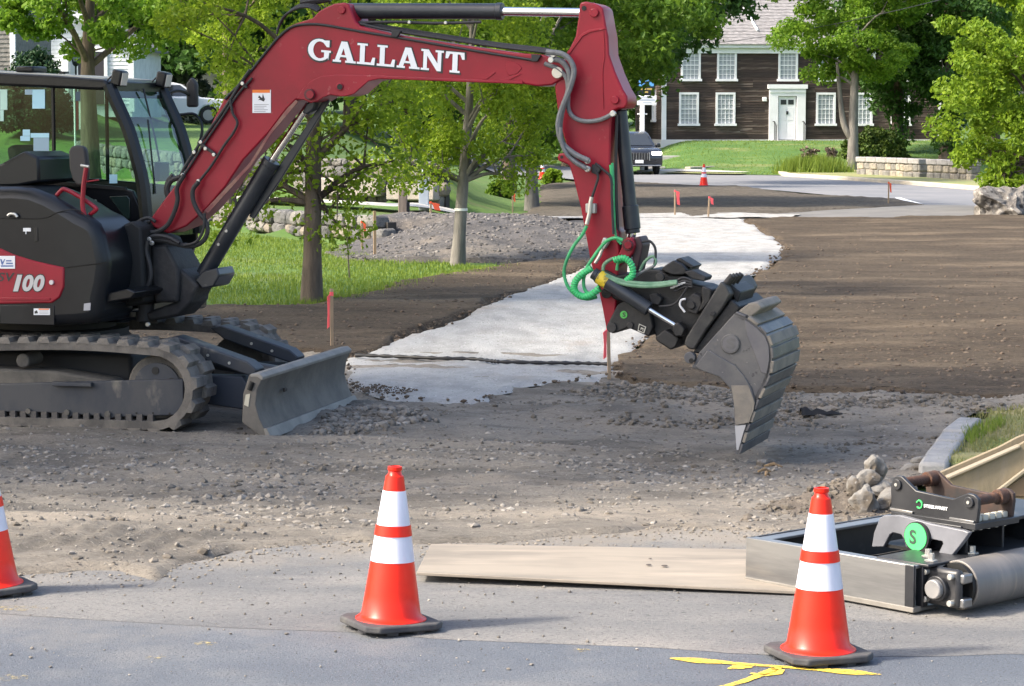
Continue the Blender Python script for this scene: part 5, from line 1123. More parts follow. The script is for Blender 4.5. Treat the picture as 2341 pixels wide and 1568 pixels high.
plate([(446, 640), (462, 620), (496, 612), (502, 630), (488, 655), (462, 660)], -.39, .30, 'cylinder_clevis', m_cyl, bevel=.012)

# --- boom
YN, YF = -.40, -.10
boom_z3 = [(0, 530), (100, 440), (230, 270), (300, 190), (360, 140), (400, 125), (480, 100), (520, 60), (560, 38), (600, 20), (650, 14), (680, 20), (700, 70), (720, 120), (745, 143), (940, 190), (1250, 240), (1600, 290), (1750, 300), (1860, 340), (1878, 400), (1870, 430), (1800, 468), (1720, 475), (1640, 462), (1250, 447), (850, 432), (790, 445), (750, 480), (710, 515), (670, 527), (640, 530), (580, 520), (540, 535), (510, 555), (470, 565), (430, 547), (390, 550), (340, 600), (240, 730), (100, 880), (0, 1030)]
foot = [(470, 479), (426, 517), (383, 534), (352, 520), (341, 503), (352, 488), (382, 447), (404, 418), (451, 345)]
boomp = UU([Z3(p) for p in boom_z3]+foot, YN)
boom = up(MB().prism(boomp, YN, YF), 'boom', m_red, .012, 2)
def bp(px, dy, th, name, mat, z=None, bevel=0., lab=None): return plate(px, YN-dy, th, name, mat, z, bevel, boom, lab)
cast_z3 = [(395, 545), (420, 495), (470, 445), (530, 418), (620, 410), (850, 414), (1250, 432), (1400, 437), (1640, 445), (1640, 463), (1250, 449), (850, 434), (790, 447), (750, 482), (710, 517), (670, 529), (640, 532), (580, 522), (540, 537), (510, 557), (470, 567), (430, 549)]
bp(cast_z3, .014, .02, 'boom_casting', m_red, Z3, .006)
bp([(1545, 345), (1570, 335), (1620, 355), (1635, 375), (1610, 405), (1565, 418), (1550, 395)], .005, .008, 'oval_emboss', m_red, Z3, .003)
bp([(1410, 437), (1480, 395), (1490, 400), (1440, 438)], .006, .01, 'weld_rib', m_red, Z3, .002); bp([(1510, 441), (1620, 402), (1632, 408), (1560, 444)], .006, .01, 'weld_rib', m_red, Z3, .002)
def disc(p, z, r, y, th, name, mat, parent=None, n=18):
    a = U(*(z(p) if z else p), y); return up(MB().cyl((a[0], y-th, a[1]), (a[0], y, a[1]), r, n), name, mat, .004 if th > .01 else 0, parent=parent)
disc((632, 478), Z3, .030, YN-.014, .012, 'hole_rim', m_red, boom); disc((632, 478), Z3, .022, YN-.026, .002, 'pin_hole', M('void_black', (.004, .004, .004)), boom)
disc((470, 520), Z3, .042, YN-.014, .03, 'boom_cylinder_pin', M('greasy_red', (.10, .02, .024), rough=.6), boom)
disc((470, 520), Z3, .030, YN-.044, .01, 'pin_cap', m_red, boom)
disc((645, 55), Z3, .030, YN, .02, 'arm_cylinder_pin', m_red, boom)
disc((1835, 400), Z3, .042, YN, .03, 'arm_pivot_pin', M('pin_cream', (.62, .58, .48), rough=.6), boom)
# brown reflection of the underside lip, painted as a band along the lower leg
bp([(571, 372), (614, 303), (655, 249), (676, 228), (681, 233), (620, 306), (575, 378), (476, 487), (466, 482)], .003, .01, 'dust_band', M('dust_red', (.24, .13, .10), (.2, .06, .06), scale=6, rough=.8), None, .002)
# lettering on the boom, one slab-serif outline per letter
A_ = [(0, 0), (.36, 0), (.36, .1), (.28, .1), (.325, .25), (.449, .25), (.449, .35), (.36, .35), (.45, .68), (.54, .35), (.451, .35), (.451, .25), (.575, .25), (.62, .1), (.54, .1), (.54, 0), (1.0, 0), (1.0, .1), (.9, .1), (.6, 1), (.35, 1), (.09, .1), (0, .1)]
L_ = [(0, 0), (.76, 0), (.79, .36), (.68, .36), (.60, .11), (.33, .11), (.33, .9), (.45, .9), (.45, 1), (0, 1), (0, .9), (.12, .9), (.12, .1), (0, .1)]
T_ = [(.2, 0), (.64, 0), (.64, .1), (.53, .1), (.53, .89), (.64, .89), (.73, .66), (.84, .66), (.82, 1), (.02, 1), (0, .66), (.11, .66), (.2, .89), (.31, .89), (.31, .1), (.2, .1)]
N_ = [(0, 0), (.36, 0), (.36, .1), (.26, .1), (.26, .70), (.70, 0), (.88, 0), (.88, .9), (.98, .9), (.98, 1), (.62, 1), (.62, .9), (.72, .9), (.72, .36), (.32, 1), (0, 1), (0, .9), (.1, .9), (.1, .1), (0, .1)]
def arc(cx, cy, rx, ry, a0, a1, n): return [(cx+rx*math.cos(R(a0+(a1-a0)*i/n)), cy+ry*math.sin(R(a0+(a1-a0)*i/n))) for i in range(n+1)]
G_ = [(.93, .98), (.84, .98)]+arc(.5, .5, .5, .53, 62, 318, 16)+[(.9, .05), (.93, .40), (1.0, .40), (1.0, .5), (.58, .5), (.58, .4), (.71, .4), (.71, .16)]+arc(.52, .5, .29, .41, 300, 60, 12)+[(.82, .66), (.93, .66)]
gx_ = 0
for ch, pl_, adv in (('G', G_, 1.1), ('A', A_, 1.05), ('L', L_, .87), ('L', L_, .87), ('A', A_, 1.05), ('N', N_, 1.06), ('T', T_, .84)):
    W_ = 358/6.84
    def mp(p, g=0.): 
        x, z = p; return (703+(gx_+x)*W_+z*2+g, 135+(gx_+x)*W_*.0925-z*47.5+g)
    cxm_ = sum(p[0] for p in pl_)/len(pl_)
    sh = [(cxm_+(p[0]-cxm_)*1.14, .5+(p[1]-.5)*1.13) for p in pl_]
    plate([mp(p, 1.0) for p in sh], YN-.0035, .003, 'letter_outline', M('print_black', (.03, .03, .03)), parent=boom)
    plate([mp(p) for p in pl_], YN-.006, .002, 'letter', M('letter_white', (.80, .82, .84), rough=.5), parent=boom)
    gx_ += adv
st_ = bp([(577, 205), (619, 205), (619, 258), (577, 258)], .006, .005, 'warning_sticker', m_stick)
bp([(577, 205), (617, 205), (617, 212), (577, 212)], .0075, .001, 'sticker_band', M('print_orange', (.8, .2, .03)))
bp([(592, 218), (599, 224), (601, 214), (604, 224), (606, 226), (603, 232), (594, 228), (590, 229), (594, 225), (590, 223)], .0075, .001, 'sticker_pictogram', M('print_black', (.03, .03, .03)))
for i in range(5): bp([(581, 238+i*4), (614-(i*5) % 13, 238+i*4), (614-(i*5) % 13, 239.4+i*4), (581, 239.4+i*4)], .0075, .001, 'sticker_text_line', M('print_grey', (.35, .35, .37)))
# pipes and hoses on the boom
def bh(px, r, mat, z=None, dy=.02, name='hose'): return hose(px, YN-dy, r, mat, z, name, parent=boom)
bh([(0, 545), (110, 430), (235, 275), (305, 195), (375, 145), (470, 133), (560, 140), (740, 172), (940, 205), (1250, 258), (1500, 300), (1690, 330)], .010, m_hose, Z3, .012, 'steel_pipe')
for k, off in enumerate((0, 9, 18)): bh([(745, 130-off*.5), (900, 165-off), (1200, 212-off), (1500, 257-off), (1700, 280-off), (1790, 292-off)], .011, m_hose, Z3, -.02-.06*k, 'boom_hose')
for k in range(4): hose([(285, 190-k*8), (300+k*8, 130-k*10), (335+k*10, 80-k*8), (400+k*8, 45-k*8), (460+k*10, 40-k*6), (510+k*5, 62-k*5)], YN+.04+.05*k, .009, m_hose, Z3, 'boom_hose', parent=boom)
hose([(420, 15), (480, 5), (530, -2), (580, -12)], -.2, .03, m_hose, Z3, 'boom_hose', parent=boom)
bh([(2091, 60), (2000, 190), (1940, 290), (1840, 440), (1690, 650), (1560, 850), (1500, 960)], .013, m_hose, Z1, .02, 'steel_pipe')
bh([(2110, 130), (2010, 240), (1930, 350), (1830, 500), (1700, 690), (1600, 850), (1540, 940)], .010, m_hose, Z1, .02, 'steel_pipe')
bh([(1925, 300), (1945, 420), (1985, 500), (1950, 590), (1870, 700), (1770, 860), (1660, 1000)], .011, m_hose, Z1, .03, 'steel_pipe')
bh([(1540, 940), (1480, 1050), (1485, 1150), (1450, 1270), (1390, 1370), (1290, 1420), (1200, 1400), (1120, 1410)], .019, m_hose, Z1, .05)
bh([(1660, 1000), (1615, 1060), (1615, 1150), (1660, 1250), (1720, 1330), (1735, 1420), (1690, 1500), (1600, 1535), (1480, 1520), (1380, 1490), (1260, 1480)], .019, m_hose, Z1, .06)
bh([(1500, 960), (1430, 990), (1400, 1060), (1410, 1120)], .022, m_hose, Z1, -.05)
bh([(1450, 940), (1405, 1000), (1395, 1090), (1440, 1170)], .022, m_hose, Z1, -.1)
bh([(1710, 1260), (1700, 1400), (1640, 1500), (1540, 1530)], .012, m_hose, Z1, .08)
for p in ((2030, 175), (1680, 665), (1720, 720), (1790, 770), (1530, 940), (1625, 750), (1660, 990)): disc(p, Z1, .016, YN-.03, .012, 'hose_clamp', m_zinc, boom, 8)
for q_ in ([(2005, 160), (2070, 200), (2060, 220), (1995, 180)], [(1655, 650), (1810, 760), (1800, 785), (1645, 675)]): bp(q_, .034, .014, 'clamp_bar', m_hose, Z1, .004)
for p in ((930, 190), (1700, 325)): bp([(p[0]-14, p[1]-28), (p[0]+40, p[1]-22), (p[0]+18, p[1]+14), (p[0]-14, p[1]+14)], .03, .03, 'clamp_block', m_hose, Z3, .004)
# hose knots around the foot
for pts, r, dy in (([(1110, 1400), (1080, 1450), (1085, 1568)], .02, .12), ([(1230, 1480), (1290, 1450), (1400, 1460), (1500, 1510)], .016, .1), ([(1100, 1390), (1160, 1330), (1240, 1300), (1300, 1330)], .014, .05), ([(1150, 1420), (1200, 1350), (1260, 1330)], .012, .0)): bh(pts, r, m_hose, Z1, dy)
for pts, r, dy in (([(1090, 20), (1080, 100), (1105, 200), (1110, 300), (1070, 400)], .018, .16), ([(870, 290), (960, 180), (1040, 110), (1060, 20)], .02, .0), ([(800, 280), (860, 300), (930, 390), (1000, 430), (1080, 400)], .014, .1), ([(940, 60), (900, 180), (910, 290)], .022, -.05), ([(830, 60), (880, 40), (960, 50)], .016, 0), ([(1000, 30), (1010, 130), (980, 240)], .02, -.1), ([(880, 360), (970, 330), (1060, 350), (1120, 420)], .03, .02)): bh(pts, r, m_hose, Z2B, dy)
for p in ((1105, 12), (1125, 40), (1095, 640)): disc(p, Z2B, .02, YN-.1, .02, 'hose_fitting', m_zinc, boom, 8)
# cylinders
def cylinder(p0, p1, p2, y, rb, rr, nm, wy=None):
    a, b, c = (Vector((U(*p, y)[0], y, U(*p, y)[1])) for p in (p0, p1, p2))
    o = up(MB().cyl(a, b, rb, 22), nm, m_cyl, .008); d = (b-a).normalized()
    up(MB().cyl(b-d*.02, b+d*.03, rb*1.08, 22), 'gland', m_cyl, .006, parent=o); up(MB().cyl(b, c, rr, 16), 'rod', m_chr, parent=o); return o, a, b, c
bc, a, b, c = cylinder((466, 628), (617, 374), (706, 238), -.25, .066, .026, 'boom_cylinder')
for k in (.28, .40): 
    q_ = a.lerp(b, k); up(MB().cyl(q_+Vector((.0, -.075, 0)), q_+Vector((0, -.06, 0)), .012, 8), 'cylinder_bolt', m_zinc, parent=bc)
plate([(737, 232), (748, 224), (752, 232), (640, 412), (580, 500), (569, 495), (572, 484), (610, 420)], -.22, .03, 'rod_guard', m_cyl, bevel=.006)
plate([(700, 235), (722, 228), (716, 250), (702, 262), (690, 258)], -.30, .12, 'rod_eye', m_cyl, bevel=.012)
ac, a, b, c = cylinder((800, 25), (1141, 26), (1340, 29), -.25, .060, .033, 'arm_cylinder')
up(MB().cyl(a-(b-a).normalized()*.1, a, .05, 16), 'cylinder_eye', m_cyl, parent=ac)
hose([(820, 52), (900, 50), (1000, 53), (1100, 50)], -.34, .012, m_hose, name='cylinder_pipe', parent=ac)
for p in ((937, 51), (1020, 52)): disc(p, None, .014, -.36, .02, 'pipe_clip', m_zinc, ac, 8)
# --- arm
AN, AF = -.385, -.115
arm_z3 = [(1955, 15), (1985, 8), (2040, 20), (2065, 32), (2082, 48), (2098, 140), (2110, 200), (2115, 300), (2150, 400), (2190, 490), (2215, 530), (2217, 570), (2200, 597), (2165, 598), (2135, 612), (2125, 680), (2120, 900), (2135, 1080), (2150, 1260)]
arm_b = [(1412, 530), (1416, 570), (1412, 640), (1408, 700), (1407, 735), (1402, 752), (1392, 760), (1386, 754), (1376, 700), (1364, 645), (1350, 600)]
arm_l = [(2000, 1370), (1960, 1150), (1920, 990), (1895, 910), (1870, 897), (1838, 888), (1828, 865), (1838, 845), (1872, 843), (1880, 800), (1850, 700), (1830, 600), (1815, 475), (1845, 400), (1890, 280), (1930, 200), (1945, 100)]
armp = UU([Z3(p) for p in arm_z3]+arm_b+[Z3(p) for p in arm_l], AN)
arm = up(MB().prism(armp, AN, AF), 'arm', m_red, .012, 2)
disc((2035, 70), Z3, .033, AN, .02, 'arm_cylinder_pin', m_red, arm); disc((1978, 45), Z3, .018, AN, .004, 'arm_hole', M('void_black', (.004, .004, .004)), arm)
disc((2150, 550), Z3, .030, AN, .022, 'bucket_cylinder_pin', m_red, arm); disc((1855, 865), Z3, .012, AN, .003, 'lug_hole', M('void_black', (.004, .004, .004)), arm)
plate([(1880, 290), (1960, 190), (2000, 165), (2090, 150), (2098, 160), (2010, 178), (1970, 200), (1895, 300)], AN-.008, .012, 'arm_weld_rib', m_red, Z3, .003, arm)
hose([(2085, 170), (2090, 300), (2080, 400), (2085, 600)], AN-.002, .004, m_red, Z3, 'panel_seam', arm)
bk, a, b, c = cylinder((1418, 252), (1446, 524), (1443, 555), -.25, .050, .03, 'bucket_cylinder')
up(MB().tube([b-(b-a)*.2, b], .062, 20), 'cylinder_head', m_cyl, .006, parent=bk)
hose([(1410, 262), (1408, 400), (1412, 520), (1420, 570)], -.34, .012, m_hose, name='cylinder_pipe', parent=bk)
hose([(1400, 372), (1402, 400), (1404, 480), (1408, 540), (1420, 558)], -.40, .009, m_green, name='green_line', parent=bk)
# grey hoses draped from boom to arm
def ah(px, r, mat, z=Z3, dy=.05, name='hose'): return hose(px, AN-dy, r, mat, z, name, parent=arm)
ah([(1770, 285), (1850, 295), (1900, 330), (1922, 390), (1905, 470), (1870, 560), (1842, 640), (1836, 710), (1860, 790), (1930, 850), (2005, 885)], .021, m_ghose, dy=.09)
ah([(1790, 325), (1850, 335), (1888, 380), (1900, 440), (1885, 520), (1855, 620), (1845, 720), (1870, 820), (1930, 890), (2010, 935)], .021, m_ghose, dy=.06)
ah([(1760, 350), (1830, 378), (1880, 430), (1890, 520), (1892, 600), (1925, 648), (1990, 668), (2070, 658), (2145, 622)], .017, m_ghose, dy=.03)
ah([(1850, 700), (1852, 770), (1890, 860), (1990, 930)], .014, m_ghose, dy=.12)
ah([(2040, 940), (2055, 975), (2040, 1030), (2020, 1090)], .010, m_hose); ah([(2040, 900), (2090, 940), (2125, 980), (2130, 1080), (2135, 1200), (2140, 1290)], .010, m_hose)
for p in ((1812, 300), (1800, 330), (2000, 885), (2000, 930), (2140, 625)): disc(p, Z3, .024, AN-.06, .03, 'hose_fitting', m_zinc, arm, 8)
plate([(2020, 905), (2055, 905), (2070, 930), (2050, 965), (2015, 950)], AN-.05, .05, 'hose_clamp_block', m_hose, Z3, .005, arm)
plate([(420, 895), (488, 895), (488, 965), (420, 960)], AN-.06, .06, 'quick_connector', M('pale_metal', (.46, .46, .42), rough=.5, metal=.4), Z4, .006, arm)
ah([(465, 850), (455, 900), (450, 960), (430, 1040)], .016, m_zinc, Z4, .07, 'connector_tube')
plate([(545, 1130), (590, 1150), (550, 1215), (520, 1200)], AN-.06, .06, 'quick_connector', M('pale_metal', (.46, .46, .42)), Z4, .006, arm)
ah([(540, 1210), (520, 1260), (490, 1310)], .014, m_zinc, Z4, .06, 'connector_tube')
# green hoses
for pts, r, m_, dy in (([(430, 1050), (400, 1110), (340, 1190), (290, 1290), (272, 1380), (300, 1475), (360, 1535), (430, 1560), (500, 1545)], .013, m_green, .10),
                       ([(680, 1150), (630, 1135), (570, 1155), (520, 1210), (470, 1280), (430, 1345), (408, 1430), (420, 1500), (470, 1540)], .013, m_green, .14),
                       ([(600, 625), (606, 690), (610, 760)], .016, m_green, .03),
                       ([(540, 1385), (555, 1315), (630, 1275), (710, 1290), (755, 1355), (745, 1410), (700, 1440), (690, 1480)], .013, m_green2, .12),
                       ([(640, 1360), (650, 1310), (700, 1290)], .012, m_green, .10),
                       ([(550, 1385), (640, 1425), (760, 1448), (900, 1455), (1060, 1440)], .016, m_green2, .16), ([(560, 1400), (650, 1445), (780, 1470), (920, 1470), (1060, 1450)], .014, m_green2, .18),
                       ([(800, 1365), (835, 1300), (890, 1262), (912, 1300), (880, 1345), (800, 1385), (740, 1430)], .011, m_green2, .0),
                       ([(815, 1160), (870, 1158), (905, 1200), (910, 1260), (900, 1330)], .010, m_hose, .0),
                       ([(760, 1410), (820, 1370), (900, 1330)], .010, m_ghose, .1)):
    ah(pts, r, m_, Z4, dy, 'green_hose' if m_ in (m_green, m_green2) else 'hose')
def coil(px, y, r, z):
    base = catmull(U3(px, y, z), 10); o = up(MB().tube(base, r, 10), 'spiral_guard', m_green, parent=arm)
    pth = []; n = len(base)
    for i, p in enumerate(base):
        t_ = (base[min(i+1, n-1)]-base[max(i-1, 0)]).normalized(); q1 = t_.cross(Vector((0, 1, 0))).normalized(); q2 = t_.cross(q1)
        for k in range(4): f = i+k/4; nxt = base[min(i+1, n-1)]; a_ = f*2.4; pth.append(p.lerp(nxt, k/4)+(q1*math.cos(a_)+q2*math.sin(a_))*r*.93)
    up(MB().tube(pth, r*.28, 5), 'guard_spiral', M('green_bright', (.06, .55, .18), rough=.4), parent=arm)
coil([(465, 1345), (400, 1385), (350, 1440), (345, 1500), (390, 1540), (450, 1535), (520, 1485)], AN-.16, .024, Z4)
coil([(620, 1290), (690, 1275), (740, 1320), (750, 1390), (710, 1430)], AN-.15, .022, Z4)
# link
plate([(1424, 552), (1432, 543), (1446, 543), (1452, 560), (1446, 580), (1425, 600), (1410, 612), (1408, 590), (1418, 572)], -.40, .10, 'tipping_link', m_red, bevel=.01)
plate([(1440, 545), (1462, 540), (1470, 560), (1462, 600), (1455, 630), (1440, 625), (1445, 590)], -.36, .22, 'bucket_link', M('greasy_link', (.05, .025, .027), rough=.6), bevel=.012)
disc((720, 1185), Z4, .040, -.40, .025, 'link_pin', M('greasy_red', (.10, .02, .024)), None); disc((720, 1185), Z4, .028, -.425, .012, 'link_pin_cap', m_red, None)

# --- tilt rotator
TN = -.46
m_tb = M('tilt_black', (.008, .008, .009), (.022, .021, .02), scale=6, rough=.55, bump=.2, bscale=40, c3=(.12, .11, .10), s3=7, lo3=.66, hi3=.78)
tb = plate([(320, 230), (390, 225), (470, 265), (700, 220), (770, 222), (830, 262), (900, 258), (960, 285), (1000, 330), (1060, 335), (1128, 365), (1100, 480), (990, 650), (935, 740), (850, 782), (745, 715), (700, 600), (600, 480), (440, 430), (360, 340), (300, 290)], TN+.06, .36, 'tilt_rotator_body', m_tb, Z5, .015)
hb_ = plate([(470, 465), (400, 600), (398, 645), (435, 670), (480, 658), (540, 628), (600, 652), (690, 692), (722, 625), (700, 520), (640, 452), (560, 420)], TN, .48, 'hitch_bracket', m_tb, Z5, .012)
disc((432, 625), Z5, .038, TN, .02, 'hitch_pin', m_cast, hb_); disc((400, 385), Z5, .040, TN+.04, .03, 'hitch_pin', m_cast, hb_); disc((560, 610), Z5, .025, TN, .015, 'bracket_bolt', m_cast, hb_)
disc((515, 537), Z5, .028, TN, .006, 'emblem_disc', M('emblem_green', (.08, .42, .08)), hb_)
letters('S', (Z5((505, 552))[0], Z5((505, 552))[1]), 7, 10, TN-.008, M('print_black', (.03, .03, .03)), 'emblem_letter', 0, .03, parent=hb_)
plate([(610, 650), (620, 600), (670, 622), (655, 668)], TN-.004, .004, 'square_badge', m_zinc, Z5, 0, hb_); plate([(616, 645), (624, 607), (662, 624), (650, 660)], TN-.006, .003, 'badge_field', m_tb, Z5, 0, hb_)
plate([(630, 640), (634, 625), (652, 632), (648, 650), (644, 650), (646, 637), (637, 633), (635, 642)], TN-.0075, .001, 'badge_mark', m_zinc, Z5, 0, hb_)
plate([(770, 225), (800, 195), (860, 158), (920, 185), (955, 225), (935, 262), (850, 262)], TN+.02, .40, 'top_guard', m_tb, Z5, .01)
plate([(875, 152), (905, 140), (1003, 200), (985, 218)], TN+.08, .26, 'valve_flap', m_tb, Z5, .006)
plate([(930, 240), (985, 225), (1090, 275), (1075, 305), (990, 290)], TN+.0, .2, 'valve_block', m_cast, Z5, .008)
disc((770, 275), Z5, .034, TN+.0, .03, 'guard_bolt', m_tb, None)
plate([(690, 395), (740, 390), (780, 425), (760, 470), (700, 465)], TN-.02, .1, 'valve_plug', m_cast, Z5, .008)
mt = plate([(950, 420), (1000, 385), (1050, 410), (1060, 470), (1020, 540), (960, 520), (935, 470)], TN-.02, .2, 'rotation_motor', m_cast, Z5, .012); disc((985, 470), Z5, .03, TN-.02, .02, 'motor_cap', m_tb, mt)
plate([(1060, 335), (1130, 362), (1118, 440), (1070, 500), (1030, 520), (1060, 440), (1050, 380)], TN-.06, .3, 'motor_cover', m_tb, Z5, .012)
hose([(945, 428), (915, 435), (905, 470), (925, 500), (940, 520)], TN-.05, .008, M('white_line', (.7, .7, .7)), Z5, 'steel_line', None)
for k in range(4): hose([(830+k*10, 300+k*22), (880, 300+k*24), (930, 280+k*22), (990, 300+k*14)], TN-.03, .010, m_hose, Z5, 'valve_hose', None)
for k in range(5): plate([(838+k*18, 345-k*8), (870+k*18, 340-k*8), (870+k*18, 350-k*8), (838+k*18, 356-k*8)], TN-.04, .02, 'valve_port', M('port_white', (.6, .6, .58)), Z5)
hose([(760, 480), (850, 470), (900, 430), (960, 340)], TN-.04, .009, m_hose, Z5, 'valve_hose', None)
tc_ = [Vector((U(*Z5(p), TN-.08)[0], TN-.08, U(*Z5(p), TN-.08)[1])) for p in ((330, 265), (690, 500), (870, 610))]
tcy = up(MB().cyl(tc_[0], tc_[1], .052, 20), 'tilt_cylinder', m_cyl, .006); up(MB().cyl(tc_[1], tc_[2], .019, 14), 'tilt_rod', m_chr, parent=tcy)
up(MB().cyl(tc_[0]-(tc_[1]-tc_[0])*.08, tc_[0]+(tc_[1]-tc_[0])*.0, .045, 14), 'cylinder_eye', m_cyl, .006, parent=tcy)
yl_a, yl_b = tc_[0].lerp(tc_[1], .03), tc_[0].lerp(tc_[1], .20); up(MB().tube([yl_a, yl_b], .0535, 22, cap=False), 'yellow_label', M('label_yellow', (.62, .46, .03), (.25, .18, .02), scale=30, rough=.5, lo=.5, hi=.6), parent=tcy)
plate([(860, 600), (895, 590), (940, 640), (920, 690), (870, 690), (850, 650)], TN-.1, .12, 'rod_clevis', m_tb, Z5, .01)
plate([(730, 690), (800, 640), (900, 700), (880, 760), (840, 785), (740, 720)], TN-.06, .3, 'lower_housing', m_tb, Z5, .012)
rotor = plate([(1190, 305), (1225, 335), (1258, 395), (1200, 495), (1090, 640), (1005, 782), (960, 775), (933, 742), (945, 700), (1080, 480)], -.72, .92, 'rotor_plate', M('rotor', (.02, .02, .021), (.05, .048, .044), scale=4, rough=.6, bump=.2), Z5, .012)
disc((1135, 530), Z5, .02, -.72, .012, 'rotor_bolt', m_cast, rotor)
for k in range(4): 
    p_ = [(1215+k*26, 330-k*6), (1270+k*22, 262-k*4)]
    up(MB().cyl(*[Vector((U(*Z5(q), -.66+.05*k)[0], -.66+.05*k, U(*Z5(q), -.66+.05*k)[1])) for q in p_], .022, 10), 'coupling_stub', m_cast, .004, parent=rotor)
plate([(1195, 345), (1260, 330), (1330, 380), (1300, 470), (1270, 400), (1200, 370)], -.6, .5, 'coupling_block', m_tb, Z5, .01)
plate([(1262, 430), (1325, 485), (1290, 540), (1110, 760), (1040, 810), (995, 800), (1010, 770), (1200, 510)], -.68, .84, 'quick_coupler', m_tb, Z5, .012)
# --- bucket: shell swept across, side plates, wear straps
BN, BF = -.72, .20
out_z5 = [(1285, 528), (1370, 560), (1450, 620), (1510, 680), (1540, 760), (1545, 850), (1530, 950), (1490, 1040), (1450, 1120), (1420, 1200), (1390, 1290), (1362, 1350), (1312, 1512)]
inn_z5 = [(1300, 1490), (1285, 1300), (1280, 1170), (1262, 1062), (1240, 1030), (1180, 970), (1060, 930), (985, 905), (1012, 858), (1040, 800)]
outp = UU(out_z5, BN, Z5); 
bkt = plate(out_z5+inn_z5, BN, .03, 'bucket', m_bkt, Z5, .006)
up(MB().prism(UU(out_z5+inn_z5, BN, Z5), BF-.03, BF), 'bucket_side', m_bkt, .006, parent=bkt)
# curved back shell
c0 = Vector((sum(p[0] for p in outp)/len(outp), 0, sum(p[1] for p in outp)/len(outp)))
v = []; f = []; n = len(outp)
for i, (x, z) in enumerate(outp):
    a = Vector(outp[max(i-1, 0)]); b_ = Vector(outp[min(i+1, n-1)]); t_ = (b_-a).normalized(); nn = Vector((t_.y, -t_.x))
    if nn.dot(Vector((x, z))-Vector((c0.x, c0.z))) < 0: nn = -nn
    ix, iz = x-nn.x*.025, z-nn.y*.025
    v += [(x, BN, z), (x, BF, z), (ix, BF, iz), (ix, BN, iz)]
for i in range(n-1):
    for k in range(4): f.append((4*i+k, 4*i+(k+1) % 4, 4*i+4+(k+1) % 4, 4*i+4+k))
f += [(3, 2, 1, 0), (4*n-4, 4*n-3, 4*n-2, 4*n-1)]
up(MB().add(v, f), 'bucket_shell', m_bkt, parent=bkt)
for i in range(n-1):               # wear straps across the back
    a = Vector((outp[i][0], 0, outp[i][1])); b_ = Vector((outp[i+1][0], 0, outp[i+1][1])); t_ = (b_-a).normalized(); nn = Vector((-t_.z, 0, t_.x))
    if nn.dot(a-c0) < 0: nn = -nn
    L_n = (b_-a).length
    for k in range(2 if L_n > .11 else 1):
        kk = 2 if L_n > .11 else 1; p_ = a.lerp(b_, (k+.08)/kk); q_ = a.lerp(b_, (k+.92)/kk); th = .016+.006*((i+k) % 2)
        vv = [(p_.x, BN-.01, p_.z), (q_.x, BN-.01, q_.z), (q_.x+nn.x*th, BN-.01, q_.z+nn.z*th), (p_.x+nn.x*th, BN-.01, p_.z+nn.z*th)]; vv += [(x, BF+.01, z) for x, _, z in vv]
        up(MB().add(vv, [(0, 1, 2, 3), (7, 6, 5, 4), (0, 4, 5, 1), (1, 5, 6, 2), (2, 6, 7, 3), (3, 7, 4, 0)]), 'wear_strap', m_bktd if (i+k) % 2 else m_bkt, .004, parent=bkt)
# raised panels on the bucket side, emblem, dust, bright tip
plate([(1100, 780), (1200, 840), (1290, 890), (1350, 960), (1400, 1040), (1430, 1140), (1420, 1190), (1385, 1290), (1300, 1300), (1282, 1170), (1262, 1062), (1180, 970), (1060, 930), (1010, 900)], BN-.014, .016, 'cheek_plate', m_bkt, Z5, .006, bkt)
plate([(1262, 1030), (1380, 1030), (1400, 1080), (1425, 1150), (1418, 1200), (1385, 1290), (1290, 1305), (1284, 1170)], BN-.0175, .004, 'dried_mud', m_bktd, Z5, 0, bkt)
plate([(1355, 570), (1440, 630), (1500, 690), (1525, 760), (1528, 850), (1510, 950), (1470, 940), (1420, 800), (1370, 680)], BN-.006, .008, 'side_recess', M('recess_steel', (.12, .118, .13), (.16, .155, .16), scale=3, rough=.5, metal=.4), Z5, .003, bkt)
plate([(1288, 1310), (1365, 1305), (1350, 1350), (1312, 1480), (1300, 1480)], BN-.008, .01, 'bright_tip', M('bright_steel', (.48, .48, .5), rough=.4, metal=.5), Z5, 0, bkt)
disc((1258, 740), Z5, .070, BN, .018, 'emblem_boss', m_bkt, bkt, 28); disc((1258, 740), Z5, .056, BN-.018, .003, 'emblem_field', M('recess_steel', (.12, .118, .13)), bkt, 28)
letters('S', (Z5((1228, 775))[0], Z5((1228, 775))[1]), 20, 24, BN-.026, m_bkt, 'emblem_letter', 0, .03, parent=bkt)
disc((985, 832), Z5, .042, BN+.04, .06, 'coupler_ear', m_bkt, bkt); disc((985, 858), Z5, .018, BN-.02, .003, 'ear_hole', M('void_black', (.004, .004, .004)), bkt)
plate([(1290, 525), (1385, 458), (1440, 450), (1480, 492), (1380, 570)], BN+.05, .7, 'bucket_top', m_bktd, Z5, .012, bkt)
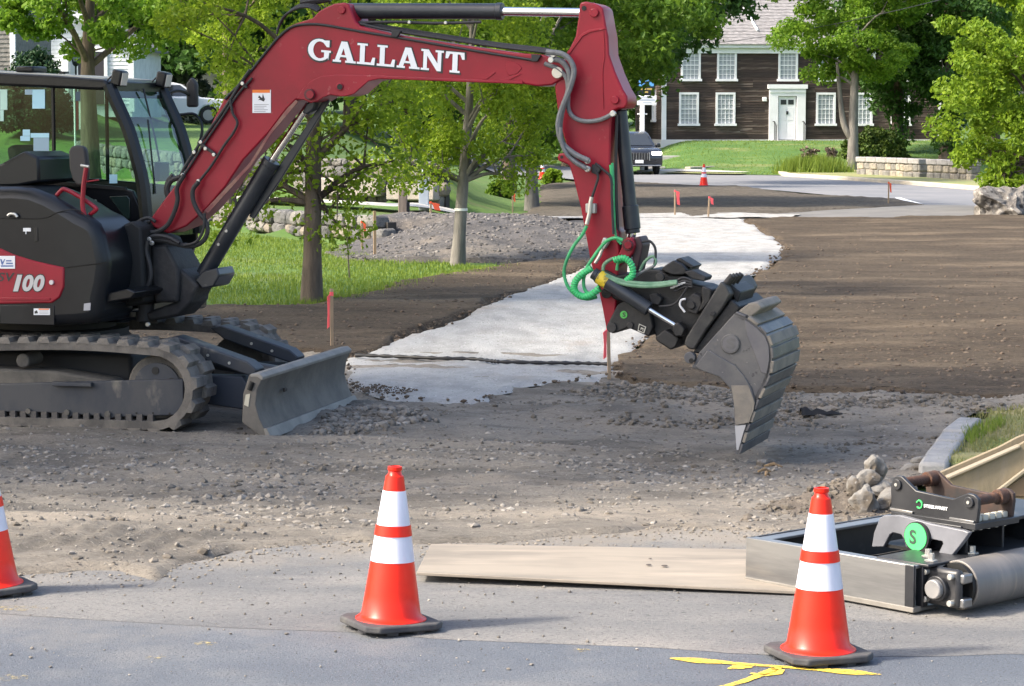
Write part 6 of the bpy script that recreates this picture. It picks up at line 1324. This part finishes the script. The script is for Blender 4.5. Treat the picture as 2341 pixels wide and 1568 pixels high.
# ------------------------------------------------------------------ traffic cones
m_cone = M('cone_orange', (.86, .022, .005), (.72, .018, .005), scale=5, rough=.36, coat=.12, spec=.3, sp=[((.45, .02, .006), 26., .68, .76)])
m_refl = M('cone_white', (.78, .78, .86), (.64, .64, .72), scale=9, rough=.3, stretch=(1, 1, .12), sp=[((.45, .44, .46), 30., .70, .76)])
m_base = M('cone_base', (.045, .045, .05), (.08, .078, .075), scale=8, rough=.85, bump=.2)
def cone_r(z): return .033+(.71-z)*.150
def make_cone(name, loc, rz, label, tilt=(0, 0)):
    t = empty(name, loc, 0, label, 'traffic cone', 'orange traffic cones'); t.rotation_euler = (tilt[0], tilt[1], rz)
    pr = [(.160, .030), (.155, .046), (cone_r(.05)+.012, .052), (cone_r(.065), .066)]+[(cone_r(z), z) for z in (.15, .25, .298)]
    MB().lathe(pr+[(cone_r(.298)-.01, .2985)], 40, cap=False).build('cone_body', m_cone, t)
    def ring(z0, z1, e, nm, mm): MB().lathe([(cone_r(z0)-.004, z0), (cone_r(z0)+e, z0+.0005), (cone_r(z1)+e, z1-.0005), (cone_r(z1)-.004, z1)], 40, cap=False).build(nm, mm, t)
    ring(.298, .410, .002, 'reflective_band', m_refl); ring(.410, .456, .005, 'orange_band', m_cone); ring(.456, .606, .002, 'reflective_band', m_refl)
    MB().lathe([(cone_r(.606), .606), (cone_r(.668), .668), (cone_r(.672)-.008, .676), (cone_r(.69)-.009, .69), (cone_r(.70)-.003, .695), (cone_r(.71)-.002, .71), (.022, .712), (.022, .69)], 32, cap=False).build('cone_tip', m_cone, t)
    h = .185; c = .05; octo = [(-h+c, -h), (h-c, -h), (h, -h+c), (h, h-c), (h-c, h), (-h+c, h), (-h, h-c), (-h, -h+c)]
    b = MB().add([(x, y, .012) for x, y in octo]+[(x, y, .042) for x, y in octo], [tuple(range(7, -1, -1)), tuple(range(8, 16))]+[(i, (i+1) % 8, 8+(i+1) % 8, 8+i) for i in range(8)]).build('base', m_base, t, bevel=.008)
    for k in range(8):
        a = k*math.pi/4+.39; MB().box((.165*math.cos(a), .165*math.sin(a), .008), (.05, .035, .016), Matrix.Rotation(a+1.57, 3, 'Z')).build('base_foot', m_base, b)
    return t
def tz(p): return float(hz(*p))
p = G(893, 1431, 0); make_cone('traffic_cone', (*p, tz(p)-.008), R(28), 'orange cone with two white bands standing before the plywood sheet', (0, R(2.0)))
p = G(1870, 1500, 0); make_cone('traffic_cone', (*p, tz(p)-.010), R(20), 'orange cone with two white bands in front of the roller attachment', (0, R(.6)))
p = G(-22, 1350, 0); make_cone('traffic_cone', (*p, tz(p)-.008), R(32), 'orange cone cut off by the left edge of the picture', (0, R(-2)))
p = GT(1609, 428); make_cone('traffic_cone', (p[0], p[1], tz(p)+.02), 0, 'distant orange cone beside the far road, behind the soil mound')
p = AT(1240, 394, 92); make_cone('traffic_cone', (p.x, 92, .0), 0, 'distant orange cone left of the arm beside the small shrub')

# ------------------------------------------------------------------ survey stakes
m_wood = M('stake_wood', (.42, .30, .19), (.32, .225, .14), scale=9, rough=.9, stretch=(1, 1, .2))
m_pink = M('ribbon_pink', (.95, .12, .13), rough=.6); m_orr = M('ribbon_orange', (.95, .13, .05), rough=.6)
def stake(u, v0, v1, w, label, rib=None, mat=None, lean=0., woodm=None):
    g = GT(u, v1); z = tz(g); top = AT(u, v0, g[1]).z-z
    t = empty('survey_stake', (g[0], g[1], z), R(20), label, 'stake', 'wooden survey stakes'); t.rotation_euler = (0, lean, R(15))
    MB().add([(-w/2, -w/4, .0), (w/2, -w/4, .0), (w/2, w/4, 0), (-w/2, w/4, 0), (0, 0, -.25), (-w/2, -w/4, top), (w/2, -w/4, top), (w/2, w/4, top), (-w/2, w/4, top)], [(0, 1, 6, 5), (1, 2, 7, 6), (2, 3, 8, 7), (3, 0, 5, 8), (5, 6, 7, 8), (1, 0, 4), (2, 1, 4), (3, 2, 4), (0, 3, 4)]).build('shaft', woodm or m_wood, t, smooth=False)
    if rib:
        k, a, b, ww = rib     # side, ribbon top, bottom (fractions from top), width
        za, zb = top*(1-a), top*(1-b); x0 = k*w*.5
        ws = [(x0, -w*.3, za), (x0+k*ww*.5, -w*.5, za-.01), (x0+k*ww, -w*.2, za-.03), (x0+k*ww*.9, -w*.5, (za+zb)/2), (x0+k*ww*1.1, -w*.3, zb), (x0+k*ww*.35, -w*.6, zb+.02), (x0+k*ww*.2, -w*.3, (za+zb)/2)]
        fr = ws+[(x, y+.008, z_) for x, y, z_ in ws]; n = 7
        MB().add(fr, [(0, 1, 6), (1, 2, 3, 6), (6, 3, 4, 5)]+[tuple(i+n for i in reversed(f)) for f in [(0, 1, 6), (1, 2, 3, 6), (6, 3, 4, 5)]]+[(i, (i+1) % n+0, (i+1) % n+n, i+n) for i in range(n)]).build('ribbon', mat or m_pink, t)
        MB().span((-w*.55, -w*.31, za-.02), (w*.55, w*.31, za+.02)).build('ribbon_knot', mat or m_pink, t)
    return t
stake(759, 660, 806, .032, 'wooden stake with long pink ribbon behind the dozer blade', (-1, .08, .62, .03), m_pink, R(0))
stake(1393, 742, 868, .030, 'wooden stake with pink ribbon at the corner of the white fabric', (-1, .08, .62, .036), m_pink, R(-1.5))
stake(857, 482, 588, .045, 'tallest bare stake with orange tip at the foot of the gravel heap', None)
stake(828, 505, 575, .034, 'stake with orange flag left of the gravel heap', (1, .03, .5, .05), m_orr)
stake(799, 527, 637, .020, 'thin dark garden stake leaning in the lawn', None, None, R(-3), M('dark_stake', (.16, .13, .10), rough=.9))
stake(985, 462, 506, .04, 'short stake with orange flag on top of the gravel heap', (1, .02, .45, .16), m_orr)
stake(1172, 440, 480, .03, 'stake with orange flag before the grey tree trunk', (1, .02, .55, .05), m_orr)
stake(1543, 435, 497, .035, 'stake with pink flag left on the far soil bed', (1, .02, .55, .09), m_pink)
stake(1619, 450, 500, .035, 'stake with small pink tip right of the pink flagged stake', (1, .02, .35, .08), m_pink, R(3))
stake(2031, 415, 466, .035, 'stake with red flag beside the far road stop line', (1, .05, .5, .06), m_orr)

# ------------------------------------------------------------------ things lying on the fabric and ground
pp = [(812, 829), (900, 832), (1000, 836), (1085, 838), (1125, 843), (1150, 845), (1250, 847), (1330, 848), (1390, 850)]  # black tube draws the shadow along the stitched fabric overlap
path = [Vector((*GT(u, v), tz(GT(u, v))+.075)) for u, v in pp]; path = catmull(path, 8)
rp_ = [.017+.005*math.sin(i*2.2) for i in range(len(path))]
tag(MB().tube(path, rp_, 8).build('drain_hose', M('black_corrugated', (.012, .012, .013), rough=.5)), 'thin black corrugated hose lying across the white fabric', 'hose')
# plywood sheet
c4 = [Vector((*G(952, 1308, .04), .04)), Vector((*G(1830, 1352, .012), .012)), Vector((*G(1760, 1256, .01), .01)), Vector((*G(985, 1243, .02), .02))]
v = [tuple(p) for p in c4]+[(p.x, p.y, p.z-.015) for p in c4]
ply = MB().add(v, [(0, 1, 2, 3), (7, 6, 5, 4), (0, 4, 5, 1), (1, 5, 6, 2), (2, 6, 7, 3), (3, 7, 4, 0)]).build('plywood_sheet', M('plywood', (.27, .235, .19), (.185, .163, .135), scale=1.6, rough=.85, bump=.15, bscale=30, c3=(.32, .275, .22), s3=3, lo3=.5, hi3=.7, stretch=(.4, 1.6, 1)), None, bevel=.003)
tag(ply, 'dusty tan plywood sheet lying on the asphalt behind the middle cone', 'plywood')
for u, v_, s in ((1483, 1283, 10), (1519, 1285, 12), (1486, 1269, 6)):
    g = G(u, v_, .045); MB().lathe([(0.0, 0), (s/420*.6, .0), (s/420*.5, .002), (0, .002)], 10, cap=False).build('hole', M('plywood_hole', (.06, .045, .035)), ply).location = (g[0], g[1], .028)
# black scrap
g = G(1872, 966, -.24); mb = MB(); n = 9; vv = []; ff = []
for i in range(n):
    f_ = i/(n-1); hh = .045*(1-f_)**.7+.006; ww = .10*(1-f_)+.02
    vv += [(-.15+f_*.34, -ww, .0), (-.15+f_*.34, -ww*.2, hh*(1+.4*math.sin(i*2.3))), (-.15+f_*.34, ww, .004)]
for i in range(n-1):
    for k in (0, 1): ff.append((3*i+k, 3*i+3+k, 3*i+4+k, 3*i+1+k))
    ff.append((3*i+2, 3*i+5, 3*i+3, 3*i))
sc = mb.add(vv, ff).build('black_rag', M('black_cloth', (.006, .006, .007), rough=.9)); sc.location = (g[0], g[1], tz(g)+.012+float(dirt_relief(np.array([g[0]]), np.array([g[1]]))[0])+.004); tag(sc, 'black scrap of cloth on the dirt right of the bucket', 'rag')
# splintered wood
for i, (u, v_, L, a) in enumerate(((1748, 1090, .10, 20), (1768, 1078, .13, -5), (1755, 1098, .07, 60))):
    g = GT(u, v_); o = MB().tube([(-L/2, 0, .02), (0, .01, .035), (L/2, 0, .015)], [.008, .014, .005], 6).build('wood_splinter', M('torn_wood', (.30, .20, .10), (.08, .06, .045), scale=18, rough=.9)); o.location = (*g, tz(g)+.02); o.rotation_euler[2] = R(a)
    tag(o, ['pale splinter of wood, middle piece in the dirt before the rocks', 'dark splinter of wood, far piece in the dirt before the rocks', 'short splinter of wood, near piece in the dirt before the rocks'][i], 'wood')
# rock heap
mc = GT(1965, 1185)
def moundf(X, Y): return .19*np.exp(-((X-mc[0]-.05)/.36)**2-((Y-mc[1]-.6)/.45)**2)*(1+.35*fbm(X*5, Y*5, 3))+.02*np.abs(fbm(X*14, Y*14, 2))
mo = sheet('dirt_pile', [(mc[0]-.65, mc[1]-.25), (mc[0]-.2, mc[1]-.5), (mc[0]+.5, mc[1]-.5), (mc[0]+.8, mc[1]), (mc[0]+.7, mc[1]+1.2), (mc[0]-.4, mc[1]+1.2), (mc[0]-.7, mc[1]+.4)], M('mud', (.12, .10, .08), (.075, .062, .05), scale=6, rough=.95, bump=1., bscale=40, c3=(.17, .145, .115), s3=14, lo3=.55, hi3=.68), .0, .03, .03, moundf, rag=(.08, 3), edge=.04, kind=None)
mo['kind'] = 'stuff'; mo['label'] = 'muddy pile of dirt under the broken rocks'
m_rk = M('pale_rock', (.20, .192, .178), (.115, .105, .092), scale=5, rough=.9, bump=.6, bscale=14, c3=(.09, .075, .058), s3=6, lo3=.5, hi3=.62, sp=[((.34, .33, .31), 9., .64, .72)])
for i, (u, v_, a, b, dy, lab) in enumerate(((2000, 1072, .055, .085, .45, 'upright pale rock at the top of the dirt pile'), (1982, 1098, .075, .05, .36, 'pale rock below the upright one on the dirt pile'), (1958, 1112, .05, .05, .32, 'brownish rock at the left of the dirt pile'), (1974, 1150, .075, .085, .15, 'large round rock in the front of the dirt pile'), (2022, 1122, .075, .05, .34, 'flat pale rock right side of the dirt pile'), (2030, 1152, .10, .065, .25, 'wide muddy rock right of the round rock'), (1852, 1152, .09, .025, .05, 'long white stone slab left of the dirt pile'), (2112, 1062, .09, .06, 1.5, 'pale rock beside the old kerb stones'), (2085, 1072, .08, .035, 1.2, 'flat pale rock left of the kerb rock'), (1740, 1060, .03, .035, .0, 'small tan stone standing alone in the dirt'))):
    Y_ = mc[1]+dy-.12 if i < 6 else GT(u, v_+8)[1]; p_ = AT(u, v_, Y_)
    tag(rock_obj('rock', p_, (a*1.2, (a+b)*.55, b*1.2), m_rk, 60+i, None, (random.gauss(0, .15), random.gauss(0, .3), random.gauss(0, .4)), 3, .3), lab, 'rock', 'broken rocks by the dirt pile')
scatter('soil_clods', sample([(mc[0]-.75, mc[1]-.35), (mc[0]+.6, mc[1]-.5), (mc[0]+.7, mc[1]+.7), (mc[0]-.5, mc[1]+.7)], 900), .008, .036, island_mat('mud_clods', [(.10, .085, .068), (.14, .12, .096), (.075, .064, .052)]), zf=moundf, dz=.0, power=3.5)

# ------------------------------------------------------------------ roller attachment
Z7 = lambda p: (1657.4+p[0]*.36223, 1000.2+p[1]*.36223); Z8 = lambda p: (1943.2+p[0]*.25515, 1028.8+p[1]*.25515)
RA = R(42); RO = (1.80, 10.95); rc_, rs_ = math.cos(RA), math.sin(RA)
ra = empty('roller_attachment', (RO[0], RO[1], tz(RO)), RA, 'steel roller and levelling beam attachment parked on the asphalt', 'attachment')
def RLx(u, v, xl):                      # pixel onto the plane x = xl of the attachment frame -> (y, z)
    d = ray(u, v); den = d[0]*rc_+d[1]*rs_; t = (xl+RO[0]*rc_+RO[1]*rs_)/den; P = (d[0]*t-RO[0], d[1]*t-RO[1]); return (-P[0]*rs_+P[1]*rc_, CAMH+d[2]*t-tz(RO))
def RLy(u, v, yl):                      # onto the plane y = yl -> (x, z)
    d = ray(u, v); den = -d[0]*rs_+d[1]*rc_; t = (yl-RO[0]*rs_+RO[1]*rc_)/den; P = (d[0]*t-RO[0], d[1]*t-RO[1]); return (P[0]*rc_+P[1]*rs_, CAMH+d[2]*t-tz(RO))
def xprism(yz, x0, x1):
    m = MB().prism([(a, b) for a, b in yz], x0, x1); m.v = [(y, x, z) for x, y, z in m.v]; m.f = [tuple(reversed(f)) for f in m.f]; return m
m_bsteel = M('brushed_steel', (.30, .30, .295), (.17, .172, .178), scale=3, rough=.36, metal=.75, bump=.05, c3=(.33, .31, .28), s3=2.5, lo3=.55, hi3=.75, stretch=(1, .25, 2.5))
m_rblk = M('roller_black', (.012, .013, .016), (.03, .031, .034), scale=3, rough=.4, c3=(.10, .093, .085), s3=4, lo3=.6, hi3=.8)
m_rust = M('rusty_pin', (.085, .035, .018), (.045, .033, .028), scale=9, rough=.8, bump=.4, c3=(.17, .075, .035), s3=14, lo3=.55, hi3=.68)
m_drum = M('drum_steel', (.235, .215, .195), (.175, .165, .155), scale=2, rough=.55, metal=.3, bump=.1, c3=(.30, .26, .215), s3=6, lo3=.55, hi3=.72, stretch=(3, .5, .5))
# levelling beam
bm_ = MB().span((0, 0, .02), (.016, 1.02, .215)).span((0, 0, .0), (.16, 1.02, .018)).span((.016, 0, .197), (.06, 1.018, .214)).build('levelling_beam', m_bsteel, ra, bevel=.004)
MB().span((-.006, -.004, .0), (.05, 1.024, .024)).build('wear_edge', M('edge_steel', (.30, .285, .26)), bm_, bevel=.003)
MB().span((-.003, -.002, .018), (.008, .05, .213)).build('beam_end_cap', m_rblk, bm_, bevel=.003)
MB().span((.016, 1.0, .02), (1.5, 1.016, .214)).build('rear_side', m_rblk, ra, bevel=.003)
MB().span((.055, .92, .196), (1.5, 1.0, .21)).build('rear_flange', m_bsteel, ra, bevel=.003)
MB().span((.016, .2, .008), (1.5, 1.0, .02)).build('floor_plate', M('void_black', (.004, .004, .004)), ra)
MB().span((.05, -.01, .02), (.09, .03, .212)).span((.04, -.05, .206), (1.5, .25, .22)).build('drum_frame', m_rblk, ra, bevel=.004)
# drum, end plate, motor
dr_ = MB().cyl((.19, -.10, .116), (1.6, -.10, .116), .113, 48).build('drum', m_drum, ra, bevel=.004)
MB().cyl((.165, -.10, .116), (.192, -.10, .116), .104, 40).build('drum_end', M('void_black', (.004, .004, .004)), dr_)
ep = MB().span((.085, -.185, .03), (.13, .005, .205)).build('motor_plate', m_rblk, ra, bevel=.02)
for (a, b) in ((-.185, .055), (-.185, .165)): MB().span((.10, a-.018, b-.022), (.165, a+.03, b+.022)).build('plate_lug', m_bsteel, ep, bevel=.008)
MB().cyl((.035, -.075, .112), (.10, -.075, .112), .044, 28).build('motor_cap', M('cap_grey_steel', (.22, .22, .22), (.3, .29, .28), scale=6, rough=.5, metal=.3), ep, bevel=.006)
MB().cyl((.06, -.075, .112), (.10, -.075, .112), .058, 28).build('motor_flange', m_rblk, ep, bevel=.004)
for a, b in ((-.01, .18), (-.15, .175), (-.01, .055), (-.15, .055)):
    MB().cyl((.06, a, b), (.09, a, b), .014, 12).build('cap_screw', m_zinc, ep, bevel=.002); 
for a, b in ((.12, .0), (.2, .08), (.42, .0)):
    MB().lathe([(.03, .0), (.03, .006), (.015, .006), (.015, .035)], 6, c=(a, b, .221)).build('hex_bolt', m_zinc, ra, smooth=False)
# saddle with cut-outs
xs_ = .33
sad = [RLx(*Z7(p), xs_) for p in ((925, 690), (940, 600), (975, 510), (1000, 492), (1100, 490), (1300, 545), (1500, 585), (1540, 600), (1500, 660), (1420, 760), (1340, 745), (1376, 668), (1370, 655), (1300, 640), (1270, 665), (1200, 700), (1140, 690), (1128, 640), (1110, 612), (1060, 600), (1040, 612), (1000, 690))]
sd_ = xprism(sad, xs_, xs_+.03).build('saddle', M('saddle_paint', (.17, .175, .195), (.12, .125, .14), scale=3, rough=.3, c3=(.16, .15, .14), s3=4, lo3=.62, hi3=.8), ra, bevel=.004)  # gloss paint lightened: the sky reflection is put into its base colour
yt_ = [p[0] for p in sad]; zt_ = max(p[1] for p in sad)
MB().span((xs_+.02, min(yt_)+.06, zt_-.03), (xs_+.9, max(yt_)-.06, zt_-.012)).build('saddle_deck', m_rblk, sd_, bevel=.004)
MB().span((xs_+.02, min(yt_)+.14, .2), (xs_+.9, max(yt_)-.03, .215)).build('saddle_floor', M('void_black', (.004, .004, .004)), sd_)
for k in range(3): MB().span((xs_+.06+k*.27, min(yt_)+.06, .21), (xs_+.075+k*.27, min(yt_)+.36, zt_-.03)).build('saddle_rib', m_rblk, sd_, bevel=.003)
MB().span((xs_+.02, min(yt_)+.35, .21), (xs_+.9, min(yt_)+.37, zt_-.03)).build('saddle_web', M('void_black', (.004, .004, .004)), sd_)
for k in range(6): MB().cyl((xs_+.07+k*.06, min(yt_)+.085, zt_-.05), (xs_+.07+k*.06, min(yt_)+.085, zt_-.03), .013, 8).build('deck_bolt', m_zinc, sd_)
# round green emblem
ec = RLx(*Z7((1207, 630)), xs_-.02)
em = MB().cyl((xs_-.02, ec[0], ec[1]), (xs_, ec[0], ec[1]), .072, 36).build('emblem_rim', m_rblk, ra)
MB().cyl((xs_-.024, ec[0]+.002, ec[1]+.003), (xs_-.018, ec[0]+.002, ec[1]+.003), .064, 36).build('emblem_disc', M('emblem_bright_green', (.07, .62, .16), rough=.45), em)
S_px = [(690, 745), (655, 722), (610, 718), (575, 742), (560, 772), (575, 800), (600, 812), (590, 840), (560, 852), (535, 842), (520, 810), (525, 770), (545, 738), (520, 745), (508, 790), (515, 835), (545, 872), (585, 868), (620, 840), (628, 805), (612, 785), (600, 770), (610, 745), (640, 740), (660, 755), (655, 790), (640, 815), (650, 820), (675, 795), (678, 765)]
tv, tf = text_mesh('S', 0, .03); k_ = .068
mm_ = MB().add([(xs_-.026, ec[0]+.036-p[0]*k_*.98, ec[1]-.033+p[1]*k_) for p in tv], tf).build('emblem_letter', M('print_dark_green', (.03, .06, .04)), em)
# hitch: two side plates with rusty pins
xh = .38
hp_ = [RLx(*Z7(p), xh) for p in ((1050, 482), (1045, 300), (1062, 255), (1085, 240), (1115, 245), (1160, 290), (1205, 335), (1440, 388), (1480, 372), (1530, 352), (1570, 362), (1598, 390), (1600, 440), (1585, 560), (1440, 545), (1300, 520), (1190, 500))]
for i, x_ in enumerate((xh, xh+.26)):
    h_ = xprism(hp_, x_, x_+.022).build('hitch_plate', m_rblk if i == 0 else M('rusty_plate', (.02, .018, .018), (.06, .032, .022), scale=6, rough=.7), ra, bevel=.004)
    if i == 0:
        for p in ((1090, 296), (1545, 408)):
            a = RLx(*Z7(p), xh); MB().cyl((xh-.012, a[0], a[1]), (xh+.004, a[0], a[1]), .026, 18).build('pin_boss', m_rblk, h_, bevel=.003); MB().cyl((xh-.016, a[0], a[1]), (xh-.01, a[0], a[1]), .008, 10).build('grease_nipple', m_zinc, h_)
        for q_ in ([(1048, 440), (1192, 466), (1192, 482), (1050, 458)], [(1424, 500), (1580, 526), (1578, 542), (1424, 516)]): xprism([RLx(*Z7(p), xh) for p in q_], xh-.012, xh).build('weld_strip', m_bsteel, h_, bevel=.002)
        # maker's ring and lettering
        a = RLx(*Z8((625, 485)), xh); rg = MB(); pth = [(xh-.003, a[0]+.016*math.cos(R(t_)), a[1]+.018*math.sin(R(t_))) for t_ in range(20, 331, 15)]
        rg.tube(pth, .004, 5).build('ring_mark', M('emblem_bright_green', (.07, .62, .16)), h_)
        tv, tf = text_mesh('STEELWRIST', 0, .03, 1.05); mx_ = tv[:, 0].max()
        q0, q1, q2 = RLx(*Z8((665, 512)), xh), RLx(*Z8((878, 542)), xh), RLx(*Z8((665, 482)), xh)
        MB().add([(xh-.0035, q0[0]+(q1[0]-q0[0])*p[0]/mx_+(q2[0]-q0[0])*p[1], q0[1]+(q1[1]-q0[1])*p[0]/mx_+(q2[1]-q0[1])*p[1]) for p in tv], tf).build('lettering', M('letter_white', (.80, .82, .84)), h_)
for p in ((1100, 290), (1545, 405)):
    a = RLx(*Z7(p), xh); pn = MB().cyl((xh+.02, a[0], a[1]), (xh+.27, a[0], a[1]), .024, 18).build('hitch_pin', m_rust, ra, bevel=.003)
    MB().cyl((xh+.20, a[0], a[1]), (xh+.262, a[0], a[1]), .036, 18).build('pin_collar', m_rust, pn, bevel=.004)
zb_ = min(p[1] for p in hp_); ym_ = [p[0] for p in hp_]
MB().span((xh-.02, min(ym_)+.0, zb_-.012), (xh+.31, max(ym_)-.02, zb_+.02)).build('hitch_base', m_rblk, ra, bevel=.004)
for k in range(5): MB().box((xh+.05+k*.05, min(ym_)+.05, zb_+.03), (.04, .04, .03)).build('hitch_bolt', M('bolt_cream', (.5, .48, .4), rough=.6), ra, bevel=.006)

# ------------------------------------------------------------------ tan bucket behind
Yb = 13.9; zg = float(hz(2.5, Yb))
tbk = empty('tan_bucket', (AT(2163, 1120, Yb).x, Yb, zg), 0, 'tan dusty bucket lying on the grass behind the roller attachment', 'bucket')
m_tan = M('tan_paint', (.25, .20, .125), (.185, .155, .105), scale=3, rough=.75, bump=.2, bscale=30, c3=(.20, .17, .13), s3=5, lo3=.6, hi3=.75, stretch=(2, 1, .4))
def tbp(px): return [(AT(u, v_, Yb).x-tbk.location.x, AT(u, v_, Yb).z-zg) for u, v_ in px]
sp_ = tbp([(2163, 1091), (2230, 1062), (2300, 1032), (2330, 1016), (2341, 1010), (2480, 955), (2600, 960), (2620, 1080), (2560, 1136), (2250, 1140), (2190, 1120)])
for y_ in (0, .2): MB().prism(sp_, y_, y_+.03).build('side_plate', m_tan, tbk, bevel=.005)
MB().prism(tbp([(2163, 1090), (2230, 1061), (2330, 1017), (2332, 1022), (2235, 1066), (2168, 1095)]), -.02, .05).build('top_edge', M('tan_edge', (.25, .215, .16), rough=.8), tbk, bevel=.004)
MB().prism(tbp([(2272, 1123), (2341, 1070), (2600, 1000), (2600, 1010), (2343, 1078), (2282, 1127)]), -.03, .0).build('stiffener', M('tan_edge', (.25, .215, .16), rough=.8), tbk, bevel=.004)
MB().prism(tbp([(2180, 1118), (2250, 1136), (2560, 1132), (2562, 1142), (2245, 1146)]), 0, .22).build('bottom_plate', m_tan, tbk)
MB().prism(tbp([(2295, 1118), (2341, 1088), (2420, 1080), (2420, 1134), (2290, 1134)]), -.008, .0).build('rust_patch', M('rust_tan', (.17, .12, .08), rough=.9), tbk)
